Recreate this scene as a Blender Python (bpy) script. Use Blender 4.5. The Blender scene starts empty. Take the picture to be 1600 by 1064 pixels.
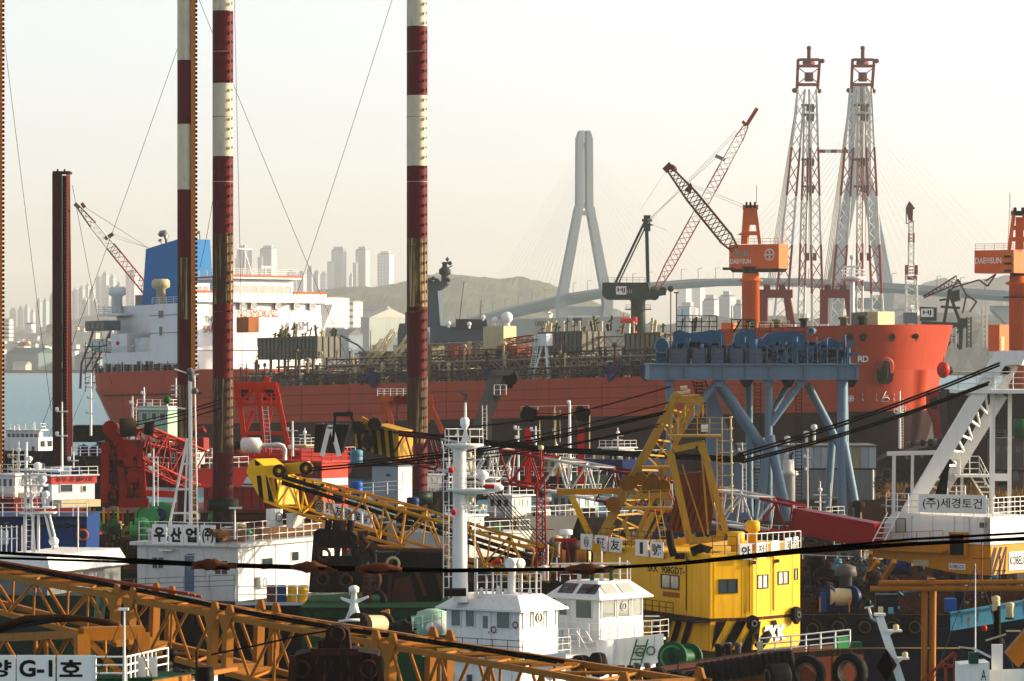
import bpy, math, random
from mathutils import Vector as V, Matrix, Quaternion
random.seed(7)
R=math.radians
SC=bpy.context.scene
COL=SC.collection
# camera, sky, sun, exposure
F=6500.0
H=21.0
UC, VH=800.0, 545.0
cam=bpy.data.objects.new('camera', bpy.data.cameras.new('camera'))
COL.objects.link(cam)
cam.location=(0, 0, H);cam.rotation_euler=(R(90), 0, 0)
cam.data.sensor_width=36;cam.data.lens=36*F/1600
cam.data.shift_y=(VH-532)/1600
cam.data.clip_start=1;cam.data.clip_end=20000
SC.camera=cam
SUN_AZ, SUN_EL=13.0, 15.0
W=bpy.data.worlds.new('World');SC.world=W;W.use_nodes=True
nt=W.node_tree
sky=nt.nodes.new('ShaderNodeTexSky');sky.sky_type='NISHITA';sky.sun_disc=False
sky.sun_elevation=R(SUN_EL);sky.sun_rotation=R(90-SUN_AZ)
sky.air_density=0.54;sky.dust_density=1.85;sky.ozone_density=0.0;sky.altitude=0
bg=nt.nodes['Background'];bg.inputs['Strength'].default_value=0.15
hs=nt.nodes.new('ShaderNodeHueSaturation');hs.inputs['Saturation'].default_value=0.52
wm=nt.nodes.new('ShaderNodeMix');wm.data_type='RGBA';wm.blend_type='MULTIPLY';wm.inputs['Factor'].default_value=1;wm.inputs['B'].default_value=(1.05, 1.0, 0.95, 1)
nt.links.new(sky.outputs[0], hs.inputs['Color']);nt.links.new(hs.outputs[0], wm.inputs['A']);nt.links.new(wm.outputs['Result'], bg.inputs['Color'])
sd=V((math.cos(R(SUN_AZ))*math.cos(R(SUN_EL)), math.sin(R(SUN_AZ))*math.cos(R(SUN_EL)), math.sin(R(SUN_EL))))
sun=bpy.data.objects.new('sun', bpy.data.lights.new('sun', 'SUN'));COL.objects.link(sun)
sun.data.energy=4.3;sun.data.angle=R(0.5);sun.data.color=(1.0, 0.80, 0.52)
sun.rotation_euler=sd.to_track_quat('Z', 'Y').to_euler()
SC.view_settings.view_transform='Standard';SC.view_settings.look='None'
SC.view_settings.exposure=1.0;SC.view_settings.gamma=1.0;SC.view_settings.use_curve_mapping=False
SC.render.engine='CYCLES'
cy=SC.cycles
cy.max_bounces=6;cy.diffuse_bounces=1;cy.glossy_bounces=2;cy.transmission_bounces=3;cy.volume_bounces=0
cy.transparent_max_bounces=6;cy.use_denoising=True;cy.caustics_reflective=False;cy.caustics_refractive=False
cy.sample_clamp_indirect=4.0;cy.sample_clamp_direct=0
# helpers
def P(u, v, Y):return V(((u-UC)*Y/F, Y, H-(v-VH)*Y/F))
def S(Y):return F/Y
UP=V((0, 0, 1))
_mats={}
RUST=(0.16, 0.055, 0.02)
def mat(col, rough=0.5, metal=0.0, var=0.18, rust=0.0, dirt=0.15, scale=0.9, streak=True, rcol=RUST, bump=0.0, spec=0.11, zs=0.35):
 """A painted or bare surface: slow colour variation, dirt streaks and rust patches that belong to the surface."""
 key=(tuple(col), rough, metal, var, rust, dirt, scale, streak, tuple(rcol), bump, spec, zs)
 if key in _mats:return _mats[key]
 m=bpy.data.materials.new('paint');m.use_nodes=True
 n=m.node_tree;L=n.links.new;N=n.nodes.new
 b=n.nodes['Principled BSDF']
 b.inputs['Roughness'].default_value=rough;b.inputs['Metallic'].default_value=metal
 b.inputs['Specular IOR Level'].default_value=spec
 g=N('ShaderNodeNewGeometry')
 n1=N('ShaderNodeTexNoise');n1.inputs['Scale'].default_value=scale;n1.inputs['Detail'].default_value=5
 L(g.outputs['Position'], n1.inputs['Vector'])
 mp=N('ShaderNodeMapping');mp.inputs['Scale'].default_value=(2.6, 2.6, zs)if streak else(1, 1, 1)
 L(g.outputs['Position'], mp.inputs['Vector'])
 n2=N('ShaderNodeTexNoise');n2.inputs['Scale'].default_value=scale*1.1;n2.inputs['Detail'].default_value=7;n2.inputs['Roughness'].default_value=0.65
 L(mp.outputs[0], n2.inputs['Vector'])
 c=V([x**(1.6-0.5*min(1, max(0, (max(col[:3])-.35)/.35))*min(1, max(0, (min(col[:3])-.3)/.3)))for x in col[:3]])
 mr=N('ShaderNodeMix');mr.data_type='RGBA'
 mr.inputs['A'].default_value=(*(c*(1-var)), 1);mr.inputs['B'].default_value=(*[min(1, x*(1+var))for x in c], 1)
 L(n1.outputs['Fac'], mr.inputs['Factor'])
 out=mr.outputs['Result']
 if dirt>0:
  r1=N('ShaderNodeMapRange');r1.inputs['From Min'].default_value=0.52;r1.inputs['From Max'].default_value=0.72
  r1.inputs['To Max'].default_value=min(1, dirt*2.5);L(n2.outputs['Fac'], r1.inputs['Value'])
  md=N('ShaderNodeMix');md.data_type='RGBA'
  L(r1.outputs[0], md.inputs['Factor']);L(out, md.inputs['A'])
  gr=(c.x+c.y+c.z)/3
  md.inputs['B'].default_value=(c.x*0.35+gr*0.12, c.y*0.32+gr*0.1, c.z*0.3+gr*0.07, 1)
  out=md.outputs['Result']
 if rust>0:
  n3=N('ShaderNodeTexNoise');n3.inputs['Scale'].default_value=scale*1.9;n3.inputs['Detail'].default_value=9;n3.inputs['Roughness'].default_value=0.7
  L(mp.outputs[0], n3.inputs['Vector'])
  r2=N('ShaderNodeMapRange');lo=0.72-0.4*rust
  r2.inputs['From Min'].default_value=lo;r2.inputs['From Max'].default_value=lo+0.08;L(n3.outputs['Fac'], r2.inputs['Value'])
  mu=N('ShaderNodeMix');mu.data_type='RGBA'
  L(r2.outputs[0], mu.inputs['Factor']);L(out, mu.inputs['A']);mu.inputs['B'].default_value=(*rcol, 1)
  out=mu.outputs['Result']
 L(out, b.inputs['Base Color'])
 if bump>0:
  bp=N('ShaderNodeBump');bp.inputs['Strength'].default_value=bump;bp.inputs['Distance'].default_value=0.05
  L(n2.outputs['Fac'], bp.inputs['Height']);L(bp.outputs[0], b.inputs['Normal'])
 _mats[key]=m
 return m
def glassmat(col=(0.02, 0.03, 0.035), rough=0.08):
 key=('glass', col, rough)
 if key in _mats:return _mats[key]
 m=bpy.data.materials.new('glass');m.use_nodes=True;b=m.node_tree.nodes['Principled BSDF']
 b.inputs['Base Color'].default_value=(*col, 1);b.inputs['Roughness'].default_value=rough;b.inputs['Specular IOR Level'].default_value=0.8
 _mats[key]=m;return m
WHITE=mat((0.74, 0.73, 0.70), 0.45, var=0.06, dirt=0.14, rust=0.2, zs=.15)
WHITE2=mat((0.62, 0.62, 0.60), 0.5, var=0.08, dirt=0.22, rust=0.3)
WCLEAN=mat((0.78, 0.77, 0.74), 0.4, var=0.04, dirt=0.05)
CREAM=mat((0.62, 0.55, 0.38), 0.5, var=0.12, dirt=0.2, rust=0.2)
BLACK=mat((0.016, 0.015, 0.014), 0.7, var=0.3, dirt=0, spec=.05)
ROPE=mat((0.012, 0.012, 0.012), 0.9, var=0.2, dirt=0, spec=0)
RUBBER=mat((0.018, 0.017, 0.016), 0.75, var=0.4, dirt=0.1, bump=0.5, scale=4)
GREY=mat((0.22, 0.22, 0.22), 0.55, var=0.15, dirt=0.2, rust=0.2)
STEEL=mat((0.33, 0.33, 0.32), 0.45, 0.3, var=0.12, dirt=0.2, rust=0.15)
DARKST=mat((0.05, 0.048, 0.045), 0.6, var=0.3, dirt=0.2, rust=0.3, spec=.08)
RUSTY=mat((0.11, 0.045, 0.02), 0.8, var=0.4, dirt=0.3, rust=0.4, rcol=(0.06, 0.025, 0.014), bump=0.4, scale=2)
DKRUST=mat((0.05, 0.025, 0.015), 0.9, var=0.4, dirt=0.2, rust=0.45, rcol=(0.06, 0.024, 0.012), bump=0.4, scale=2)
YELLOW=mat((0.80, 0.54, 0.012), 0.42, var=0.08, dirt=0.10, rust=0.12, scale=1.2)
YELBOOM=mat((0.62, 0.36, 0.016), 0.45, var=0.12, dirt=0.2, rust=0.22, scale=2)
TANYEL=mat((0.52, 0.37, 0.10), 0.5, var=0.14, dirt=0.3, rust=0.25, scale=1.5)
ORANGE=mat((0.60, 0.19, 0.012), 0.5, var=0.14, dirt=0.2, rust=0.2, scale=2)
DKORANGE=mat((0.42, 0.12, 0.012), 0.5, var=0.14, dirt=0.2, rust=0.2, scale=2)
CRORANGE=mat((0.72, 0.25, 0.05), 0.5, var=0.10, dirt=0.15, rust=0.08)
RED=mat((0.60, 0.035, 0.012), 0.45, var=0.12, dirt=0.15, rust=0.08, scale=1.5)
DKRED=mat((0.26, 0.022, 0.014), 0.55, var=0.25, dirt=0.25, rust=0.25, scale=1.5)
CRIMSON=mat((0.42, 0.012, 0.018), 0.4, var=0.08, dirt=0.1, rust=0.05)
MAROON=mat((0.22, 0.014, 0.035), 0.6, var=0.15, dirt=0.25, rust=0.12, scale=1.2)
MAROONR=mat((0.19, 0.02, 0.034), 0.65, var=0.25, dirt=0.35, rust=0.42, scale=0.9, rcol=(0.085, 0.032, 0.016), zs=0.07)
CREAMP=mat((0.66, 0.61, 0.48), 0.6, var=0.10, dirt=0.25, rust=0.14, scale=1.2, rcol=(0.10, 0.05, 0.02))
CREAMR=mat((0.54, 0.43, 0.26), 0.65, var=0.2, dirt=0.5, rust=0.8, scale=0.75, rcol=(0.045, 0.020, 0.010), zs=0.07)
GREEN=mat((0.025, 0.20, 0.08), 0.5, var=0.15, dirt=0.2, rust=0.15)
LTGREEN=mat((0.14, 0.48, 0.22), 0.5, var=0.12, dirt=0.15, rust=0.1)
PALEGRN=mat((0.42, 0.60, 0.47), 0.5, var=0.08, dirt=0.15, rust=0.1)
DKGREEN=mat((0.012, 0.075, 0.05), 0.5, var=0.2, dirt=0.2)
TEAL=mat((0.03, 0.16, 0.14), 0.5, var=0.12, dirt=0.2)
BLUE=mat((0.012, 0.075, 0.22), 0.5, var=0.15, dirt=0.2, rust=0.1)
DKBLUE=mat((0.006, 0.03, 0.075), 0.5, var=0.25, dirt=0.2, rust=0.15)
BRBLUE=mat((0.02, 0.19, 0.48), 0.45, var=0.1, dirt=0.15)
LTBLUE=mat((0.13, 0.38, 0.5), 0.5, var=0.2, dirt=0.4, rust=0.4)
GANBLUE=mat((0.26, 0.355, 0.43), 0.5, var=0.08, dirt=0.12, rust=0.06)
GANDARK=mat((0.09, 0.22, 0.33), 0.5, var=0.15, dirt=0.2, rust=0.08)
WOOD=mat((0.23, 0.14, 0.07), 0.8, var=0.3, dirt=0.2)
GLASS=glassmat();GLASS2=glassmat((0.09, 0.11, 0.10), 0.12);GLASSL=glassmat((0.35, 0.38, 0.33), 0.2)
LETTER=mat((0.012, 0.012, 0.013), 0.5, var=0, dirt=0)
LETRED=mat((0.55, 0.05, 0.03), 0.5, var=0, dirt=0)
LETWHT=mat((0.75, 0.74, 0.70), 0.5, var=0, dirt=0)
def rloc(o):
 while o is not None and o.parent is not None:o=o.parent
 return V((0, 0, 0))if o is None else o.location.copy()
def frame(d, up=UP):
 z=d.normalized();x=up.cross(z)
 if x.length<1e-4:x=V((1, 0, 0))
 x.normalize();return x, z.cross(x), z
class MB:
 """Collects shapes in world coordinates (through xf); build() links them as ONE mesh object."""
 def __init__(s, xf=None):s.v=[];s.f=[];s.sm=[];s.mi=[];s.k=0;s.xf=xf
 def add(s, vs, fs, smooth=False):
  o=len(s.v)
  if s.xf is not None:vs=[s.xf@V(p)for p in vs]
  s.v+=[tuple(p)for p in vs]
  for f in fs:s.f.append([o+i for i in f]);s.sm.append(smooth);s.mi.append(s.k)
  return s
 def hexa(s, p):
  return s.add(p, [(3, 2, 1, 0), (4, 5, 6, 7), (0, 1, 5, 4), (1, 2, 6, 5), (2, 3, 7, 6), (3, 0, 4, 7)])
 def box(s, c, d, rz=0.0):
  c=V(c);x, y, z=d[0]/2, d[1]/2, d[2]/2;q=Matrix.Rotation(rz, 3, 'Z')
  return s.hexa([c+q@V(p)for p in((-x, -y, -z), (x, -y, -z), (x, y, -z), (-x, y, -z), (-x, -y, z), (x, -y, z), (x, y, z), (-x, y, z))])
 def bar(s, a, b, w, h=None, up=UP):
  a, b=V(a), V(b);h=w if h is None else h
  x, y, z=frame(b-a, up);x=x*(w/2);y=y*(h/2)
  return s.hexa([a-x-y, a+x-y, a+x+y, a-x+y, b-x-y, b+x-y, b+x+y, b-x+y])
 def tube(s, a, b, r, n=6, r2=None, cap=True):
  a, b=V(a), V(b);r2=r if r2 is None else r2
  x, y, z=frame(b-a)
  A=[a+(x*math.cos(t)+y*math.sin(t))*r for t in[2*math.pi*i/n for i in range(n)]]
  B=[b+(x*math.cos(t)+y*math.sin(t))*r2 for t in[2*math.pi*i/n for i in range(n)]]
  s.add(A+B, [(i, (i+1)%n, n+(i+1)%n, n+i)for i in range(n)], True)
  if cap:s.add(A, [tuple(range(n))[::-1]]);s.add(B, [tuple(range(n))])
  return s
 def path(s, pts, r, n=5, closed=False):
  pts=[V(p)for p in pts];m=len(pts);vs=[]
  for i, p in enumerate(pts):
   d=(pts[(i+1)%m]-pts[i-1])if closed else(pts[min(i+1, m-1)]-pts[max(i-1, 0)])
   x, y, z=frame(d)
   vs+=[p+(x*math.cos(2*math.pi*j/n)+y*math.sin(2*math.pi*j/n))*r for j in range(n)]
  fs=[]
  for i in range(m if closed else m-1):
   k=(i+1)%m
   fs+=[(i*n+j, i*n+(j+1)%n, k*n+(j+1)%n, k*n+j)for j in range(n)]
  if not closed:fs+=[tuple(range(n))[::-1], tuple(range((m-1)*n, m*n))]
  return s.add(vs, fs, True)
 def prism(s, pts, d):
  pts=[V(p)for p in pts];d=V(d);n=len(pts)
  nrm=V((0, 0, 0))
  for i in range(n):nrm+=pts[i].cross(pts[(i+1)%n])
  if nrm.dot(d)>0:pts=pts[::-1]
  q=[p+d for p in pts]
  s.add(pts+q, [tuple(range(n)), tuple(range(2*n-1, n-1, -1))]+[((i+1)%n, i, n+i, n+(i+1)%n)for i in range(n)])
  return s
 def lathe(s, base, prof, n=12, axis=UP, smooth=True):
  base=V(base);x, y, z=frame(V(axis), V((0, 1, 0.01))if abs(V(axis).normalized().z)>0.9 else UP);vs=[]
  for r, h in prof:vs+=[base+z*h+(x*math.cos(2*math.pi*j/n)+y*math.sin(2*math.pi*j/n))*r for j in range(n)]
  fs=[]
  for i in range(len(prof)-1):fs+=[(i*n+j, i*n+(j+1)%n, (i+1)*n+(j+1)%n, (i+1)*n+j)for j in range(n)]
  fs+=[tuple(range(n))[::-1], tuple(range((len(prof)-1)*n, len(prof)*n))]
  return s.add(vs, fs, smooth)
 def ball(s, c, r, n=10, m=6, sc=(1, 1, 1)):
  c=V(c);vs=[c+V((0, 0, -r*sc[2]))]
  for i in range(1, m):
   a=-math.pi/2+math.pi*i/m
   vs+=[c+V((math.cos(a)*math.cos(2*math.pi*j/n)*r*sc[0], math.cos(a)*math.sin(2*math.pi*j/n)*r*sc[1], math.sin(a)*r*sc[2]))for j in range(n)]
  vs.append(c+V((0, 0, r*sc[2])));fs=[(0, 1+(j+1)%n, 1+j)for j in range(n)]
  for i in range(m-2):fs+=[(1+i*n+j, 1+i*n+(j+1)%n, 1+(i+1)*n+(j+1)%n, 1+(i+1)*n+j)for j in range(n)]
  e=len(vs)-1;fs+=[(e, e-n+j, e-n+(j+1)%n)for j in range(n)]
  return s.add(vs, fs, True)
 def torus(s, c, R_, r, axis, n=18, m=8):
  c=V(c);x, y, z=frame(V(axis));vs=[]
  for i in range(n):
   a=2*math.pi*i/n;d=x*math.cos(a)+y*math.sin(a)
   vs+=[c+d*(R_+r*math.cos(2*math.pi*j/m))+z*(r*math.sin(2*math.pi*j/m))for j in range(m)]
  return s.add(vs, [(i*m+j, ((i+1)%n)*m+j, ((i+1)%n)*m+(j+1)%m, i*m+(j+1)%m)for i in range(n)for j in range(m)], True)
 def pp(s, pts, Y, depth):return s.prism([P(u, v, Y)for u, v in pts], (0, depth, 0))
 def pbox(s, u0, v0, u1, v1, Y, depth):return s.pp([(u0, v0), (u1, v0), (u1, v1), (u0, v1)], Y, depth)
 def build(s, name, m, parent=None, kind=None, loc=None):
  me=bpy.data.meshes.new(name)
  rl=rloc(parent)if parent else V(loc)if loc is not None else V((0, 0, 0))
  me.from_pydata([(p[0]-rl.x, p[1]-rl.y, p[2]-rl.z)for p in s.v], [], s.f)
  me.polygons.foreach_set('use_smooth', s.sm)
  ms=m if isinstance(m, (list, tuple))else[m]
  for q in ms:me.materials.append(q)
  if len(ms)>1:me.polygons.foreach_set('material_index', s.mi)
  me.update()
  o=bpy.data.objects.new(name, me);COL.objects.link(o)
  if parent:o.parent=parent
  elif loc is not None:o.location=loc
  if kind:o['kind']=kind
  return o
def T(name, label, cat, loc, group=None):
 o=bpy.data.objects.new(name, None);COL.objects.link(o);o.location=V(loc);o.empty_display_size=0.5
 o['label']=label;o['category']=cat
 if group:o['group']=group
 return o
def tag(o, label, cat, group=None):
 o['label']=label;o['category']=cat
 if group:o['group']=group
 return o
_unit={}
def Bar(parent, name, a, b, r, m, n=6, sq=False, r2=None):
 """One straight member as an object of its own; alike members share one unit mesh."""
 key=(m.name, n, sq)
 if key not in _unit:
  q=MB()
  if sq:q.hexa([V(p)for p in((-1, -1, 0), (1, -1, 0), (1, 1, 0), (-1, 1, 0), (-1, -1, 1), (1, -1, 1), (1, 1, 1), (-1, 1, 1))])
  else:q.tube((0, 0, 0), (0, 0, 1), 1, n)
  me=bpy.data.meshes.new('member');me.from_pydata(q.v, [], q.f);me.polygons.foreach_set('use_smooth', q.sm);me.materials.append(m);_unit[key]=me
 a, b=V(a), V(b);x, y, z=frame(b-a)
 o=bpy.data.objects.new(name, _unit[key]);COL.objects.link(o);o.parent=parent
 rl=rloc(parent);r2=r if r2 is None else r2
 o.rotation_mode='QUATERNION'
 o.rotation_quaternion=Matrix((x, y, z)).transposed().to_quaternion()
 o.location=a-rl;o.scale=(r, r2, (b-a).length)
 return o
def copy_tree(o, parent=None, delta=None):
 c=o.copy();COL.objects.link(c)
 if parent:c.parent=parent
 if delta is not None:c.location=o.location+V(delta)
 for ch in list(o.children):copy_tree(ch, c)
 return c
class Face:
 """A flat wall: o lower left corner seen from outside, ux along it, up; n points outwards."""
 def __init__(s, o, ux, up=UP):s.o=V(o);s.ux=V(ux).normalized();s.up=V(up).normalized();s.n=s.ux.cross(s.up).normalized()
 def pt(s, a, b, d=0.0):return s.o+s.ux*a+s.up*b+s.n*d
def slab(mb, f, a0, b0, a1, b1, d0, d1):
 return mb.hexa([f.pt(a0, b0, d1), f.pt(a1, b0, d1), f.pt(a1, b0, d0), f.pt(a0, b0, d0), f.pt(a0, b1, d1), f.pt(a1, b1, d1), f.pt(a1, b1, d0), f.pt(a0, b1, d0)])
def window(parent, f, a0, b0, w, h, fm=None, gm=None, t=0.06, mull=0, name='window', bars=0):
 """A frame standing proud of the wall with a pane set back in it."""
 fm=fm or WHITE;q=MB();d=0.05
 slab(q, f, a0-t, b0-t, a0, b0+h+t, -0.02, d);slab(q, f, a0+w, b0-t, a0+w+t, b0+h+t, -0.02, d)
 slab(q, f, a0, b0-t, a0+w, b0, -0.02, d);slab(q, f, a0, b0+h, a0+w, b0+h+t, -0.02, d)
 for i in range(mull):
  c=a0+w*(i+1)/(mull+1);slab(q, f, c-t/2, b0, c+t/2, b0+h, -0.02, d-0.01)
 fr=q.build(name, fm, parent)
 slab(MB(), f, a0, b0, a0+w, b0+h, 0.004, 0.012).build('pane', gm or GLASS, fr)
 return fr
def door(parent, f, a0, b0, w, h, m, win=True):
 d=slab(MB(), f, a0, b0, a0+w, b0+h, -0.02, 0.05).build('door', m, parent)
 if win:slab(MB(), f, a0+w*0.25, b0+h*0.55, a0+w*0.75, b0+h*0.88, 0.052, 0.06).build('pane', GLASS2, d)
 slab(MB(), f, a0+w*0.82, b0+h*0.42, a0+w*0.9, b0+h*0.47, 0.052, 0.1).build('handle', STEEL, d)
 return d
_txt={}
def text(parent, f, s, a0, b0, w, h, m, name='lettering', d=0.012, bold=0.0, stretch=True):
 if(s, bold)not in _txt:
  c=bpy.data.curves.new('t', 'FONT');c.body=s;c.resolution_u=3;c.offset=bold
  o=bpy.data.objects.new('t', c);COL.objects.link(o)
  me=bpy.data.meshes.new_from_object(o.evaluated_get(bpy.context.evaluated_depsgraph_get()))
  vs=[tuple(v.co)for v in me.vertices];fs=[tuple(p.vertices)for p in me.polygons]
  bpy.data.objects.remove(o);bpy.data.curves.remove(c);bpy.data.meshes.remove(me);_txt[(s, bold)]=(vs, fs)
 vs, fs=_txt[(s, bold)]
 x0, x1=min(p[0]for p in vs), max(p[0]for p in vs);y0, y1=min(p[1]for p in vs), max(p[1]for p in vs)
 kx, ky=w/(x1-x0), h/(y1-y0)
 return MB().add([f.pt(a0+(p[0]-x0)*kx, b0+(p[1]-y0)*ky, d)for p in vs], fs).build(name, m, parent)
def signboard(parent, f, a0, b0, w, h, s=None, m=None, lm=None, name='sign_board', pad=0.14, bold=0.02):
 o=slab(MB(), f, a0, b0, a0+w, b0+h, -0.03, 0.0).build(name, m or WCLEAN, parent)
 if s:text(o, f, s, a0+w*pad, b0+h*pad, w*(1-2*pad), h*(1-2*pad), lm or LETTER, bold=bold)
 return o
def railing(parent, pts, h=1.0, m=None, r=0.025, rails=3, step=1.5, name='railing', toe=False):
 """One run of handrail: posts along a polyline of deck points and horizontal rails."""
 q=MB();pts=[V(p)for p in pts]
 for a, b in zip(pts, pts[1:]):
  n=max(1, round((b-a).length/step))
  for i in range(n+1):p=a.lerp(b, i/n);q.tube(p, p+UP*h, r, 5)
  for k in range(rails):z=UP*(h*(k+1)/rails);q.tube(a+z, b+z, r*0.85, 5)
 return q.build(name, m or WHITE, parent)
def ladder(parent, a, b, w=0.45, m=None, r=0.025, side=V((1, 0, 0)), step=0.35, name='ladder'):
 q=MB();a, b=V(a), V(b);s=V(side).normalized()*(w/2)
 q.tube(a-s, b-s, r, 5);q.tube(a+s, b+s, r, 5);n=max(2, int((b-a).length/step))
 for i in range(1, n):p=a.lerp(b, i/n);q.tube(p-s, p+s, r*0.8, 4)
 return q.build(name, m or WHITE, parent)
def lattice(q, a, b, w0, h0, w1, h1, n, rc, rl, up=UP, chords=True, cross=False, sides=(0, 1, 2, 3)):
 """A four chord lattice from a to b added to the builder q."""
 a, b=V(a), V(b);x, y, z=frame(b-a, up)
 def cor(t):
  c=a.lerp(b, t);w=(w0+(w1-w0)*t)/2;h=(h0+(h1-h0)*t)/2
  return[c-x*w-y*h, c+x*w-y*h, c+x*w+y*h, c-x*w+y*h]
 C=[cor(i/n)for i in range(n+1)]
 if chords:
  for k in range(4):q.tube(C[0][k], C[n][k], rc, 5)
 for i in range(n):
  for k in sides:
   j=(k+1)%4
   if(i+k)%2:q.tube(C[i][k], C[i+1][j], rl, 4, cap=False)
   else:q.tube(C[i][j], C[i+1][k], rl, 4, cap=False)
   if cross:q.tube(C[i][k], C[i][j], rl, 4, cap=False)
 return q
def lattice_parts(parent, a, b, w0, h0, w1, h1, n, rc, rl, m, up=UP, name='lacing', chord='chord', sq=False):
 """The same lattice with every chord and lacing bar an object of its own."""
 a, b=V(a), V(b);x, y, z=frame(b-a, up)
 def cor(t):
  c=a.lerp(b, t);w=(w0+(w1-w0)*t)/2;h=(h0+(h1-h0)*t)/2
  return[c-x*w-y*h, c+x*w-y*h, c+x*w+y*h, c-x*w+y*h]
 C=[cor(i/n)for i in range(n+1)]
 for k in range(4):Bar(parent, chord, C[0][k], C[n][k], rc, m, 8, sq)
 for i in range(n):
  for k in range(4):
   j=(k+1)%4
   if(i+k)%2:Bar(parent, name, C[i][k], C[i+1][j], rl, m)
   else:Bar(parent, name, C[i][j], C[i+1][k], rl, m)
   if i%2==0 and k in(1, 3):Bar(parent, name, C[i][k], C[i][j], rl*0.9, m)
 return C
class Block:
 """A block seen on its near vertical edge: left face from u0 to um, right face from um to u1 (photo pixels) at distance Y."""
 def __init__(s, u0, um, u1, vt, vb, Y, th=38.0):
  k=S(Y);t=R(th);s.Y=Y;s.k=k
  s.base=P(um, vb, Y);s.h=(vb-vt)/k
  s.L=(um-u0)/k/math.cos(t);s.W=(u1-um)/k/math.sin(t)
  s.lx=V((math.cos(t), -math.sin(t), 0));s.rx=V((math.sin(t), math.cos(t), 0))
  s.left=Face(s.base-s.lx*s.L, s.lx);s.right=Face(s.base, s.rx)
  s.ct, s.st=math.cos(t), math.sin(t)
  s.u0, s.um, s.vb=u0, um, vb
 def plan(s, o=0.0, z=0.0, ol=None, or_=None):
  """Corners (back-left, near, right, far) grown by o, raised by z."""
  n=s.base+UP*z
  return[n-s.lx*(s.L+o)-s.rx*o, n+s.lx*o-s.rx*o, n+s.lx*o+s.rx*(s.W+o), n-s.lx*(s.L+o)+s.rx*(s.W+o)]
 def body(s, z0=0.0, z1=None, o=0.0, o2=None, mb=None):
  z1=s.h if z1 is None else z1;o2=o if o2 is None else o2
  return(mb or MB()).hexa(s.plan(o, z0)+s.plan(o2, z1))
 def la(s, u):return(u-s.u0)/s.k/s.ct
 def ra(s, u):return(u-s.um)/s.k/s.st
 def b(s, v):return(s.vb-v)/s.k
 def winL(s, parent, u0, v0, u1, v1, **k):return window(parent, s.left, s.la(u0), s.b(v1), s.la(u1)-s.la(u0), (v1-v0)/s.k, **k)
 def winR(s, parent, u0, v0, u1, v1, **k):return window(parent, s.right, s.ra(u0), s.b(v1), s.ra(u1)-s.ra(u0), (v1-v0)/s.k, **k)
 # water, land, hills
def watermat():
 m=bpy.data.materials.new('water');m.use_nodes=True;n=m.node_tree;L=n.links.new;N=n.nodes.new
 b=n.nodes['Principled BSDF'];b.inputs['Base Color'].default_value=(0.035, 0.16, 0.21, 1);b.inputs['Roughness'].default_value=0.3
 b.inputs['Specular IOR Level'].default_value=0.16
 g=N('ShaderNodeNewGeometry');mp=N('ShaderNodeMapping');mp.inputs['Scale'].default_value=(0.5, 0.16, 1)
 L(g.outputs['Position'], mp.inputs['Vector'])
 a=N('ShaderNodeTexNoise');a.inputs['Scale'].default_value=0.9;a.inputs['Detail'].default_value=6;a.inputs['Roughness'].default_value=0.6
 L(mp.outputs[0], a.inputs['Vector'])
 bp=N('ShaderNodeBump');bp.inputs['Strength'].default_value=1.0;bp.inputs['Distance'].default_value=1.1
 L(a.outputs['Fac'], bp.inputs['Height']);L(bp.outputs[0], b.inputs['Normal'])
 return m
o=MB().add([(-7000, -60, 0), (7000, -60, 0), (7000, 9800, 0), (-7000, 9800, 0)], [(0, 1, 2, 3)]).build('water', watermat());o['kind']='structure'
LAND=mat((0.16, 0.14, 0.11), 0.9, var=0.3, dirt=0.3, scale=0.06, streak=False)
CONC=mat((0.27, 0.26, 0.24), 0.85, var=0.2, dirt=0.35, rust=0.15, scale=0.35, spec=0)
def land(name, pts, z, m=LAND, z0=-0.9):
 o=MB().prism([V((x, y, z))for x, y in pts], (0, 0, z0-z)).build(name, m);o['kind']='structure';return o
land('far_shore', [(-2600, 3690), (-60, 3690), (-60, 3500), (500, 3300), (900, 3150), (2600, 3100), (2600, 9750), (-2600, 9750)], 2.6)
land('shipyard_quay', [(-60, 775), (10, 722), (62, 672), (90, 640), (140, 585), (420, 585), (420, 1150), (60, 1150), (-60, 1000)], 3.0, CONC)
land('near_quay', [(30, 470), (44, 462), (260, 462), (260, 566), (30, 566)], 2.9, mat((0.07, 0.045, 0.035), 0.9, var=0.4, dirt=0.4, scale=0.4, spec=0))
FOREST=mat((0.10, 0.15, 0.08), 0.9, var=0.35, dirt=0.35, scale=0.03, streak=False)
FARBLUE=mat((0.13, 0.16, 0.15), 0.9, var=0.3, dirt=0.2, scale=0.006, streak=False)
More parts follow.
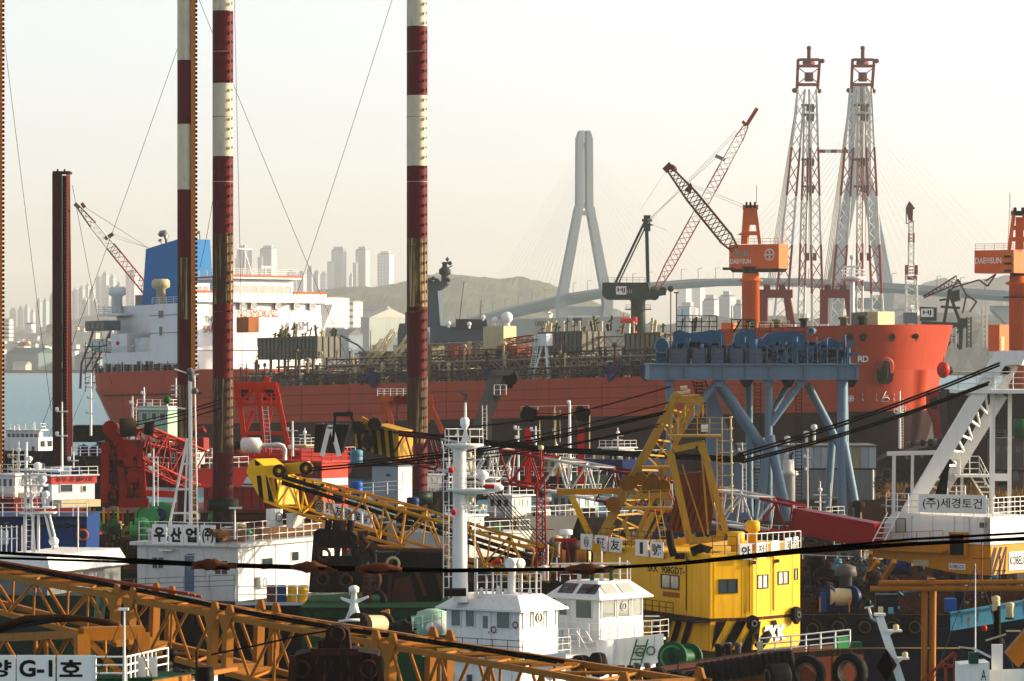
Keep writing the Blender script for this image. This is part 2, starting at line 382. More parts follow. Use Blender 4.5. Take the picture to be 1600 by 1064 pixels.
def hill(name, ridge, Y, depth_front, depth_back, zbase, m, rough=5.0, seed=1):
 """A terrain sheet whose ridge passes through the given pixels at distance Y."""
 rnd=random.Random(seed);us=[p[0]for p in ridge];q=MB();nu=int((us[-1]-us[0])*Y/F/9)+2;nv=24
 from mathutils import noise
 vs=[]
 for j in range(nv+1):
  t=j/nv*2-1
  for i in range(nu):
   u=us[0]+(us[-1]-us[0])*i/(nu-1)
   for(ua, va), (ub, vb)in zip(ridge, ridge[1:]):
    if ua<=u<=ub:v=va+(vb-va)*(u-ua)/(ub-ua);break
   top=P(u, v, Y);x=top.x;y=Y+(t*depth_front if t<0 else t*depth_back)
   prof=math.cos(abs(t)**1.3*math.pi/2)
   z=zbase+(top.z-zbase)*prof
   nz=noise.fractal(V((x*0.012+seed, y*0.012, 0)), 1.0, 2.0, 4)*rough*2.2*(0.35+prof)+noise.noise(V((x*0.11, y*0.11, seed)))*rough*0.5
   z+=nz if abs(t)>0.02 else nz*0.35
   vs.append((x, y, z))
 fs=[(j*nu+i, j*nu+i+1, (j+1)*nu+i+1, (j+1)*nu+i)for j in range(nv)for i in range(nu-1)]
 o=q.add(vs, fs, False).build(name, m);o['kind']='structure';return o
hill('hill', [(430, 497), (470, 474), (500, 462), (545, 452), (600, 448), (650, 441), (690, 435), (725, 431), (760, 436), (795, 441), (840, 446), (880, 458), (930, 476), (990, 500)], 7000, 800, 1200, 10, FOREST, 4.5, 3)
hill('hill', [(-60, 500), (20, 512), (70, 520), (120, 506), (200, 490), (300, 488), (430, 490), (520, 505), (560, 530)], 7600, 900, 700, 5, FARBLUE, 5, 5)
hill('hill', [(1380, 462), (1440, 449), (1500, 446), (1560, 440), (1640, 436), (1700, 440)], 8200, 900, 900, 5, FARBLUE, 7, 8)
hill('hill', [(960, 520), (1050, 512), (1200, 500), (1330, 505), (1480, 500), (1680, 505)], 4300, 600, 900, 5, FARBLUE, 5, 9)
# far city
def facade(col, fl=3.0, bay=3.4, win=(0.10, 0.13, 0.15), amount=0.55):
 """Wall with window bands too far off to tell apart (windows as flat colour only)."""
 key=('fac', col, fl, bay, win, amount)
 if key in _mats:return _mats[key]
 m=bpy.data.materials.new('facade');m.use_nodes=True;n=m.node_tree;L=n.links.new;N=n.nodes.new;b=n.nodes['Principled BSDF']
 b.inputs['Roughness'].default_value=0.6
 g=N('ShaderNodeNewGeometry');sx=N('ShaderNodeSeparateXYZ');L(g.outputs['Position'], sx.inputs[0])
 def saw(sock, d, lo):
  a=N('ShaderNodeMath');a.operation='DIVIDE';L(sock, a.inputs[0]);a.inputs[1].default_value=d
  f=N('ShaderNodeMath');f.operation='FRACT';L(a.outputs[0], f.inputs[0])
  c=N('ShaderNodeMath');c.operation='GREATER_THAN';L(f.outputs[0], c.inputs[0]);c.inputs[1].default_value=lo;return c.outputs[0]
 s=N('ShaderNodeMath');s.operation='ADD';L(sx.outputs[0], s.inputs[0]);L(sx.outputs[1], s.inputs[1])
 k=N('ShaderNodeMath');k.operation='MULTIPLY';L(saw(sx.outputs[2], fl, 0.45), k.inputs[0]);L(saw(s.outputs[0], bay, 0.35), k.inputs[1])
 k2=N('ShaderNodeMath');k2.operation='MULTIPLY';L(k.outputs[0], k2.inputs[0]);k2.inputs[1].default_value=amount
 mx=N('ShaderNodeMix');mx.data_type='RGBA';L(k2.outputs[0], mx.inputs['Factor']);mx.inputs['A'].default_value=(*col, 1);mx.inputs['B'].default_value=(*win, 1)
 L(mx.outputs['Result'], b.inputs['Base Color']);_mats[key]=m;return m
ROOFM=mat((0.25, 0.25, 0.25), 0.8, dirt=0.1, scale=0.1)
def tower(u0, um, u1, vt, Y, zb, label, col=(0.35, 0.38, 0.40), cat='tower block', name='tower_block', group='far apartment and office towers', caps=(), fins=0, steps=()):
 Y=min(Y*1.95, 9500)if Y>4150 else Y*1.3
 vb=VH+(H-zb)*S(Y)
 B=Block(u0, um, u1, vt, vb, Y, 40);t=T(name, label, cat, B.base, group)
 fm=facade(col, 7.0, 15.0, (.2, .24, .28), .5);B.body().build('wall', fm, t)
 B.body(B.h, B.h+2.2, -1.5).build('parapet', ROOFM, t)
 q=B.plan(-B.W*0.3, B.h+2.2);q2=B.plan(-B.W*0.3, B.h+7);MB().hexa(q+q2).build('lift_house', fm, t)
 for k in range(fins):
  a=B.L*(k+0.5)/fins;slab(MB(), B.left, a-0.6, 0, a+0.6, B.h, 0, 1.4).build('rib', ROOFM, t)
 for(uu0, uum, uu1, vv)in steps:
  Block(uu0, uum, uu1, vv, vb, Y-6, 40).body().build('wing', fm, t)
 return t
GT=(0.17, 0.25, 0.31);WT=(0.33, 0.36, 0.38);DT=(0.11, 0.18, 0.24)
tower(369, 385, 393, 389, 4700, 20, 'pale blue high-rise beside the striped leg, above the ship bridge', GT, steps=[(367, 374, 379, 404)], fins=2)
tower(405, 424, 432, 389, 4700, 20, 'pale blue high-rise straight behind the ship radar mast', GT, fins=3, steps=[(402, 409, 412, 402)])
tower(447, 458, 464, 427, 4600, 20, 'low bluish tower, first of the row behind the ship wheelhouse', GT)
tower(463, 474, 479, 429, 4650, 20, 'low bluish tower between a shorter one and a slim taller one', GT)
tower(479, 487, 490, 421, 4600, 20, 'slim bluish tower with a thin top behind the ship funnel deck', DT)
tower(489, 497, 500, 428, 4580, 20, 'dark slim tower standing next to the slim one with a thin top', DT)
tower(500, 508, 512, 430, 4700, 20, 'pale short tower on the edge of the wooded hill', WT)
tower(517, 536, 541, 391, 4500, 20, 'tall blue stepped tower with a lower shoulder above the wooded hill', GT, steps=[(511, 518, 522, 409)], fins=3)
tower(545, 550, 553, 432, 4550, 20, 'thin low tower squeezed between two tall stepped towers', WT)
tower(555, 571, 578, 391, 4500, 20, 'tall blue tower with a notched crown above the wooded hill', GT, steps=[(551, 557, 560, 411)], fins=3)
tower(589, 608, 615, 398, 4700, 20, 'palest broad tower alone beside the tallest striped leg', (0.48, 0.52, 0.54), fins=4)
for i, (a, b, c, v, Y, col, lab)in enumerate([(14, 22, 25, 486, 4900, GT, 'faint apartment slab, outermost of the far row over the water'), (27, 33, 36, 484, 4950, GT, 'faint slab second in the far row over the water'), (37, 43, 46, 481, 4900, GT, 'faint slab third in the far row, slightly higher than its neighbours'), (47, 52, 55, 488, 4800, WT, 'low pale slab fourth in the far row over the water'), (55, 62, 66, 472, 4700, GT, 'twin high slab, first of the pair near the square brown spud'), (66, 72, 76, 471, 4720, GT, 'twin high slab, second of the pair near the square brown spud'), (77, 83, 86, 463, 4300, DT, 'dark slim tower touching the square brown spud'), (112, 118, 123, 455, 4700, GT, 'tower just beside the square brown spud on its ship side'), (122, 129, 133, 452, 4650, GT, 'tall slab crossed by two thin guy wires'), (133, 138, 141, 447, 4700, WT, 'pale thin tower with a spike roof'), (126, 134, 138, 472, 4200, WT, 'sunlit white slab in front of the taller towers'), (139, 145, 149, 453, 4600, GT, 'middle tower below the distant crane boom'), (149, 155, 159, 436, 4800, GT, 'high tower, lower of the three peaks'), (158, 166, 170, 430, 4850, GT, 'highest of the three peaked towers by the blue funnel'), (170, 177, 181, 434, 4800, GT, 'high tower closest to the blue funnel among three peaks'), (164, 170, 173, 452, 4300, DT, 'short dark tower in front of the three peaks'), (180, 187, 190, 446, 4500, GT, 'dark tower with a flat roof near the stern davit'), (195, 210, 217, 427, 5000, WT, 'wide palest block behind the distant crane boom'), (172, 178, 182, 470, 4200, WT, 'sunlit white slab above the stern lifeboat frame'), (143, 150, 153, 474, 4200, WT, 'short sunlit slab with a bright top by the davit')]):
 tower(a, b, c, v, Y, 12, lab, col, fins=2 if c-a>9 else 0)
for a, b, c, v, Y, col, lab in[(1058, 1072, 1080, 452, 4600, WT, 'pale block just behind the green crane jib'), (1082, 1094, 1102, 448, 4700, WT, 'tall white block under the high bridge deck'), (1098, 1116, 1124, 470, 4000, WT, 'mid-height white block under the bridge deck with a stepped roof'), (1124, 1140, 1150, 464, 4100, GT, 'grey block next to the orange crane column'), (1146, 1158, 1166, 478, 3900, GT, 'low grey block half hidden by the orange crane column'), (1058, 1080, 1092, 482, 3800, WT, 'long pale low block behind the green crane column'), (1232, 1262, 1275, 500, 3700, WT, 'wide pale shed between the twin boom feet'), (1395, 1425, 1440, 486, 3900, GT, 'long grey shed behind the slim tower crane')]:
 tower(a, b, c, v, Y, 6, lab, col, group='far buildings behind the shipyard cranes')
rnd=random.Random(11)
HC=[(0.62, 0.60, 0.55), (0.66, 0.56, 0.44), (0.50, 0.42, 0.34), (0.45, 0.47, 0.48), (0.70, 0.69, 0.66), (0.40, 0.24, 0.18)]
def house(u, v, w, h, Y, label, group, col, roof):
 B=Block(u-w*0.6, u+w*0.15, u+w*0.6, v-h, v, Y, 40);t=T('house', label, 'house', B.base, group)
 B.body().build('wall', facade(col, 3.0, 3.0, amount=0.35), t)
 p=B.plan(0.4, B.h);rz=B.h+B.W*0.22
 a=(p[0]+p[3])/2+UP*(rz-B.h);b=(p[1]+p[2])/2+UP*(rz-B.h)
 MB().add([p[0], p[1], p[2], p[3], a, b], [(0, 1, 5, 4), (2, 3, 4, 5), (1, 2, 5), (3, 0, 4), (3, 2, 1, 0)]).build('roof', roof, t)
RC=[mat(c, 0.7, dirt=0.1, scale=0.2)for c in((0.30, 0.12, 0.07), (0.25, 0.25, 0.26), (0.10, 0.22, 0.24), (0.5, 0.48, 0.45))]
RN=['brown', 'grey', 'teal', 'pale'];HN=['cream', 'tan', 'brown', 'bluish', 'white', 'brick']
def village(n, u0, u1, vf, Yf, zf, group, where, sz):
 for i in range(n):
  u=u0+(u1-u0)*rnd.random();k=rnd.random();Y=Yf[0]+(Yf[1]-Yf[0])*k;z=zf[0]+(zf[1]-zf[0])*k
  v=VH+(H-z)*S(Y);w=sz*(0.7+0.8*rnd.random());h=w*(0.55+0.5*rnd.random());c=rnd.randrange(6);r=rnd.randrange(4)
  house(u, v, w, h, Y, f'{["tiny", "small", "larger"][int((w / sz - .7) / .27)]} far {HN[c]} house with a {RN[r]} roof on {where}', group, HC[c], RC[r])
village(66, 0, 220, None, (3740, 4150), (3, 40), 'houses on the far shore across the water', 'the shore across the open water', 9)
village(56, 660, 880, None, (3560, 3840), (8, 52), 'houses on the foot of the wooded hill', 'the foot of the wooded hill', 7)
village(42, 510, 660, None, (3560, 3900), (6, 45), 'houses below the wooded hill beside the ship bridge', 'the slope beside the ship bridge', 8)
village(38, 1010, 1500, None, (3400, 4000), (4, 26), 'houses and sheds behind the crane row', 'the land behind the crane row', 12)
def shed(u0, um, u1, vt, vb, Y, rise, label, col, roofm, name='warehouse', th=40, doors=0, bands=0):
 B=Block(u0, um, u1, vt, vb, Y, th);t=T(name, label, 'warehouse', B.base)
 B.body().build('wall', mat(col, 0.7, dirt=0.15, scale=0.1), t)
 p=B.plan(0.5, B.h);m=B.h+rise;a=(p[0]+p[3])/2+UP*rise;b=(p[1]+p[2])/2+UP*rise
 MB().add([*p, a, b], [(0, 1, 5, 4), (2, 3, 4, 5), (1, 2, 5), (3, 0, 4), (3, 2, 1, 0)]).build('roof', roofm, t)
 for k in range(doors):
  a=B.W*(k+0.3)/doors;slab(MB(), B.right, a, 0.2, a+B.W/doors*0.4, B.h*0.35, 0, 0.15).build('window', DARKST, t)
 for k in range(bands):
  z=B.h*(k+0.45)/bands
  for f, l in((B.left, B.L), (B.right, B.W)):slab(MB(), f, l*0.04, z, l*0.96, z+B.h/bands*0.38, 0, 0.2).build('window_band', GLASS2, t)
 return t
shed(563, 577, 640, 497, 560, 3500, 8, 'big grey-green warehouse with a gable roof, behind the deck pipes', (0.42, 0.46, 0.44), RC[3], doors=4)
shed(568, 600, 613, 486, 497, 3650, 4, 'long white warehouse roof above the grey-green one', (0.6, 0.6, 0.58), RC[3])
shed(490, 506, 544, 466, 512, 3560, 1, 'white office block with long window bands beside the ship bridge', (0.74, 0.72, 0.67), RC[3], 'office_block', bands=4)
shed(540, 552, 566, 472, 512, 3600, 1, 'narrow white office wing with bands, next to the office block', (0.70, 0.68, 0.62), RC[3], 'office_block', bands=4)
shed(500, 545, 566, 524, 560, 3450, 5, 'low blue-grey dock shed behind the deck pipes', (0.30, 0.36, 0.40), RC[1])
shed(4, 60, 86, 551, 580, 3720, 5, 'teal roofed dock shed at the edge of the open water', (0.28, 0.36, 0.36), RC[2])
shed(17, 40, 48, 569, 581, 3700, 3, 'low cream boathouse at the waterline', (0.72, 0.66, 0.5), RC[3], 'boathouse')
shed(113, 150, 172, 556, 581, 3720, 4, 'bluish dock shed just off the tanker stern', (0.36, 0.42, 0.44), RC[1])
shed(2, 14, 20, 500, 532, 3900, 1, 'bright white block standing alone on the far shore', (0.72, 0.70, 0.64), RC[3], 'office_block', bands=5)
shed(26, 38, 47, 540, 550, 3800, 4, 'white gabled hall among the far houses', (0.72, 0.69, 0.62), RC[0])
# cable stayed bridge
BRC=mat((0.38, 0.43, 0.45), 0.7, var=0.05, dirt=0.08, scale=0.02)
br=T('cable_stayed_bridge', 'long grey cable-stayed bridge with two split pylons above the harbour', 'bridge', (140, 2950, 0))
p1, p2=V((56, 3230, 0)), V((224, 2680, 0));dv=(p2-p1).normalized();acr=V((dv.y, -dv.x, 0))*-1
if acr.x<0:acr=-acr
def pylon(c):
 q=MB()
 for sgn in(-1, 1):
  def bx(x0, z0, w0, x1, z1, w1, d=7.0):
   pts=[c+acr*sgn*(x0-w0/2)+UP*z0, c+acr*sgn*(x0+w0/2)+UP*z0, c+acr*sgn*(x1+w1/2)+UP*z1, c+acr*sgn*(x1-w1/2)+UP*z1]
   q.prism([p-dv*d/2 for p in pts], dv*d)
  bx(13.5, 0, 7.5, 19, 56, 7.5);bx(19, 56, 7.5, 4.4, 131, 5.8);bx(3.9, 131, 5.2, 3.7, 184, 4.9);bx(3.7, 184, 4.9, 2.6, 190, 2.6)
 py=q.build('pylon', BRC, br)
 k=MB()
 for z, w in((126, 6.0), (178.5, 3.4), (131.8, 3.2), (50, 36)):k.bar(c-acr*w/2+UP*z, c+acr*w/2+UP*z, 3, 3.5 if z>60 else 7)
 k.build('crossbeam', BRC, py)
pylon(p1);pylon(p2)
dk=[]
for t, z in((-0.85, 32), (-0.6, 40), (-0.3, 52), (0, 62), (0.25, 67), (0.5, 68.5), (0.75, 67), (1, 62), (1.3, 55), (1.6, 48), (1.95, 40)):
 dk.append(p1.lerp(p2, t)+UP*z)
dq=MB();pq=MB()
for a, b in zip(dk, dk[1:]):
 dq.prism([a-acr*13, a+acr*13, a+acr*8-UP*3.4, a-acr*8-UP*3.4], b-a)
 for sg in(-1, 1):pq.bar(a+acr*13*sg+UP*0.9, b+acr*13*sg+UP*0.9, 0.35, 1.6)
deck=dq.build('deck', BRC, br);pq.build('parapet', BRC, deck)
for k in range(44):
 t=k/43*2.7-0.8;i=min(range(len(dk)), key=lambda i:abs((-0.85, -0.6, -0.3, 0, 0.25, 0.5, 0.75, 1, 1.3, 1.6, 1.95)[i]-t))
 z=dk[i].z;p=p1.lerp(p2, t);j=min(range(len(dk)-1), key=lambda j:(dk[j]-p).xy.length+(dk[j+1]-p).xy.length);f=((p-dk[j]).xy.length/max(1, (dk[j+1]-dk[j]).xy.length));z=dk[j].z+(dk[j+1].z-dk[j].z)*f
 b=V((p.x, p.y, z))-acr*12;lp=MB().tube(b, b+UP*9, 0.22, 4).bar(b+UP*9, b+UP*9.4+acr*3, 0.35, 0.3).build('lamp_post', GREY, deck)
cq=MB()
for c, s0 in((p1, 0), (p2, 1)):
 for sg in(-1, 1):
  for dr in(-1, 1):
   for k in range(1, 17):
    top=c+acr*sg*3.6+UP*(134+k*2.6);t=s0+dr*k*0.029
    p=p1.lerp(p2, t);j=min(range(len(dk)-1), key=lambda j:(dk[j]-p).xy.length+(dk[j+1]-p).xy.length);f=((p-dk[j]).xy.length/(dk[j+1]-dk[j]).xy.length)
    cq.tube(top, V((p.x, p.y, dk[j].z+(dk[j+1].z-dk[j].z)*f))+acr*sg*12, 0.05, 3, cap=False)
cq.build('stay_cable', mat((0.5, 0.5, 0.48), 0.5, dirt=0), br, 'stuff')
for t in(1.42, 1.72):
 c=p1.lerp(p2, t);c.z=0;q=MB();w=[(-5, 0), (5, 0), (5, 36), (13, 44), (13, 47), (-13, 47), (-13, 44), (-5, 36)]
 q.prism([c+acr*x+UP*(z*(0.98 if t<1.6 else 0.9))-dv*3 for x, z in w], dv*6).build('pier', BRC, br)
 # haze: one even body of air round everything
def haze(density):
 m=bpy.data.materials.new('haze');m.use_nodes=True;n=m.node_tree;n.nodes.remove(n.nodes['Principled BSDF'])
 v=n.nodes.new('ShaderNodeVolumePrincipled');v.inputs['Color'].default_value=(0.86, 0.90, 0.92, 1);v.inputs['Density'].default_value=density;v.inputs['Anisotropy'].default_value=0.0
 n.links.new(v.outputs[0], n.nodes['Material Output'].inputs['Volume'])
 q=MB();x, y0, y1, z0, z1=7100, -80, 9900, -1.9, 215
 q.hexa([V(p)for p in((-x, y0, z0), (x, y0, z0), (x, y1, z0), (-x, y1, z0), (-x, y0, z1), (x, y0, z1), (x, y1, z1), (-x, y1, z1))])
 o=q.build('haze', m);o['kind']='stuff';return o
HAZE=0.00006
haze(HAZE)
# the tanker
TH=R(43);TRIM=0.0253
SA=V((math.cos(TH), -math.sin(TH), 0));SN=V((-math.sin(TH), -math.cos(TH), 0))
C0=V((-66, 733, 0));KEEL0=-5.4;LS=178.0;BS=16.0;DK=19.0
XS=Matrix(((SA.x, SN.x, 0, C0.x), (SA.y, SN.y, 0, C0.y), (TRIM, 0, 1, KEEL0), (0, 0, 0, 1)))
def sp(x, y, z):return XS@V((x, y, z))
def SM():return MB(XS)
ship=T('tanker', 'huge red-hulled tanker with white bridge house and blue funnel lying across the harbour', 'ship', sp(80, 0, 0))
HULLRED=mat((0.53, 0.125, 0.05), 0.5, var=0.12, dirt=0.2, rust=0.12, scale=0.22, rcol=(.2, .05, .025), zs=.2)
BOOT=mat((0.075, 0.020, 0.022), 0.6, var=0.2, dirt=0.2, rust=0.15, scale=0.2, zs=.2, spec=.05)
def fshape(q, p):
 q=min(1.0, max(0.0, q));return(1-(1-q)**p)**(1/p)if p>1 else q
def lerp_tab(tab, z):
 for(a, va), (b, vb)in zip(tab, tab[1:]):
  if z<=b:k=max(0, (z-a)/(b-a));return[x+(y-x)*k for x, y in zip(va, vb)]
 return list(tab[-1][1])
HT=[(0, (34, 60, 1.5, 168, 46, 1.6)), (4, (28, 56, 1.6, 170, 40, 1.7)), (8, (20, 46, 1.7, 171.6, 30, 1.9)), (9.4, (9, 36, 1.8, 171.8, 28, 2.0)), (10.6, (5, 30, 1.9, 172, 27, 2.05)), (12, (2.8, 24, 2.1, 172.2, 26, 2.1)), (14, (1.4, 18, 2.3, 172.4, 25, 2.15)), (19, (0, 12, 2.4, 172.9, 24, 2.3)), (25.5, (0, 10, 2.4, 174.2, 24, 2.6))]
def hb(x, z):
 xs, run, ps, xe, ent, pb=lerp_tab(HT, z)
 if x<=xs or x>=xe:return 0.0
 b=BS*min(1, 0.90+z/60 if z<6 else 1)
 return b*fshape((x-xs)/run, ps)*fshape((xe-x)/ent, pb)
def hull_piece(zs, name, m, x0=0.0, x1=1.0, kids=None):
 n=72;q=SM();vs=[]
 for z in zs:
  xs, run, ps, xe, ent, pb=lerp_tab(HT, z);zz=z
  ring=[]
  for i in range(n+1):
   t=i/n;t=0.5-0.5*math.cos(math.pi*t);t=0.35*t+0.65*(t*t*(3-2*t))if False else t
   x=xs+(xe-xs)*(x0+(x1-x0)*t);ring.append((x, hb(x, z), zz))
  vs+=ring+[(x, -y, zz)for x, y, zz in ring[::-1]]
 m2=2*(n+1)
 fs=[(k*m2+i, (k+1)*m2+i, (k+1)*m2+(i+1)%m2, k*m2+(i+1)%m2)for k in range(len(zs)-1)for i in range(m2)]
 q.add(vs, fs, True)
 if name!='bottom':q.add(vs[-m2:], [tuple(range(m2))[::-1]])
 return q.build(name, m, ship)
BT=13.0
hull_piece([0, 2, 4, 6, 8, 8.7, 9.4, 10, 10.6, 11.3, 12, BT], 'bottom', BOOT)
hull=hull_piece([BT, 14, 15, 16, 17, 18, DK], 'hull', HULLRED)
q=SM()
for nm, xa, xb, z1 in(('forecastle', 144, 174.1, 25.5), ('poop', 0.02, 40, 22.2)):
 vs=[];zs=[DK, DK+(z1-DK)*0.5, z1];n=40
 for z in zs:
  xs, run, ps, xe, ent, pb=lerp_tab(HT, z);a=max(xa, xs+1e-3);b=min(xb, xe-1e-3)
  a2=a+(3.2 if nm=='forecastle' else 0)*(z-DK)/(z1-DK);b2=b-(6 if nm=='poop' else 0)*(z-DK)/(z1-DK)
  ring=[]
  for i in range(n+1):
   t=0.5-0.5*math.cos(math.pi*i/n);x=a2+(b2-a2)*t;ring.append((x, hb(x, z), z))
  vs+=ring+[(x, -y, z)for x, y, z in ring[::-1]]
 m2=2*(n+1);q=SM()
 q.add(vs, [(k*m2+i, (k+1)*m2+i, (k+1)*m2+(i+1)%m2, k*m2+(i+1)%m2)for k in range(2)for i in range(m2)], True)
 q.add(vs[-m2:], [tuple(range(m2))[::-1]]);q.build(nm, HULLRED, ship)
q=SM();n=14
for k in range(9):pass
q.lathe((145, 0, 5.6), [(2.6, 0), (3.5, 10), (3.6, 18), (3.2, 23), (2.2, 26.4), (0.9, 28.4), (0.1, 28.8)], 16, (1, 0, 0));q.build('bulb', BOOT, ship)
def hullface(x, z, d=0.12):
 """A flat patch tangent to the near side of the hull at station x, height z (ship coordinates)."""
 p=sp(x, hb(x, z), z);px=sp(x+0.6, hb(x+0.6, z), z)-sp(x-0.6, hb(x-0.6, z), z);pz=sp(x, hb(x, z+0.5), z+0.5)-sp(x, hb(x, z-0.5), z-0.5)
 f=Face(p, px, UP);f.up=(pz-f.ux*pz.dot(f.ux)).normalized();f.n=f.ux.cross(f.up).normalized();f.o=p+f.n*d;return f
def find_x(u, z):
 return min([i*0.25 for i in range(0, 716)], key=lambda x:abs(UC+F*sp(x, hb(x, z), z).x/sp(x, hb(x, z), z).y-u)+(0 if hb(x, z)>0.05 else 999))
def hz(u, v):
 """Station and height on the near hull side that show at pixel (u, v)."""
 z=20.0
 for _ in range(8):
  x=find_x(u, z);p=sp(x, hb(x, z), z);z+=(P(u, v, p.y).z-p.z)
  z=max(2, min(25.2, z))
 return x, z
for k, (u, s)in enumerate(((1345, 'R'), (1354, 'D'))):
 x, z=hz(u, 560);f=hullface(x, z, 0.1);text(ship, f, s, -0.42, -0.45, 0.85, 0.95, LETWHT, bold=0.02)
for u in(1326, 1347, 1394):
 x, z=hz(u, 527);f=hullface(x, z, 0.02)
 h=MB().torus(f.pt(0, 0), 0.42, 0.14, f.n, 16, 6).build('fairlead', DARKST, ship);MB().lathe(f.pt(0, 0), [(0.42, 0), (0.42, 0.06)], 14, f.n).build('hole', BLACK, h)
x, z=hz(1459, 527);f=hullface(x, z, 0.04);h=MB().torus(f.pt(0, 0), 0.5, 0.13, f.n, 16, 6).build('fairlead', DARKST, ship);MB().lathe(f.pt(0, 0), [(0.5, 0), (0.5, 0.08)], 14, f.n).build('hole', BLACK, h)
x, z=hz(1385, 572);f=hullface(x, z, 0.0)
rec=MB().lathe(f.pt(0, 0, -0.3), [(1.55, 0), (1.5, 0.42), (1.2, 0.5)], 22, f.n).build('hawse_boss', mat((0.45, 0.12, 0.09), 0.5), ship)
q=MB();fl=[(-1.35, 0.2), (-0.7, 0.0), (-0.25, 1.3), (0.05, 1.5), (0.35, 1.3), (0.65, -0.2), (1.25, -0.5), (1.1, -1.5), (0.5, -2.0), (-0.9, -1.9), (-1.25, -1.0)]
q.prism([f.pt(a, b-0.5, 0.25)for a, b in fl], f.n*0.5);q.tube(f.pt(0, 0.6, 0.5), f.pt(0, -1.6, 0.9), 0.28, 8);q.build('anchor', DARKST, ship)
x, z=hz(1330, 622);f=hullface(x, z, 0.06);q=MB();q.torus(f.pt(0, 0), 0.42, 0.05, f.n, 16, 4)
for k in range(3):a=math.pi*k/3;q.bar(f.pt(-0.4*math.cos(a), -0.4*math.sin(a)), f.pt(0.4*math.cos(a), 0.4*math.sin(a)), 0.1, 0.03, f.n)
q.build('thruster_mark', LETWHT, ship)
x, z=hz(1384, 621);f=hullface(x, z, 0.06);q=MB();pts=[(-.7, -.5), (.6, -.5), (.75, -.2), (.5, .05), (-.2, .05), (-.55, -.25), (.1, 1.0)]
q.path([f.pt(a, b)for a, b in pts], 0.06, 4);q.bar(f.pt(-.2, .3), f.pt(.5, .3), .08, .03, f.n);q.build('bulb_mark', LETWHT, ship)
for u, w in((1353, .35), (1373, .35), (1402, .3)):
 x, z=hz(u, 619);f=hullface(x, z, 0.06);q=MB();q.path([f.pt(-w, .45), f.pt(-w, .15)], .05, 4);q.path([f.pt(-w, -.15), f.pt(-w, -.5), f.pt(-w*.4, -.5)], .05, 4);q.build('tug_mark', LETWHT, ship)
q=SM()
for a, b in((9, 34), ):
 for i in range(12):
  x0=a+(b-a)*i/12;x1=a+(b-a)*(i+1)/12;q.bar((x0, hb(x0, 18.2)+.1, 18.2), (x1, hb(x1, 18.2)+.1, 18.2), .3, .25)
q.build('rubbing_strake', DKRUST, ship)
for z in(14.2, 15.8, 17.4):
 MB().path([sp(x, hb(x, z)+.02, z)for x in range(4, 166, 3)], .035, 4).build('plate_seam', BOOT, ship)
for x in range(14, 164, 11):MB().path([sp(x, hb(x, z)+.02, z)for z in(13.1, 15, 17, 18.9)], .03, 4).build('plate_seam', BOOT, ship)
# accommodation
WSH=mat((0.70, 0.71, 0.71), 0.5, var=0.05, dirt=0.08, rust=0.06, scale=0.3)
ORTRIM=mat((0.62, 0.20, 0.04), 0.5, dirt=0.1)
def sbox(q, x0, x1, y0, y1, z0, z1):return q.hexa([(x0, y1, z0), (x1, y1, z0), (x1, y0, z0), (x0, y0, z0), (x0, y1, z1), (x1, y1, z1), (x1, y0, z1), (x0, y0, z1)])
def sface(side, x0, y, z):return Face(sp(x0, y, z), SA if side=='side' else-SN)
DZ=19.02
sbox(SM(), 8, 31, -15.2, 15.2, DZ, 25.5).build('deckhouse', WSH, ship)
sbox(SM(), 19.5, 31.4, -14.6, 14.6, 25.5, 31.4).build('accommodation', WSH, ship)
sbox(SM(), 20.5, 31.0, -14.6, 14.6, 31.4, 33.4).build('accommodation', WSH, ship)
sbox(SM(), 22.5, 32.4, -8.0, 8.0, 33.4, 33.65).build('wheelhouse_floor', WSH, ship)
wh=SM().hexa([(23, 7.4, 33.65), (31.8, 7.4, 33.65), (31.8, -7.4, 33.65), (23, -7.4, 33.65), (23, 7.4, 37.4), (31.8, 7.4, 37.4), (31.8, -7.4, 37.4), (23, -7.4, 37.4)]).build('wheelhouse', WSH, ship)
sbox(SM(), 22.2, 33.0, -8.2, 8.2, 37.4, 37.7).build('wheelhouse_roof', WSH, ship)
sbox(SM(), 22.15, 33.05, -8.25, 8.25, 37.7, 38).build('roof_trim', ORTRIM, ship)
f=Face(sp(31.82, 7.2, 35.0), -SN)
for k in range(7):window(ship, f, 0.35+k*2.02, 0, 1.55, 1.3, WSH, GLASS2, 0.12)
for sg in(1, -1):
 y0, y1=(7.4, 15.4)if sg>0 else(-15.4, -7.4)
 sbox(SM(), 27.5, 31.8, y0, y1, 33.4, 33.7).build('bridge_wing', WSH, ship)
 sbox(SM(), 31.6, 31.85, y0, y1, 33.7, 35).build('wing_bulwark', WSH, ship);sbox(SM(), 31.5, 31.95, y0, y1, 35, 35.35).build('wing_trim', ORTRIM, ship)
 if sg>0:sbox(SM(), 27.5, 31.6, 15.2, 15.45, 33.7, 35).build('wing_bulwark', WSH, ship)
sbox(SM(), 28.2, 31.2, 11.6, 14.9, 33.7, 36.6).build('wing_cabin', WSH, ship);f=Face(sp(31.2, 14.9, 35.1), -SN);window(ship, f, .4, 0, 1, 1.0, WSH, GLASS);window(ship, f, 1.8, 0, 1, 1.0, WSH, GLASS)
SM().prism([(28, -14.4, 33.4), (31, -14.4, 33.4), (31, -14.4, 27.5), (28, -14.4, 31)], (0, -0.4, 0)).build('wing_bracket', WSH, ship)
SM().hexa([(27, -14.6, 27), (31.2, -14.6, 27), (31.2, -17.6, 32.6), (27, -17.6, 32.6), (27, -14.6, 27.6), (31.2, -14.6, 27.6), (31.2, -17.6, 33.3), (27, -17.6, 33.3)]).build('wing_bracket', WSH, ship)
SREDL=mat((.55, .16, .12), .6, var=0, dirt=0)
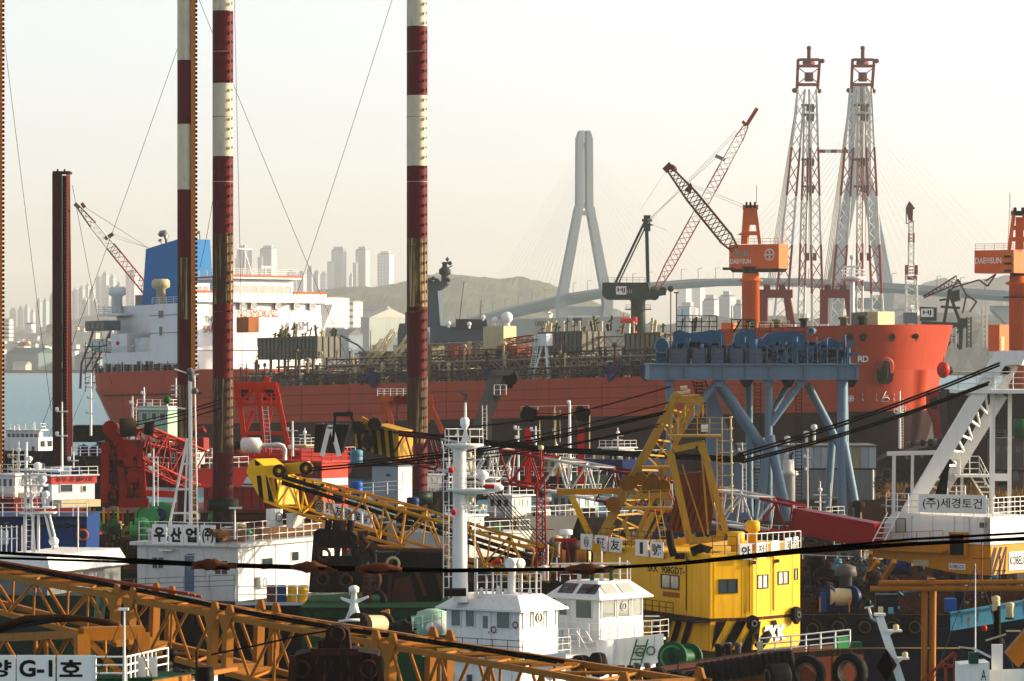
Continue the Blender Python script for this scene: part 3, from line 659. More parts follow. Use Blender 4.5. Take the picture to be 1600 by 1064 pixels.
ff=Face(sp(31.43, 14.6, 25.5), -SN)
for a in(9.8, 12.4, 18.2, 22.6, 26.4):window(ship, ff, a, 6.95, 1.3, .95, WSH, GLASS, .1)
for a in(3.2, 20.6, 23.4):window(ship, ff, a, 3.2, .7, 1.25, WSH, GLASS, .1)
for a in(3.4, 14, 26.2):window(ship, ff, a, 0.6, .7, 1.1, WSH, GLASS, .1)
text(ship, ff, 'NO SMOKING', 9.2, 5.4, 9.6, 1.35, SREDL, 'lettering', .06, 0)
text(ship, ff, 'THINK', 1.6, 4.5, 3.9, 1.05, mat((.25, .22, .22), .5), 'lettering', .06, .01);text(ship, ff, 'SAFETY', 1.3, 2.8, 5.0, 1.15, SREDL, 'lettering', .06, 0)
text(ship, ff, 'ASM', 22.0, 3.2, 4.0, 1.6, mat((.25, .27, .38), .5), 'lettering', .06, 0)
fs_=Face(sp(19.5, 14.63, 25.5), SA)
for a in(2.2, 7.4):window(ship, fs_, a, 5.6, 1.3, 1.2, WSH, GLASS, .1)
for a in(2.4, 7.2):window(ship, fs_, a, 2.6, .8, 1.5, WSH, GLASS, .1)
for z in(28.4, 31.4):sbox(SM(), 19.4, 31.45, 14.6, 14.68, z, z+.1).build('plate_seam', GREY, ship)
fd=Face(sp(8, 15.23, DZ), SA)
for k in range(9):
 a=.8+k*2.5;w=1.7 if k!=6 else 2.1
 slab(MB(), fd, a, .4, a+w, 4.6, 0, .05).build('bay_shade', DARKST, ship)  # dark plate on the wall paints the shade of an open bay
 q=MB();slab(q, fd, a-.15, .2, a, 4.8, 0, .25);slab(q, fd, a+w, .2, a+w+.15, 4.8, 0, .25);slab(q, fd, a, 4.6, a+w, 4.8, 0, .25);q.build('bay_frame', WSH, ship)
railing(ship, [sp(-0+8, 15.1, 25.55), sp(19.3, 15.1, 25.55)], 1.1, WSH, .05, 3, 2.0)
railing(ship, [sp(19.8, 14.4, 33.4), sp(27, 14.4, 33.4)], 1.1, WSH, .05, 3, 2.0)
railing(ship, [sp(22.6, 8.0, 38), sp(32.6, 8.0, 38), sp(32.6, -8, 38)], 1.1, WSH, .05, 3, 2.0)
sbox(SM(), 9.5, 13.5, 9, 14.5, 25.5, 28.6).build('engine_house', WSH, ship);sbox(SM(), 14.5, 18.5, 10, 13.5, 25.5, 27.8).build('store_house', WSH, ship)
MB().lathe(sp(11.2, 14.55, 27.2), [(.35, 0), (.35, .12)], 12, SN).build('lifebuoy', RED, ship)
ladder(ship, sp(15, 14.9, 25.5), sp(18.2, 14.9, 29), 1.0, WSH, .06, SN*.9+SA*.1)
FUN=mat((0.01, 0.28, 0.53), 0.6, var=.05, dirt=.05, scale=.2);
SM().hexa([(5.2, 3.6, 33.6), (15.2, 3.6, 33.6), (15.2, -4.2, 33.6), (5.2, -4.2, 33.6), (6.0, 3.4, 43.6), (14.6, 3.4, 45.0), (14.6, -3.9, 45.0), (6.0, -3.9, 43.6)]).build('funnel', FUN, ship)
fc=Face(sp(5.4, 3.62, 33.6), SA)
sbox(SM(), 3.8, 18.5, -8, 8.2, 25.5, 33.6).build('engine_casing', WSH, ship)
sbox(SM(), 2.2, 8, 5.6, 11.4, 31.9, 32.3).build('casing_deck', WSH, ship);railing(ship, [sp(2.4, 11.2, 32.3), sp(8, 11.2, 32.3), ], 1.2, WSH, .06, 3, 1.6);railing(ship, [sp(2.4, 5.6, 32.3), sp(2.4, 11.2, 32.3)], 1.2, WSH, .06, 3, 1.6)
for x, y, r, h, w in((4.6, 8.8, .9, 3.0, 1.5), (15.6, 8.6, .8, 2.6, 1.55)):
 q=SM();q.lathe((x, y, 32.3 if x<9 else 33.6), [(r, 0), (r, h), (w, h+.3), (w, h+1.4), (w*.8, h+1.7)], 14);q.build('ventilator', WSH if x<9 else CREAM, ship)
for x, y, h, r, c in((8.6, 1, 2.4, .5, STEEL), (10.2, -1.4, 1.8, .22, DARKST), (13, .5, 4.4, .48, STEEL), (7.4, 1, 1.4, .2, STEEL), (14, -2, 1.5, .18, STEEL)):
 z=43.6+(x-6)*.16;q=MB();q.path([sp(x, y, z-.4), sp(x, y, z+h*.75), sp(x-r*.8, y, z+h), sp(x-r*2.4, y, z+h*.97), sp(x-r*3, y, z+h*.8)], r, 8);q.build('exhaust_pipe', c, ship)
q=MB()
for dx, dy in((0, 0), (1.4, .9), (1.4, -.9)):q.tube(sp(27+dx, dy, 38), sp(27.5, 0, 42.4), .14, 5)
for z in(39.9, 41.9, 41.6):k=(42.4-z)/8;q.tube(sp(27+1.4*k, .9*k, z), sp(27+1.4*k, -.9*k, z), .08, 4);q.tube(sp(27+.3*(1-k), 0, z), sp(27+1.4*k, .9*k, z), .08, 4)
q.bar(sp(27.5, -1.8, 42.8), sp(27.5, 1.8, 42.8), .25);q.tube(sp(27.5, 0, 42), sp(27.5, 0, 43.8), .06, 4);q.ball(sp(27.4, 0, 43.2), .28, 6, 4);q.build('radar_mast', WSH, ship)
q=MB();q.tube(sp(28, -4.5, 38), sp(28, -4.5, 39.6), .1, 5);q.bar(sp(28, -5.6, 39.7), sp(28, -3.4, 39.7), .2, .35);q.build('radar_scanner', WSH, ship)
sbox(SM(), 33.5, 36.5, 5.2, 7.6, 28.2, 30.8).build('pallet_crate', mat((.45, .22, .08), .7, rust=.2), ship)
q=MB();q.path([sp(-1.5, 12, 19.6), sp(-1.2, 12, 24), sp(1.2, 12, 28), sp(2.6, 12, 30.7), sp(6.5, 12, 30.8), sp(6.2, 12, 28)], .22, 6);q.path([sp(-1.5, 9, 23), sp(2.8, 9, 29)], .2, 6);q.tube(sp(-.6, 12, 22.2), sp(3, 12, 26.6), .18, 5);q.build('davit', STEEL, ship)
q=MB()
for i in range(7):
 for j in range(2):q.tube(sp(2.2+i%4*1.8, 14-2.4*j, 19), sp(2.2+i%4*1.8, 14-2.4*j, 27.6), .06, 4)
for z in(20.5, 22.6, 24.8, 26.8):q.bar(sp(2, 14, z), sp(7.8, 14, z), .1, .18);q.bar(sp(2, 11.6, z), sp(7.8, 11.6, z), .1, .12)
for z in(21.2, 23.4, 25.5):q.tube(sp(2, 14.1, z), sp(7.8, 14.1, z+1.6), .06, 4)
q.build('scaffold_frame', DARKST, ship)
SM().lathe((3.2, 13, 27), [(.9, 0), (1.05, 1), (1.05, 4.4), (.5, 5.2)], 12, (1, 0, -.1)).build('lifeboat', mat((.55, .62, .62), .4), ship)
q=SM();sbox(q, 3, 8.4, 11.4, 14.8, 29.3, 31);q.build('bridge_gallery', mat((.2, .26, .28), .4), ship);
for i in range(4):slab(MB(), Face(sp(3.2+i*1.3, 14.83, 29.6), SA), .1, 0, 1.0, 1.1, 0, .05).build('pane', GLASS, ship)
rnd=random.Random(4)
for i in range(26):
 x=.8+i*1.05;y=hb(x, 22.2)-.5;h=.5+rnd.random()*1.3
 o=SM().tube((x, y, 22.2), (x, y, 22.2+h), .1+rnd.random()*.25, 6).build(['bollard', 'vent_post', 'roller'][i%3], [DARKST, GREY, STEEL][i%3], ship)
railing(ship, [sp(x, hb(x, 22)-.15, 22.2)for x in(.6, 3, 8, 14, 22, 33)], 1.1, DARKST, .05, 3, 1.8)
# cargo deck: pipes, posts, tanks, scaffolds, tarpaulins
PIPEC=[mat((.14, .135, .13), .5, .3, rust=.3), mat((.30, .25, .18), .6, rust=.3), mat((.07, .07, .075), .6), mat((.42, .38, .30), .5, rust=.2), mat((.2, .06, .03), .6, rust=.3)]
XD0, XD1=36, 145
for k in range(18):
 y=-9+k*1.05;z=DK+.7+(k%4)*.75+rnd.random()*.4;a=XD0+rnd.random()*18;b=XD1-rnd.random()*16
 q=MB();pts=[]
 x=a
 while x<b:pts.append(sp(x, y, z));x+=9+rnd.random()*8;
 if len(pts)>2 and rnd.random()<.6:pts.insert(len(pts)//2, pts[len(pts)//2]+UP*.8)
 MB().path(pts, .12+rnd.random()*.2, 6).build('cargo_pipe', PIPEC[k%5], ship)
for k in range(34):
 x=XD0+3+k*3.15;z=DK+.5+rnd.random()*2.2;MB().path([sp(x, 13.5-rnd.random()*3, DK), sp(x, 13, z), sp(x, -12, z)], .1+rnd.random()*.14, 6).build('cross_pipe', PIPEC[(k*3)%5], ship)
PN=['vent_post', 'valve_post', 'deck_post', 'air_pipe']
for k in range(290):
 x=XD0+rnd.random()*(XD1-XD0);y=15-rnd.random()*24;h=1.2+rnd.random()**1.5*4.6;r=.07+rnd.random()*.16
 q=SM();q.tube((x, y, DK), (x, y, DK+h), r, 5)
 if k%3==0:q.lathe((x, y, DK+h), [(r*1.2, 0), (r*2.4, .1), (r*2.2, .5), (r, .65)], 7)
 elif k%3==1:q.torus((x, y+.05, DK+h), r*2.6, .05, SN, 8, 4)
 else:q.bar((x-.5, y, DK+h*.8), (x+.6, y, DK+h*.8), .12, .12)
 q.build(PN[k%4], PIPEC[rnd.randrange(5)]if rnd.random()<.72 else CREAM, ship)
for k in range(60):
 x=XD0+rnd.random()*(XD1-XD0);y=14.5-rnd.random()*18;w=.5+rnd.random()*1.3;h=.6+rnd.random()*1.5
 sbox(SM(), x, x+w, y-w*.8, y, DK, DK+h).build(['hatch', 'valve_box', 'locker'][k%3], [PIPEC[0], PIPEC[1], PIPEC[2], CREAM, GREY][rnd.randrange(5)], ship)
railing(ship, [sp(XD0, 15.6, DK), sp(XD1-1, 15.6, DK)], 1.1, PIPEC[0], .045, 3, 1.6)
q=SM();sbox(q, XD0, XD1, -2.4, .2, DK+3.4, DK+3.6);q.build('catwalk', PIPEC[0], ship)
railing(ship, [sp(XD0, .1, DK+3.6), sp(XD1, .1, DK+3.6)], 1.1, CREAM, .045, 3, 1.5)
for k in range(22):
 x=XD0+2+k*5;q=SM();q.bar((x, .1, DK), (x, .1, DK+3.4), .25);q.bar((x, -2.3, DK), (x, -2.3, DK+3.4), .25);q.bar((x, -8, DK+1.9), (x, 9, DK+1.9), .2, .3);q.build('pipe_rack', PIPEC[(k*2)%5], ship)
for y_, z_, h_, m_, a_, b_ in((11.5, 2.4, 1.6, 3, 58, 146), (7, 4.4, 1.4, 1, 62, 104), (4, 5.6, 1.5, 3, 70, 146), (13.5, 1.2, 1.0, 0, 40, 146), (9.5, 3.6, 1.2, 0, 58, 130)):
 q=MB();lattice(q, sp(a_, y_, DK+z_), sp(b_, y_, DK+z_), 1.2, h_, 1.2, h_, int((b_-a_)/2.2), .11, .07, cross=True);q.build('pipe_lattice', PIPEC[m_], ship)
def scaffold_house(x0, x1, y0, y1, z0, z1, label_m, name):
 b=sbox(SM(), x0, x1, y0, y1, z0, z1).build(name, label_m, ship);f=Face(sp(x0, y1, z0), SA);n=int((x1-x0)/.9)
 for k in range(n+1):a=(x1-x0)*k/n;slab(MB(), f, a-.09, 0, a+.09, z1-z0, 0, .14).build('rib', PIPEC[0], b)
 f2=Face(sp(x1, y1, z0), -SN);m2=int((y1-y0)/1.2)
 for k in range(m2+1):a=(y1-y0)*k/m2;slab(MB(), f2, a-.09, 0, a+.09, z1-z0, 0, .14).build('rib', PIPEC[0], b)
 for z in(z0+(z1-z0)*.35, z0+(z1-z0)*.97):sbox(SM(), x0-.2, x1+.3, y1, y1+.25, z, z+.2).build('ledge', PIPEC[1], b)
 return b
GH=mat((.28, .28, .25), .6, var=.2, dirt=.4, rust=.25, scale=.6)
scaffold_house(41, 55, 4, 9.5, DK+4.6, DK+8.0, GH, 'manifold_house');scaffold_house(104, 113, 3, 8.5, DK+3.8, DK+7.2, GH, 'manifold_house')
scaffold_house(120, 127, 2, 6, DK+3.2, DK+6.6, mat((.36, .33, .24), .6, dirt=.4, rust=.3), 'manifold_house');scaffold_house(131, 137, 1, 6, DK+3, DK+6.4, CREAM, 'manifold_house')
for x0, x1 in((40, 57), (103, 127)):
 for k in range(6):x=x0+(x1-x0)*k/5;SM().bar((x, 9, DK), (x, 9, DK+4.6), .35).build('support_post', PIPEC[0], ship)
for k in range(46):
 x=(41+rnd.random()*15)if k<22 else(103+rnd.random()*33);y=3+rnd.random()*5;z=DK+(8.0 if x<60 else 7.2 if x<116 else 6.6);h=.6+rnd.random()*1.9
 q=SM();q.tube((x, y, z), (x+rnd.random()-.5, y, z+h), .12+rnd.random()*.16, 5);q.bar((x-.6, y, z+h*.6), (x+.5, y, z+h*.8), .16);q.build('valve_stand', [PIPEC[1], CREAM, PIPEC[2], mat((.16, .2, .1), .6)][k%4], ship)
for x, h in((64, 7), (66.5, 8.5), (70, 7.5)):
 q=MB();a, b=sp(x, 11, DK+.3), sp(x+6, 9, DK+h);lattice(q, a, b, .8, .8, .8, .8, 9, .09, .05);q.build('stair_frame', CREAM, ship)
q=MB();q.path([sp(60, 9, DK+8), sp(64, 9, DK+6.5), sp(69, 9, DK+3), sp(76, 9, DK+1)], .16, 6);q.build('cargo_hose', GREY, ship)
for x, y, h, w in((109, 12.5, 6.6, 1.6), (134.5, 8, 10, 1.4)):
 q=MB()
 for sx, sy in((-1, 1), (1, 1), (0, -1)):q.tube(sp(x+sx*w, y+sy*w*.7, DK), sp(x+sx*.35, y+sy*.3, DK+h-1.2), .17, 6)
 q.hexa([sp(x+a, y+b, DK+h+c)for c in(-1.4, .3)for a, b in((-.9, .7), (.9, .7), (.9, -.7), (-.9, -.7))]);m_=q.build('deck_mast', WSH, ship)
 ladder(ship, sp(x-w-.8, y+.8, DK), sp(x-.9, y+.8, DK+h), .9, WSH, .06, SA)
ORG=mat((.5, .14, .03), .6, rust=.2)
q=SM();sbox(q, 93, 97.5, 3, 6.5, DK+3.6, DK+5.6);q.build('orange_winch_house', ORG, ship);q=MB();lattice(q, sp(92, 5, DK+6), sp(99.5, 5, DK+6.6), .8, .8, .8, .8, 6, .1, .07);q.build('jib_frame', ORG, ship)
for x in(83, 85.5):SM().box((x, 6, DK+4.6), (1.6, 1.6, 2.2)).build('orange_locker', ORG, ship)
for x, w, h in((89.5, 4.5, 5.4), (73, 5, 2.8)):b=sbox(SM(), x, x+w, 3, 6, DK+3.2, DK+3.2+h).build('container', CREAM if w<5 else PIPEC[1], ship)
TARP=mat((.010, .045, .17), .6, var=.2, dirt=.1)
for x, w in((72, 4), (99, 5), (125, 3), (132, 5)):
 q=SM();vs=[];n=8
 for i in range(n+1):
  for j in range(5):
   vs.append((x+w*i/n, 15.95+.25*math.sin(i*1.7+j)+(.15 if j<3 else .3), DK+1.9-j*.5*(1+.35*math.sin(i*.9+x)*(j>1))+.4*math.sin(i*1.1+x)*(j<2)))
 q.add(vs, [(i*5+j, (i+1)*5+j, (i+1)*5+j+1, i*5+j+1)for i in range(n)for j in range(4)], True)
 o=q.build('blue_tarpaulin', TARP, ship);md=o.modifiers.new('s', 'SOLIDIFY');md.thickness=.08
for k in range(9):
 x=62+k*10;MB().tube(sp(x, 4, DK), sp(x, 4, DK+6+rnd.random()*3), .07, 5).build('antenna_post', PIPEC[k%3], ship)
for x in(147, 152, 157, 164, 167):
 y=hb(x, 25)*.5;SM().lathe((x, y, 25.5), [(.5, 0), (.5, 1.0), (.8, 1.1), (.8, 1.4)], 9).build('mooring_winch', [mat((.25, .3, .08), .6), DARKST][x%2], ship)
sbox(SM(), 163, 166, 0, 4, 25.5, 27.6).build('store_house', mat((.3, .3, .27), .6), ship);sbox(SM(), 166.01, 168, 0, 4, 25.5, 27.6).build('store_house', CREAM, ship)
q=MB();q.tube(sp(160, 0, 25.5), sp(160, 0, 32.6), .35, 8);q.tube(sp(160, 0, 32.6), sp(160, 0, 36), .16, 6);q.lathe(sp(160, 0, 32.4), [(.4, 0), (2.0, .3), (2.0, .6), (1.9, .7)], 12);q.ball(sp(160, 0, 36), .4, 8, 5);q.bar(sp(159, 1, 34.6), sp(161, -1, 34.6), .3);fm_=q.build('foremast', WSH, ship)
railing(ship, [sp(160+1.9*math.cos(a), 1.9*math.sin(a), 33)for a in[i*math.pi/4 for i in range(9)]], 1.1, WSH, .06, 2, 1.5)
railing(ship, [sp(153, hb(153, 25)-.4, 25.5), sp(160, hb(160, 25)-.4, 25.5)], .9, CREAM, .05, 2, 1.5)
# grey navy ship behind the tanker
NAVY=mat((0.15, 0.20, 0.235), 0.6, var=.08, dirt=.15, scale=.2);NAVYD=mat((0.08, 0.11, 0.13), 0.6, var=.1, dirt=.1)
Y=905;nv=T('navy_ship', 'dark grey warship with a slab-sided tower mast moored behind the tanker', 'warship', P(690, 560, Y))
def pylonb(q, pts, Y, d, k=0.25):
 return q.prism([P(u, v, Y)for u, v in pts], V((d*k, d, 0)))
def fr(parent, name, pts, Y, d, m, k=0.35):return pylonb(MB(), pts, Y, d, k).build(name, m, parent)
fr(nv, 'hull', [(560, 548), (812, 548), (812, 600), (570, 600)], Y+4, 12, NAVY)
fr(nv, 'superstructure', [(621, 520), (624, 506), (640, 506), (640, 549), (621, 549)], Y, 8, NAVY);fr(nv, 'superstructure', [(633, 488), (652, 488), (656, 549), (632, 549)], Y+2, 8, NAVY)
fr(nv, 'superstructure', [(672, 512), (682, 510), (714, 512), (760, 514), (766, 522), (766, 549), (672, 549)], Y, 9, NAVY);fr(nv, 'bridge_block', [(712, 499), (760, 500), (762, 515), (712, 515)], Y-1, 9, NAVYD)
tw=fr(nv, 'tower_mast', [(666, 512), (669, 452), (684, 455), (688, 510)], Y+1, 6, NAVY, .12)
fr(nv, 'mast_platform', [(666, 440), (698, 441), (700, 445), (688, 454), (667, 454)], Y+1, 6, NAVY, .05)
q=MB();q.tube(P(695, 446, Y+3), P(695, 410, Y+3), .9, 8, .5);q.lathe(P(695, 432, Y+3), [(.6, 0), (1.3, .6), (1.3, 1.4), (.6, 2)], 10);q.tube(P(688, 424, Y+3), P(707, 416, Y+3), .12, 4);q.tube(P(690, 412, Y+3), P(706, 412, Y+3), .15, 4);q.ball(P(699, 406, Y+3), .4, 6, 4);q.ball(P(703, 412, Y+3), .5, 6, 4);q.tube(P(699, 412, Y+3), P(699, 402, Y+3), .1, 4);q.bar(P(690, 436, Y+3), P(704, 428, Y+3), .2);q.build('mast', NAVYD, nv)
for u, v in((672, 438), (677, 436), (683, 439), (700, 438)):MB().lathe(P(u, v+3, Y), [(.5, 0), (.6, .5), (.2, .9)], 8).build('radar_dome', NAVYD, nv)
for u, v, r in((755, 496, .45), (773, 500, .65), (792, 497, 1.3), (733, 507, .5), (701, 506, .5)):
 q=MB();q.ball(P(u, v, Y-2), r, 12, 8);q.tube(P(u, v, Y-2), P(u, v+r*14, Y-2), r*.5, 8);q.build('white_dome', WCLEAN, nv)
for u0, v0, u1, v1 in((718, 500, 725, 440), (664, 512, 662, 485), (750, 500, 752, 470)):MB().tube(P(u0, v0, Y), P(u1, v1, Y), .08, 4).build('whip_aerial', NAVYD, nv)
for i in range(4):slab(MB(), Face(P(674, 549, Y), V((1, 0, 0))), i*1.9+.5, 1, i*1.9+1.6, 2.4, 0, .06).build('hatch', NAVYD, nv)
Y=1120;cs=T('cargo_ship', 'pale grey cargo ship hull half hidden behind the tanker deck pipes', 'ship', P(850, 540, Y));PALE=mat((.52, .53, .50), .6, dirt=.2, rust=.15, scale=.15)
fr(cs, 'hull', [(715, 512), (800, 499), (985, 495), (980, 550), (740, 550)], Y, 16, PALE, .2);fc_=Face(P(836, 512, Y-.05), V((1, 0, 0)));text(cs, fc_, 'ORIENTAL', 0, .3, 4.6, 1.3, LETTER, d=.05)
slab(MB(), Face(P(895, 510, Y), V((1, 0, 0))), 0, 0, 2.4, 2.2, 0, .05).build('hull_badge', mat((.12, .16, .3), .6), cs)
for u in(856, 868, 880, 894, 905, 918, 925, 940):
 q=MB();q.tube(P(u, 530, Y-30), P(u, 502, Y-30), .35, 6);q.build('deck_post', CREAM, cs)
 # green quay crane with a long red and white jib
Y=1000;GRN=mat((.012, .085, .075), .5, var=.1, dirt=.15);gc=T('quay_crane', 'dark green quay crane with HJ sign and a long red and white jib', 'crane', P(997, 560, Y))
fr(gc, 'machine_house', [(941, 442), (1012, 442), (1018, 466), (1010, 469), (948, 469), (941, 462)], Y, 8, GRN, .15)
q=MB();q.lathe(P(997, 560, Y+4), [(1.9, 0), (1.75, 11.5), (1.75, 13.6), (2.3, 14.2)], 14);q.build('column', GRN, gc)
q=MB();q.lathe(P(997, 485, Y+4), [(3.2, 0), (3.2, .3)], 14);q.build('gallery', GRN, gc);railing(gc, [P(978, 484, Y+1), P(1016, 484, Y+1)], 1.1, GRN, .06, 2, 1.5)
sg=slab(MB(), Face(P(962.5, 461, Y-.1), V((1, 0, 0))), 0, 0, 2.5, 2.0, -.05, .05).build('sign_board', WCLEAN, gc);text(sg, Face(P(962.5, 461, Y-.1), V((1, 0, 0))), 'HJ', .35, .35, 1.8, 1.3, LETTER, d=.08, bold=.03)
text(gc, Face(P(980, 459, Y-.1), V((1, 0, 0))), '|||', 0, 0, 1.1, .9, CREAM, d=.06)
for a, b, w in(((962, 442), (1008, 346), .6), ((967, 442), (1011, 350), .35), ((1013, 466), (1010, 344), .85)):MB().bar(P(*a, Y+3), P(*b, Y+3), w, w).build('mast_leg', GRN, gc)
q=MB();q.bar(P(1003, 345, Y+3), P(1019, 345, Y+3), 1.2, .6);q.bar(P(1011, 362, Y+3), P(1011, 337, Y+3), 1.6, 1.4);q.bar(P(1005, 352, Y+3), P(1020, 352, Y+3), .5, .4);q.build('mast_head', GRN, gc)
railing(gc, [P(950, 442, Y), P(1008, 442, Y)], 1.2, GRN, .05, 2, 1.6)
JR=mat((.50, .07, .05), .55, dirt=.1);JW=mat((.66, .60, .54), .55, dirt=.15)
ja, jb=P(1021, 462, Y+2), P(1166, 197, Y+2);yv=V((0, 1, 0))
for k, (t0, t1, w0, w1, m_)in enumerate(((0, .16, .8, 2.2, JR), (.16, .45, 2.2, 2.3, JR), (.45, .62, 2.3, 2.3, JW), (.62, .76, 2.3, 2.2, JR), (.76, .92, 2.2, 2.0, JW), (.92, 1, 2.0, 1.1, JR))):
 q=MB();lattice(q, ja.lerp(jb, t0), ja.lerp(jb, t1), w0, w0, w1, w1, max(2, int((t1-t0)*34)), .14, .07, yv);q.build('jib_section', m_, gc)
q=MB();q.bar(jb, P(1183, 170, Y+2), .9, 1.1, yv);q.bar(jb, P(1160, 190, Y+2), .7);q.build('jib_head', JR, gc)
MB().bar(P(1118, 244, Y+2), P(1133, 251, Y+2), .5, .8).build('spreader', STEEL, gc)
for a, b in(((1012, 345), (1120, 246)), ((1014, 345), (1150, 205)), ((1163, 195), (1163, 330)), ((1016, 350), (1042, 361)), ((1012, 350), (1160, 200))):MB().tube(P(*a, Y+2), P(*b, Y+2), .06, 3).build('pendant_rope', JW, gc)
q=MB();q.tube(P(1022, 462, Y), P(1022, 456, Y+6), 1.3, 10);q.tube(P(1036, 455, Y), P(1036, 455, Y+3), .9, 10);q.bar(P(1010, 462, Y), P(1040, 458, Y), 1.2);q.build('jib_foot', GRN, gc)
q=MB();q.tube(P(969, 502, Y-3), P(990, 502, Y-3), .6, 8);q.tube(P(992, 496, Y-3), P(992, 508, Y-3), .55, 8);q.tube(P(975, 498, Y-3), P(975, 490, Y-3), .12, 4);q.build('red_pipe', mat((.75, .03, .03), .5, dirt=0), gc);MB().tube(P(992, 518, Y-3), P(992, 530, Y-3), .5, 8).build('red_pipe', mat((.75, .03, .03), .5, dirt=0), gc)
# orange quay cranes
def emblem(parent, f, a, b, r):
 q=MB();q.torus(f.pt(a, b, .03), r, r*.13, f.n, 20, 4);q.bar(f.pt(a-r*.7, b, .04), f.pt(a+r*.7, b, .04), r*.22, .05, f.n);q.bar(f.pt(a, b-r*.7, .04), f.pt(a, b+r*.7, .04), r*.22, .05, f.n)
 for i in range(4):q.ball(f.pt(a+.6*r*(i%2*2-1)*(i<2), b+.6*r*(i%2*2-1)*(i>1), .03), r*.2, 6, 4)
 return q.build('emblem', LETWHT, parent)
def tower_legs(parent, us, vt, vb, Y, m):
 (a0, a1), (b0, b1)=us
 for d in(0, 3):
  for i, (p, q_)in enumerate(((a0, b0), (a1, b1))):MB().bar(P(p, vb, Y+d), P(q_, vt, Y+d), .55, .55).build('tower_leg', m, parent)
 for v in(vb-(vb-vt)*.3, vb-(vb-vt)*.62):
  k=(vb-v)/(vb-vt);MB().bar(P(a0+(b0-a0)*k, v, Y), P(a1+(b1-a1)*k, v, Y), .5, .7).build('tower_brace', m, parent)
 MB().prism([P(a0+4, vb, Y+1.4), P(a1-3, vb, Y+1.4), P(b1-2, vt, Y+1.4), P(b0+3, vt, Y+1.4)], (0, .5, 0)).build('tower_plate', m, parent)if False else None
Y=722;oc=T('quay_crane', 'orange quay crane with round cross emblem on its house and a raised lattice jib', 'crane', P(1173, 590, Y), 'orange quay cranes')
B=Block(1142, 1217, 1233, 382, 420, Y, 35);B.body().build('machine_house', CRORANGE, oc)
for u0, u1 in((1150, 1158), (1162, 1170)):B.winL(oc, u0, 391, u1, 401, fm=CRORANGE, gm=GLASS2, t=.05, mull=1)
text(oc, B.left, 'DAE', B.la(1144), B.b(412), 1.7, .85, LETWHT, bold=.02);text(oc, B.left, 'SUN', B.la(1162), B.b(412), 1.75, .85, LETWHT, bold=.02);emblem(oc, B.left, B.la(1159), B.b(407.5), .32);emblem(oc, B.left, B.la(1203), B.b(398.5), .95)
MB().hexa(B.plan(-.4, -.6)+B.plan(.0, 0)).build('turntable_deck', DARKST, oc)
slab(MB(), B.left, -.6, -.2, .9, .25, 0, 1.2).build('cab_gallery', DARKST, oc)
c=B.base+V((-3.2, 5, 0));X_=c.x
col=MB().lathe(V((P(1173, 0, 726).x, 726, 2.9)), [(1.55, 0), (1.55, P(0, 441, 726).z-2.9), (2.1, P(0, 441, 726).z-2.8), (2.1, P(0, 438, 726).z-2.9), (1.5, P(0, 436, 726).z-2.9), (1.5, P(0, 428, 726).z-2.9)], 20).build('column', CRORANGE, oc)
MB().lathe(V((P(1173, 0, 726).x, 726, P(0, 429, 726).z)), [(1.35, 0), (1.35, 1.0), (1.75, 1.3)], 18).build('slew_ring', DARKST, oc)
tower_legs(oc, ((1160, 1187), (1164, 1180)), 326, 382, Y+2, CRORANGE)
q=MB();q.prism([P(1164, 352, Y+1.9), P(1184, 352, Y+1.9), P(1180, 327, Y+1.9), P(1165, 327, Y+1.9)], (.3, .3, 0));q.prism([P(1161, 382, Y+1.9), P(1167, 382, Y+1.9), P(1170, 352, Y+1.9), P(1164, 352, Y+1.9)], (.3, .3, 0));q.build('tower_plate', CRORANGE, oc)
q=MB();q.bar(P(1161, 325, Y+3), P(1184, 325, Y+3), .8, 2.8, yv);q.build('tower_head', CRORANGE, oc)
for u in(1165, 1171, 1178):MB().tube(P(u, 321, Y+1.5), P(u+3, 321, Y+1.5), .55, 10).build('sheave', DARKST, oc)
q=MB();q.tube(P(1182, 318, Y+2), P(1182, 290, Y+2), .05, 4);q.build('lightning_rod', DARKST, oc)
MB().prism([P(1153, 367, Y), P(1162, 362, Y), P(1162, 368, Y)], (0, 3, 0)).build('maintenance_platform', CRORANGE, oc)
MAR=mat((.24, .05, .03), .6, dirt=.15, rust=.1)
a, b=P(1149, 391, Y+1), P(1047, 266, Y+1);
q=MB();lattice(q, a, a.lerp(b, .16), 1.2, 1.0, 2.4, 2.2, 3, .14, .08, yv);q.build('jib_section', MAR, oc)
for t0, t1, w0, w1 in((.16, .45, 2.2, 2.2), (.45, .68, 2.2, 2.1), (.68, 1, 2.1, 1.0)):q=MB();lattice(q, a.lerp(b, t0), a.lerp(b, t1), w0, w0*.95, w1, w1*.95, int((t1-t0)*22), .15, .08, yv);q.build('jib_section', MAR, oc)
q=MB();q.bar(P(1047, 266, Y), P(1040, 259, Y), 1.6, 1.2, yv);q.tube(P(1050, 262, Y), P(1054, 265, Y+2), .5, 8);q.build('jib_head', MAR, oc)
q=MB();q.prism([P(1070, 297, Y), P(1079, 286, Y), P(1082, 292, Y), P(1079, 303, Y)], (0, 2.4, 0));q.build('buffer_box', MAR, oc)
for a_, b_ in(((1080, 288), (1165, 322)), ((1080, 291), (1168, 328)), ((1045, 262), (1000, 330))):MB().tube(P(*a_, Y+2), P(*b_, Y+2), .045, 3).build('luffing_rope', JW, oc)
railing(oc, B.plan(-.1, B.h)[:3], 1.0, CRORANGE, .04, 2, 1.6)
Y=645;o2=T('quay_crane', 'orange quay crane beyond the tanker bow with DAE SUN lettering and tapered tower', 'crane', P(1591, 590, Y), 'orange quay cranes')
B=Block(1527, 1584, 1612, 391, 427, Y, 35);B.body().build('machine_house', CRORANGE, o2)
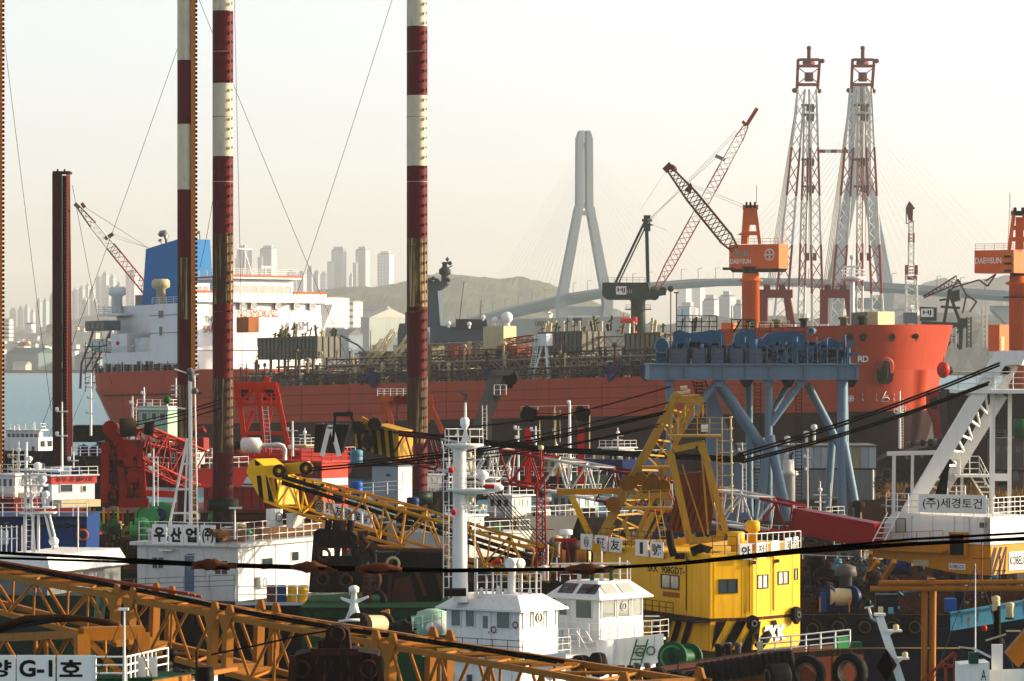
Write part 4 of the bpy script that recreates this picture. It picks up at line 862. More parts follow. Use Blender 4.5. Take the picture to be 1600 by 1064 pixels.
text(o2, B.left, 'DAE', B.la(1528), B.b(412), 1.9, .95, LETWHT, bold=.02);text(o2, B.left, 'SUN', B.la(1550), B.b(412), 1.95, .95, LETWHT, bold=.02);emblem(o2, B.left, B.la(1547), B.b(407), .36)
slab(MB(), B.left, B.la(1567), .3, B.la(1582), B.h-.3, 0, .06).build('door_panel', mat((.72, .32, .06), .5), o2)
q=MB()
for k in range(3):slab(q, B.left, B.la(1585)-1.6, .2+k*1.1, B.la(1585)-.2, .5+k*1.1, .06, .5)
q.build('louver_bank', DARKST, o2)
MB().lathe(V((P(1591, 0, 650).x, 650, 2.9)), [(1.45, 0), (1.45, P(0, 446, 650).z-2.9), (2.0, P(0, 445, 650).z-2.9), (2.0, P(0, 442, 650).z-2.9), (1.4, P(0, 440, 650).z-2.9), (1.4, P(0, 432, 650).z-2.9)], 20).build('column', CRORANGE, o2)
MB().lathe(V((P(1591, 0, 650).x, 650, P(0, 434, 650).z)), [(1.3, 0), (1.3, .8), (1.6, 1.0)], 18).build('slew_ring', DARKST, o2)
tower_legs(o2, ((1577, 1606), (1584, 1600)), 336, 391, Y+2, CRORANGE);MB().hexa([P(1586, 391, Y+3), P(1600, 391, Y+3), P(1600, 391, Y+4), P(1586, 391, Y+4), P(1587, 340, Y+3), P(1598, 340, Y+3), P(1598, 340, Y+4), P(1587, 340, Y+4)]).build('tower_plate', mat((.7, .26, .04), .5), o2)
MB().bar(P(1581, 334, Y+3), P(1604, 334, Y+3), .7, 2.4, yv).build('tower_head', DARKST, o2)
for u in(1584, 1596):MB().tube(P(u, 330, Y+1.5), P(u+4, 330, Y+1.5), .55, 10).build('sheave', DARKST, o2)
ladder(o2, P(1577, 391, Y+1), P(1580, 326, Y+1), .5, CRORANGE, .04)
q=MB();q.tube(P(1578, 326, Y+2), P(1578, 302, Y+2), .05, 4);q.build('lightning_rod', DARKST, o2)
railing(o2, B.plan(-.1, B.h)[:2], 1.0, CRORANGE, .04, 3, 1.6);q=MB();q.lathe(V((P(1591, 0, 650).x, 650, P(0, 466, 650).z)), [(2.4, 0), (2.4, .2)], 14);q.build('gallery', DARKST, o2)
B=Block(1546, 1562, 1579, 508, 548, Y+20, 40);e=T('machinery_cabin', 'small orange cabin with a pale door at the foot of the second orange crane', 'cabin', B.base);B.body().build('wall', CRORANGE, e);slab(MB(), B.right, .4, .2, 1.2, 2.2, 0, .06).build('door', CREAM, e)
B=Block(1128, 1146, 1152, 505, 530, 700, 40);e=T('machinery_cabin', 'little orange cabin beside the first orange crane column', 'cabin', B.base);B.body().build('wall', CRORANGE, e);MB().bar(P(1186, 510, 700), P(1236, 510, 700), .3, .3).build('railing', CRORANGE, e)
# twin boom floating crane
Y=1500;fc2=T('floating_crane', 'giant floating crane with two tall red and white lattice shear legs', 'crane', P(1295, 560, Y))
TR=mat((.40, .055, .045), .6, dirt=.1);TW=mat((.66, .62, .58), .6, dirt=.15)
def leg(pb, pt, w0, w1):
 bands=((0, .16, TW), (.16, .36, TR), (.36, .56, TW), (.56, .76, TR), (.76, 1, TW));L_=(pt-pb).length
 for t0, t1, m_ in bands:
  q=MB();a_, b_=w0+(w1-w0)*t0, w0+(w1-w0)*t1;lattice(q, pb.lerp(pt, t0), pb.lerp(pt, t1), a_, a_, b_, b_, max(3, int((t1-t0)*20)), .34, .17, yv);q.build('shear_leg', m_, fc2)
for(lb, lt, rb, rt, h0, h1, sk)in((1217, 1252, 1278, 1270, 1247, 1281, 1264), (1305, 1334, 1372, 1356, 1332, 1366, 1348)):
 leg(P(lb, 520, Y), P(lt, 140, Y), 4.4, 2.6);leg(P(rb, 520, Y), P(rt, 140, Y), 4.0, 2.6)
 leg(P((lb+rb)/2+4, 500, Y+22), P((lt+rt)/2, 165, Y+6), 2.2, 1.8)
 q=MB()
 for u in(h0, h1):q.bar(P(u-(2 if u==h0 else 4), 146, Y), P(u, 93, Y), 1.0, 1.0)
 for v, t in((94, 1.2), (104, 1.6), (133, 2.6)):q.bar(P(h0-(133-v)*-.02, v, Y), P(h1-1, v, Y), 1.0, t, yv)
 q.bar(P(h0, 106, Y), P(h1-2, 131, Y), .35);q.bar(P(h1, 106, Y), P(h0, 131, Y), .35);q.build('boom_head', TR, fc2)
 q=MB();q.tube(P(sk, 94, Y), P(sk, 78, Y), .7, 8);q.ball(P(sk, 76, Y), .9, 8, 5);q.tube(P(sk, 128, Y), P(sk, 114, Y), 1.6, 8);q.tube(P(sk-4, 99, Y), P(sk+3, 99, Y+4), 1.6, 8);q.build('head_spike', MAR, fc2)
 for u, v in((h0-6, 142), (h1-1, 143), (h1+4, 96)):MB().ball(P(u, v, Y), .9, 8, 5).build('sheave', MAR, fc2)
 for k in range(5):
  MB().tube(P(lt-6, 150+k*5, Y+3), P(lb-22+k*3, 470, Y+30), .16, 3, cap=False).build('stay_rope', mat((.62, .56, .46), .6, dirt=0), fc2)
 for k in range(4):MB().tube(P(sk-8+k*4, 160, Y-2), P(sk-8+k*4, 400, Y-2), .14, 3, cap=False).build('hoist_rope', mat((.55, .5, .44), .6, dirt=0), fc2)
 for u in(sk-2, sk+9):MB().bar(P(u, 408, Y-2), P(u, 396, Y-2), 1.2, 1.2).build('hook_block', MAR, fc2)
 for v in(165, 180, 250, 292):q=MB();q.bar(P(lt+(520-520), v, Y-1), P(rt+2, v, Y-1), .8, .8);q.bar(P(sk-4, v+4, Y-1), P(sk+8, v+6, Y-1), 1.2, 2.2);q.build('cross_tie', MAR if v>200 else GREY, fc2)
for k in range(5):MB().bar(P(1280+k*9, 237, Y), P(1289+k*9, 237, Y), 1.2, 1.2).build('striped_spreader', (TR, TW)[k%2], fc2)
q=MB();q.hexa([P(1190, 560, Y-8), P(1400, 560, Y-8), P(1400, 560, Y+30), P(1190, 560, Y+30), P(1190, 520, Y-8), P(1400, 520, Y-8), P(1400, 520, Y+30), P(1190, 520, Y+30)]);q.build('barge_hull', GREY, fc2)
for k in range(2):
 u=1192+k*95;Y1=1080;pf=T('portal_frame', ('red and white portal frame by the orange crane house', 'red and white portal frame straight under the twin boom crane')[k], 'portal frame', P(u+25, 560, Y1), 'red portal frames')
 RP=mat((.33, .06, .05), .6, dirt=.15)
 fr(pf, 'top_beam', [(u-6, 453), (u+46, 453), (u+46, 466), (u-6, 466)], Y1, 5, RP, .1)
 for a_, b_, sh in((u-6, u+6, 0), (u+32, u+42, 10)):
  fr(pf, 'leg', [(a_, 466), (b_, 466), (b_+sh*.8, 507), (a_+sh*.6, 507)], Y1, 4, RP, .15);fr(pf, 'foot', [(a_+sh*.6, 507), (b_+sh*.8, 507), (b_+sh*1.1, 540), (a_+sh*.8, 540)], Y1, 4, TW, .15)
 for du in(6, 30):q=MB();q.bar(P(u+du, 453, Y1+2), P(u+du, 446, Y1+2), 1.6, 1.2);q.build('winch', MAR, pf)
 railing(pf, [P(u-6, 452, Y1), P(u+46, 452, Y1)], 1.2, MAR, .07, 2, 2.0)
Y=1300;tc=T('tower_crane', 'slim red and white tower crane standing alone beyond the tanker bow', 'crane', P(1424, 560, Y))
for v0, v1, w, m_ in((545, 495, 3.4, TR), (495, 430, 3.4, TW), (430, 415, 3.4, TR), (415, 380, 1.7, TW), (380, 365, 1.6, TR), (365, 345, 1.5, TW)):q=MB();lattice(q, P(1424, v0, Y), P(1424, v1, Y), w, w, w, w, max(3, int((v0-v1)/9)), .2, .11, yv);q.build('tower_section', m_, tc)
q=MB();q.prism([P(1416, 325, Y), P(1421, 315, Y), P(1427, 322, Y), P(1426, 348, Y), P(1421, 348, Y)], (0, 2, 0));q.bar(P(1416, 326, Y), P(1416, 350, Y), .3);q.bar(P(1416, 350, Y), P(1421, 350, Y), .3);q.bar(P(1417, 326, Y), P(1429, 326, Y), .7);q.build('crane_head', MAR, tc)
q=MB();q.bar(P(1417, 430, Y), P(1417, 416, Y), .8);q.bar(P(1431, 430, Y), P(1431, 416, Y), .8);q.bar(P(1415, 435, Y), P(1433, 435, Y), .9, 1.2);q.build('climbing_collar', TR, tc)
MB().pbox(1413, 489, 1433, 506, Y-3, 4).build('base_cabin', mat((.2, .23, .28), .6), tc)
Y=1000;lc=T('luffing_crane', 'dark green luffing crane with HJ sign and a red jib, near the tanker bow', 'crane', P(1480, 560, Y))
for a_, b_, w in(((1440, 505), (1508, 508), .8), ((1440, 514), (1506, 512), .7), ((1475, 505), (1484, 452), .7), ((1500, 505), (1482, 455), .7), ((1478, 545), (1474, 508), .9), ((1500, 545), (1502, 510), .9), ((1476, 545), (1502, 512), .5), ((1500, 545), (1476, 512), .5), ((1470, 480), (1500, 482), .6), ((1468, 470), (1480, 468), .5)):MB().bar(P(*a_, Y), P(*b_, Y), w, w).build('tower_member', DKGREEN, lc)
q=MB()
for k in range(5):q.bar(P(1445+k*11, 505, Y), P(1452+k*11, 513, Y), .4);q.bar(P(1452+k*11, 513, Y), P(1456+k*11, 505, Y), .4)
q.build('lattice_girder', DKGREEN, lc)
fr(lc, 'counterweight', [(1486, 456), (1499, 453), (1500, 470), (1488, 473)], Y-1, 3, DKGREEN, .2);fr(lc, 'machine_house', [(1496, 498), (1511, 498), (1511, 513), (1496, 513)], Y-1, 3, DKGREEN, .2)
b_=fr(lc, 'sign_house', [(1437, 480), (1463, 481), (1463, 502), (1437, 502)], Y-2, 3, DKGREEN, .2);sgn=slab(MB(), Face(P(1439, 496, Y-2.05), V((1, 0, 0))), 0, 0, 3.0, 2.0, -.02, .05).build('sign_board', WCLEAN, lc);text(sgn, Face(P(1439, 496, Y-2.05), V((1, 0, 0))), 'HJ', .5, .4, 2, 1.2, LETTER, d=.08, bold=.03)
q=MB();lattice(q, P(1443, 465, Y), P(1497, 437, Y), .4, .4, 1.8, 1.8, 9, .17, .09, yv);q.build('jib', MAR, lc)
for a_, b_ in(((1497, 437), (1484, 458)), ((1497, 437), (1510, 462)), ((1510, 462), (1526, 472)), ((1526, 472), (1515, 488)), ((1510, 462), (1504, 490)), ((1540, 440), (1556, 429)), ((1530, 438), (1543, 448)), ((1543, 448), (1556, 429)), ((1490, 450), (1530, 438))):MB().bar(P(*a_, Y), P(*b_, Y), .4, .4).build('tie_link', MAR, lc)
for k in range(3):q=MB();lattice(q, P(1490+k*24, 542, Y-120), P(1490+k*24, 512-k*16, Y-120), .9, .9, .9, .9, 8, .1, .06, yv);q.build('jib_rest', [JW, DARKST, JW][k], lc)
Y=1150;fj=T('distant_crane', 'distant crane jib in red and white leaning behind the blue funnel', 'crane', P(225, 560, Y))
a, b=P(232, 458, Y), P(124, 326, Y)
for t0, t1, w0, w1, m_ in((0, .45, 2.4, 2.4, TR), (.45, .55, 2.4, 2.3, MAR), (.55, .8, 2.2, 1.9, TW), (.8, 1, 1.9, .9, MAR)):q=MB();lattice(q, a.lerp(b, t0), a.lerp(b, t1), w0, w0, w1, w1, max(3, int((t1-t0)*18)), .16, .08, yv);q.build('jib_section', m_, fj)
q=MB();q.bar(b, P(117, 319, Y), 1.1, .9, yv);q.tube(P(128, 323, Y), P(132, 320, Y), .8, 7);q.bar(P(164, 374, Y), P(177, 366, Y), 1.1, 1.0);q.build('jib_head', MAR, fj);MB().lathe(P(228, 575, Y), [(3, 0), (3, 20)], 12).build('column', GREY, fj)
for p_ in((130, 322), (133, 325), (176, 366), (178, 372)):MB().tube(P(*p_, Y), P(232, 388, Y), .06, 3).build('pendant_rope', JW, fj)
for u, v, k in((1048, 452, 'tall lamp mast with a round head beside the green crane jib'), (1057, 458, 'thinner lamp mast with a flat head next to the round-headed one')):
 t=T('lamp_mast', k, 'lamp', P(u, 560, 880));MB().tube(P(u, 560, 880), P(u, v, 880), .12, 6).build('pole', DARKST, t);(MB().ball(P(u, v, 880), .7, 8, 5)if u<1050 else MB().bar(P(u-4, v, 880), P(u+4, v, 880), .3)).build('lamp_head', DARKST, t)
 # jack-up legs
def fprism(q, f, pts, d0, d1):return q.prism([f.pt(a, b, d0)for a, b in pts], f.n*(d1-d0))
def rack(parent, u, v0, v1, Y, m, dm, step=7.0, w=.35):
 q=MB();q.bar(P(u, v1, Y), P(u, v0, Y), w, .5, yv);b=q.build('rack', m, parent);q=MB();v=v0
 while v<v1:q.box(P(u+w*.9*S(Y)/2+1.2, v, Y), (.22, .4, .22));v+=step
 q.build('tooth_rack', dm, b)
def jackleg(u0, u1, bands, Y, label, collar=None, rk=None, lugs=True):
 r=(u1-u0)/2/S(Y);uc=(u0+u1)/2;t=T('jack_up_leg', label, 'steel leg', P(uc, bands[-1][1], Y), 'striped jack-up legs')
 for v0, v1, m_ in bands:MB().tube(P(uc, v1, Y), P(uc, v0, Y), r, 28, cap=False).build('leg_band', m_, t)
 MB().tube(P(uc, bands[-1][1], Y), P(uc, bands[0][0]-2, Y), r*.97, 12).build('core', DKRUST, t)
 for k in range(9):MB().torus(P(uc, bands[0][0]+40+k*(bands[-1][1]-bands[0][0])/9.3, Y), r*1.0, .02, UP, 26, 4).build('weld_ring', bands[min(len(bands)-1, int(k*.9))][2], t)
 if rk:rack(t, u1-1, bands[0][0], bands[-1][1]-20, Y-r*.7, rk[0], rk[1])
 if lugs:
  q=MB();v=bands[0][0]+6
  while v<bands[-1][1]-10:q.box(P(u1-2, v, Y-r*.8), (.10, .25, .22));v+=15
  q.build('tooth_rack', MAROON, t)
 if collar:
  q=MB();q.lathe(P(uc, collar, Y), [(r*1.5, 0), (r*1.5, .95), (r*1.25, 1.0)], 20);q.build('guide_collar', DKGREEN, t)
 return t
MA, CRm, MRm, CRr=MAROON, CREAMP, MAROONR, CREAMR
RKL=mat((.62, .30, .08), .5, var=.2, dirt=.2, rust=.2)
jackleg(277, 303, [(-60, 95, CRm), (95, 195, MA), (195, 297, CRm), (297, 403, MA), (403, 500, CRr), (500, 600, MRm), (600, 690, CRr), (690, 800, MRm), (800, 885, DKRUST)], 345, 'thinnest striped leg, with an orange tooth rack down its lit edge', rk=(RKL, DKRUST))
jackleg(332, 364.5, [(-60, 18, CRm), (18, 131, MA), (131, 245, CRm), (245, 365, MA), (365, 476, CRr), (476, 591, MA), (591, 706, CRr), (706, 800, MRm), (800, 885, DKRUST)], 345, 'middle striped leg, whose stripes sit lower than those of the leg beside it', collar=797)
jackleg(635.5, 668, [(-60, 42, CRm), (42, 150, MA), (150, 260, CRm), (260, 373, MA), (373, 480, CRr), (480, 588, MRm), (588, 690, CRr), (690, 790, MRm), (790, 885, DKRUST)], 345, 'striped leg standing alone in front of the tanker deck', collar=785)
jackleg(-30, 1.5, [(-60, 66, CRm), (66, 165, mat((.5, .12, .08), .6, rust=.2)), (165, 260, CRm), (260, 365, mat((.5, .12, .08), .6, rust=.2)), (365, 470, CRr), (470, 770, MRm), (770, 885, DKRUST)], 345, 'striped leg cut off by the picture edge with an orange lit rack', rk=(RKL, DKRUST), lugs=False)
Y=400;SPD=mat((.125, .026, .020), .6, var=.15, dirt=.25, rust=.12, rcol=(.07, .03, .02));SPL=mat((.22, .035, .025), .55, var=.12, dirt=.2)
t=T('square_spud', 'square brown-red spud pile with a toothed groove, shorter than the striped legs', 'steel pile', P(97, 727, Y))
q=MB();q.hexa([P(82, 727, Y), P(97, 727, Y), P(97, 727, Y+2), P(82, 727, Y+2), P(81.5, 272, Y), P(97, 272, Y), P(97, 272, Y+2), P(81.5, 272, Y+2)]);q.build('column', SPD, t)
MB().pbox(97.2, 275, 105, 727, Y+.9, 1).build('groove', mat((.04, .012, .01), .7), t)  # darker tone paints the shade inside the groove
q=MB();q.hexa([P(104.5, 727, Y-.1), P(114, 727, Y+.2), P(114, 727, Y+2), P(104.5, 727, Y+2), P(103.5, 272, Y-.1), P(109.5, 270, Y+.2), P(109.5, 270, Y+2), P(103.5, 272, Y+2)]);q.build('flange', SPL, t)
q=MB();v=278
while v<722:q.box(P(103, v, Y-.02), (.2, .4, .16));v+=5.2
q.build('tooth_rack', SPL, t)
MB().pbox(82, 268, 109, 272, Y-.05, 2.2).build('cap_plate', SPD, t)
for u in(90, 101):MB().tube(P(u, 268, Y+.5), P(u, 265, Y+.5), .09, 6).build('lifting_lug', SPD, t)
for u, v in((89, 405), (91, 290), (108, 330)):MB().lathe(P(u, v, Y-.02), [(.1, 0), (.1, .05)], 8, (0, -1, 0)).build('hole', BLACK, t)
GUY=mat((.10, .09, .08), .6, dirt=0)
for i, (a, b, lab)in enumerate([((4, 40), (80, 640), 'thin guy wire slanting down near the picture edge past the square spud'), ((311, -20), (45, 720), 'thin guy wire from the top of the thinnest leg down across the far towers'), ((113, 290), (175, 600), 'short thin guy wire beside the square spud'), ((619, -20), (430, 560), 'long thin guy wire crossing another above the ship bridge'), ((303, -20), (584, 655), 'long thin guy wire running down to the deck by the tallest leg'), ((366, -20), (380, 620), 'almost upright thin wire beside the middle striped leg'), ((333, 310), (312, 420), 'short thin wire between two striped legs')]):
 t=T('guy_wire', lab, 'wire', P(*b, 445), 'thin guy wires');p0, p1_=P(*a, 445), P(*b, 445);MB().path([p0.lerp(p1_, k/8)-UP*(.5*math.sin(math.pi*k/8))for k in range(9)], .028, 4).build('strand', GUY, t)
 # blue gantry platform
Y=415;bg_=T('jacking_platform', 'blue steel platform on braced tube legs, crowded with winches and cabinets', 'work platform', P(1180, 830, Y))
MB().pbox(1015, 570, 1342, 591, Y, 13).build('deck_girder', GANBLUE, bg_)
MB().pbox(1013, 567.5, 1343.5, 570, Y-.25, 13.5).build('deck_plate', GANBLUE, bg_);MB().pbox(1014, 591, 1342.5, 592.5, Y-.2, 13.4).build('bottom_flange', GANBLUE, bg_)
for u in(1046, 1071, 1117, 1131, 1166, 1203, 1257, 1312, 1338):MB().pbox(u-.8, 570, u+.8, 591, Y-.2, .2).build('stiffener', GANBLUE, bg_)
def gt(pts, r, d=0.0, m=GANBLUE, name='brace'):
 for a, b in zip(pts, pts[1:]):MB().tube(P(*a, Y+d), P(*b, Y+d), r, 12).build(name, m, bg_)
gt([(1046, 591), (1046, 830)], .36, 1, name='leg');gt([(1124, 594), (1095, 627), (1050, 690)], .36, 1);gt([(1124, 594), (1194, 700)], .42, 1)
gt([(1201, 591), (1201, 835)], .38, 1, name='leg');gt([(1255, 592), (1204, 662)], .36, 1);gt([(1201, 690), (1180, 838)], .45, 0);gt([(1202, 680), (1240, 850)], .5, 0)
gt([(1316, 591), (1316, 835)], .5, 1, name='leg');gt([(1262, 600), (1314, 700)], .40, 7);gt([(1318, 690), (1343, 825)], .45, 1);gt([(1320, 596), (1322, 700)], .3, 8)
gt([(1170, 592), (1172, 830)], .36, 11, name='leg');gt([(1122, 606), (1188, 700)], .34, 11);gt([(1236, 593), (1207, 640)], .34, 11);gt([(1130, 700), (1150, 830)], .5, 9);gt([(1300, 690), (1290, 830)], .4, 10)
MB().prism([P(1104, 612, Y+3), P(1118, 612, Y+3), P(1170, 760, Y+3), P(1180, 835, Y+3), P(1104, 835, Y+3)], (0, 1.2, 0)).build('web_plate', GANBLUE, bg_)
for u in(1046, 1124, 1201, 1252, 1316):MB().prism([P(u-9, 592.5, Y+.4), P(u+9, 592.5, Y+.4), P(u+4, 604, Y+.4), P(u-4, 604, Y+.4)], (0, 1.2, 0)).build('gusset', GANBLUE, bg_)
for u in(1167, 1232, 1330):MB().prism([P(u-11, 592.5, Y+9), P(u+11, 592.5, Y+9), P(u+4, 604, Y+9), P(u-4, 604, Y+9)], (0, 2, 0)).build('gusset', DARKST, bg_)
for k, (a, b)in enumerate(((1046, 1072), (1082, 1102), (1111, 1131), (1141, 1161), (1170, 1191))):c_=MB().pbox(a, 544, b, 567.5, Y+.6, 1.4).build('cabinet', mat((.20, .25, .32), .5, var=.05, dirt=.1), bg_);MB().pbox(a+2, 546, b-2, 565, Y+.56, .05).build('door', mat((.21, .265, .335), .5, var=.05, dirt=.1), c_)
rnd=random.Random(21)
for poly, d in(([(1052, 520), (1062, 516), (1078, 521), (1098, 519), (1112, 516), (1130, 519), (1132, 560), (1055, 560)], 4), ([(1100, 545), (1145, 538), (1150, 521), (1166, 517), (1180, 520), (1186, 545), (1190, 567), (1100, 567)], 3), ([(1190, 567), (1192, 530), (1200, 522), (1216, 519), (1238, 518), (1258, 523), (1262, 567)], 4), ([(1262, 567), (1264, 540), (1280, 535), (1300, 528), (1318, 536), (1324, 567)], 4), ([(1150, 530), (1156, 515), (1178, 515), (1184, 530)], 8)):
 MB().pp(poly, Y+d, 3).build('winch_house', GANDARK, bg_)
for k in range(110):
 u=1050+rnd.random()*284;v0=522+rnd.random()*22;r=.07+rnd.random()**2*.3
 if k%3==0:MB().tube(P(u, 567, Y+1.8+k%4*.3), P(u+(rnd.random()-.5)*14*(k%3==1), v0, Y+2+k%4*.3), r, 8).build('hydraulic_cylinder', GANDARK if k%5 else GANBLUE, bg_)
 else:MB().box(P(u, v0+14, Y+2.4), (.3+rnd.random()*.7, .8, .3+rnd.random()*.9)).build('gearbox', GANDARK, bg_)
for u, v, r in((1034, 540, .7), (1267, 518, .3)):
 w=MB().tube(P(u, v, Y+1.6), P(u+4, v-.3, Y+3.2), r, 16).build('winch_drum', GANDARK, bg_);MB().torus(P(u, v, Y+1.55), r, .09, (0.2, 1, 0), 16, 5).build('rim', GANBLUE, w)
MB().pp([(1024, 567), (1026, 535), (1040, 530), (1050, 545), (1050, 567)], Y+2.2, 1.0).build('winch_stand', GANDARK, bg_)
railing(bg_, [P(1025, 567.5, Y+.1), P(1340, 567.5, Y+.1), P(1340, 567.5, Y+12)], 1.55, mat((.16, .18, .2), .5), .035, 3, 1.0)
q=MB()
for a in(1057, 1070, 1082, 1096, 1108, 1120):q.tube(P(a, 520, Y+5), P(a, 494, Y+5), .05, 5)
for v in(494, 503, 511):q.tube(P(1057, v, Y+5), P(1120, v, Y+5), .045, 5)
q.build('guard_rail', BLACK, bg_);q=MB()
for a in(1143, 1153, 1166, 1180):q.tube(P(a, 520, Y+6), P(a, 500-(a==1143)*22, Y+6), .05, 5)
for v in(500, 510):q.tube(P(1143, v, Y+6), P(1180, v, Y+6), .045, 5)
q.bar(P(1146, 520, Y+6), P(1158, 500, Y+6), .15);q.build('guard_rail', BLACK, bg_)
railing(bg_, [P(1186, 526, Y+5), P(1258, 526, Y+5)], 1.3, BLACK, .04, 3, 1.1)
for u in(1093, 1184, 1248):ladder(bg_, P(u, 830, Y+6), P(u, 596, Y+6), .6, BLACK, .05)
ladder(bg_, P(1092, 592, Y+4), P(1104, 640, Y+4), 1.3, BLACK, .07)
MB().pbox(1060, 828, 1368, 880, Y-6, 26).build('pontoon', mat((.03, .035, .04), .7, var=.3, dirt=.2), bg_)
# quayside: shed, grass, hulls to the right
Y=500;sh_=T('quay_shed', 'long pale corrugated shed on the quay behind the blue platform legs', 'shed', P(1270, 778, Y))
MB().pbox(1160, 697, 1369, 780, Y, 12).build('wall', mat((.30, .31, .31), .6), sh_);MB().pbox(1158, 695, 1371, 697, Y-.3, 12.6).build('roof', GREY, sh_);MB().pbox(1158, 731, 1371, 733, Y-.25, .5).build('ledge', DARKST, sh_)
SHC=[mat((.46, .50, .52), .55, var=.06, dirt=.2, rust=.06), mat((.40, .45, .48), .55, var=.06, dirt=.2, rust=.06), mat((.42, .40, .28), .55, var=.08, dirt=.25, rust=.1)]
for k in range(17):a=1160+k*12.3;MB().pbox(a+.4, 698, a+11.9, 730.5, Y-.12, .12).build('wall_panel', SHC[2 if k in(11, 14)else k%2], sh_)
for k in range(6):a=1160+k*34.8;MB().pbox(a+.5, 734, a+34.2, 778, Y-.1, .1).build('wall_panel', mat((.30, .315, .315), .6, var=.08, dirt=.3, rust=.1), sh_)
for u in(1364, ):MB().tube(P(u, 780, Y-.4), P(u, 733, Y-.4), .12, 6).build('drain_pipe', WHITE, sh_)
def mastpost(u, vb, vt, Y, label, m=WHITE, arms=(), r=.12, name='navigation_mast', cat='mast', group=None, ball=None, ladder_=False, lean=0):
 t=T(name, label, cat, P(u, vb, Y), group);q=MB();q.tube(P(u, vb, Y), P(u+lean, vt, Y), r, 8, r*.55);q.build('pole', m, t)
 if vb-vt>60:
  for dx in(-1, 1):MB().tube(P(u+lean, vt+4, Y), P(u, vb, Y)+V((dx*(vb-vt)/S(Y)*.38, .6*dx, 0)), .016, 4).build('stay_wire', GUY, t)
 for(v, w)in arms:k=(vb-v)/(vb-vt);c=P(u+lean*k, v, Y);MB().bar(c-V((w, 0, 0)), c+V((w, 0, 0)), .09, .09, yv).build('crossarm', m, t);MB().lathe(c-V((w*.9, 0, 0)), [(.08, 0), (.13, .05), (.13, .25), (.06, .3)], 8).build('lamp', m, t)
 if ball:c=P(u+lean, vt, Y);MB().ball(c, ball[0], 10, 6).build('globe', ball[1], t)
 if ladder_:ladder(t, P(u+3, vb, Y), P(u+3+lean, vt+12, Y), .35, m, .025)
 return t
for u0, u1, vt, lab, m_ in((1225, 1240, 690, 'white twin exhaust stack in front of the pale shed', WHITE), ):
 t=T('exhaust_stack', lab, 'exhaust stack', P(1232, 790, 440));MB().lathe(P(1232, 800, 440), [(.75, 0), (.75, 3.8), (1.05, 4.0), (1.05, 4.3), (.6, 4.5), (.55, 5.6)], 14).build('casing', WHITE2, t)
 for du in(-4, 4):q=MB();q.path([P(1232+du, 727, 440), P(1232+du, 710, 440), P(1236+du, 706, 440)], .16, 7);q.build('exhaust_pipe', DARKST if du>0 else WHITE2, t)
for u, vt, lab in((1196, 682, 'short white vent on the shed roof line between blue legs'), (1230, 680, 'pair of white roof vents above the pale shed'), (1272, 662, 'tall white vent with a bent top above the pale shed'), (1260, 672, 'thin short aerial above the pale shed')):
 t=T('roof_vent', lab, 'vent', P(u, 697, Y+4));q=MB();q.tube(P(u, 697, Y+4), P(u, vt+6, Y+4), .18, 7);q.lathe(P(u, vt+8, Y+4), [(.2, 0), (.4, .1), (.35, .5), (.1, .6)], 8);q.build('vent_pipe', WHITE2, t)
q=MB();rg=random.Random(5)
for k in range(2600):
 x=44+rg.random()*26;y=505+rg.random()*40;h=.3+rg.random()*.9;a=rg.random()*6.28;b=V((x, y, 2.9));d=V((math.cos(a), math.sin(a), 0))*.10
 q.add([b-d, b+d, b+UP*h+V((rg.random()-.5, rg.random()-.5, 0))*.5], [(0, 1, 2)])
o=q.build('grass', mat((.34, .22, .07), .9, var=.3, dirt=.2));o['kind']='stuff'
def leafclump(t, c, r, n, m, seed, sz=.3, squash=1.3, name='crown'):
 rr=random.Random(seed);q=MB()
 for k in range(n):
  d=V((rr.gauss(0, 1), rr.gauss(0, 1), rr.gauss(0, 1))).normalized()*(r*rr.random()**.4);d.z*=squash;a=V((rr.random()-.5, rr.random()-.5, rr.random()-.5)).normalized()*sz;b=a.cross(V((rr.random(), rr.random(), rr.random()))).normalized()*sz*.5
  p=V(c)+d;q.add([p-b, p+a, p+b], [(0, 1, 2)])
 return q.build(name, m, t)
LEAF=mat((.05, .075, .02), .8, var=.5, dirt=.2, scale=3)
for u, vb, h, lab in((1376, 775, 2.6, 'dark green conifer shrub at the corner of the pale shed'), (1420, 776, 1.2, 'low dry bush in the yellow grass below the black tug')):
 t=T('shrub', lab, 'shrub', P(u, vb, 498));MB().tube(P(u, vb, 498), P(u, vb, 498)+UP*h*.6, .06, 5).build('trunk', WOOD, t);leafclump(t, P(u, vb, 498)+UP*h*.55, h*.33, 260, LEAF, int(u), .22, 1.5)
Y=548;bt=T('black_tug', 'black-hulled tug with tyre fenders lying behind the grassy quay', 'boat', P(1430, 765, Y));BLH=mat((.012, .012, .014), .5, var=.3, dirt=.2)
MB().pp([(1373, 722), (1390, 712), (1420, 706), (1478, 694), (1500, 690), (1500, 790), (1380, 790)], Y, 7).build('hull', BLH, bt);MB().pp([(1372, 720), (1390, 710), (1420, 704), (1480, 691), (1480, 694), (1420, 707), (1390, 713), (1373, 723)], Y-.2, 7.4).build('bulwark_cap', DARKST, bt)
for u, v in((1386, 741), (1404, 739), (1420, 736)):MB().torus(P(u, v, Y-.4), .72 if u<1400 else .5, .16, (0.4, 1, 0), 18, 7).build('tyre_fender', mat((.16, .14, .12), .8)if u<1400 else RUBBER, bt)
for u, v in((1415, 717), (1438, 715)):slab(MB(), Face(P(u, v, Y-.05), V((1, 0, 0))), 0, 0, .4, .45, 0, .05).build('hull_plate', GREY, bt)
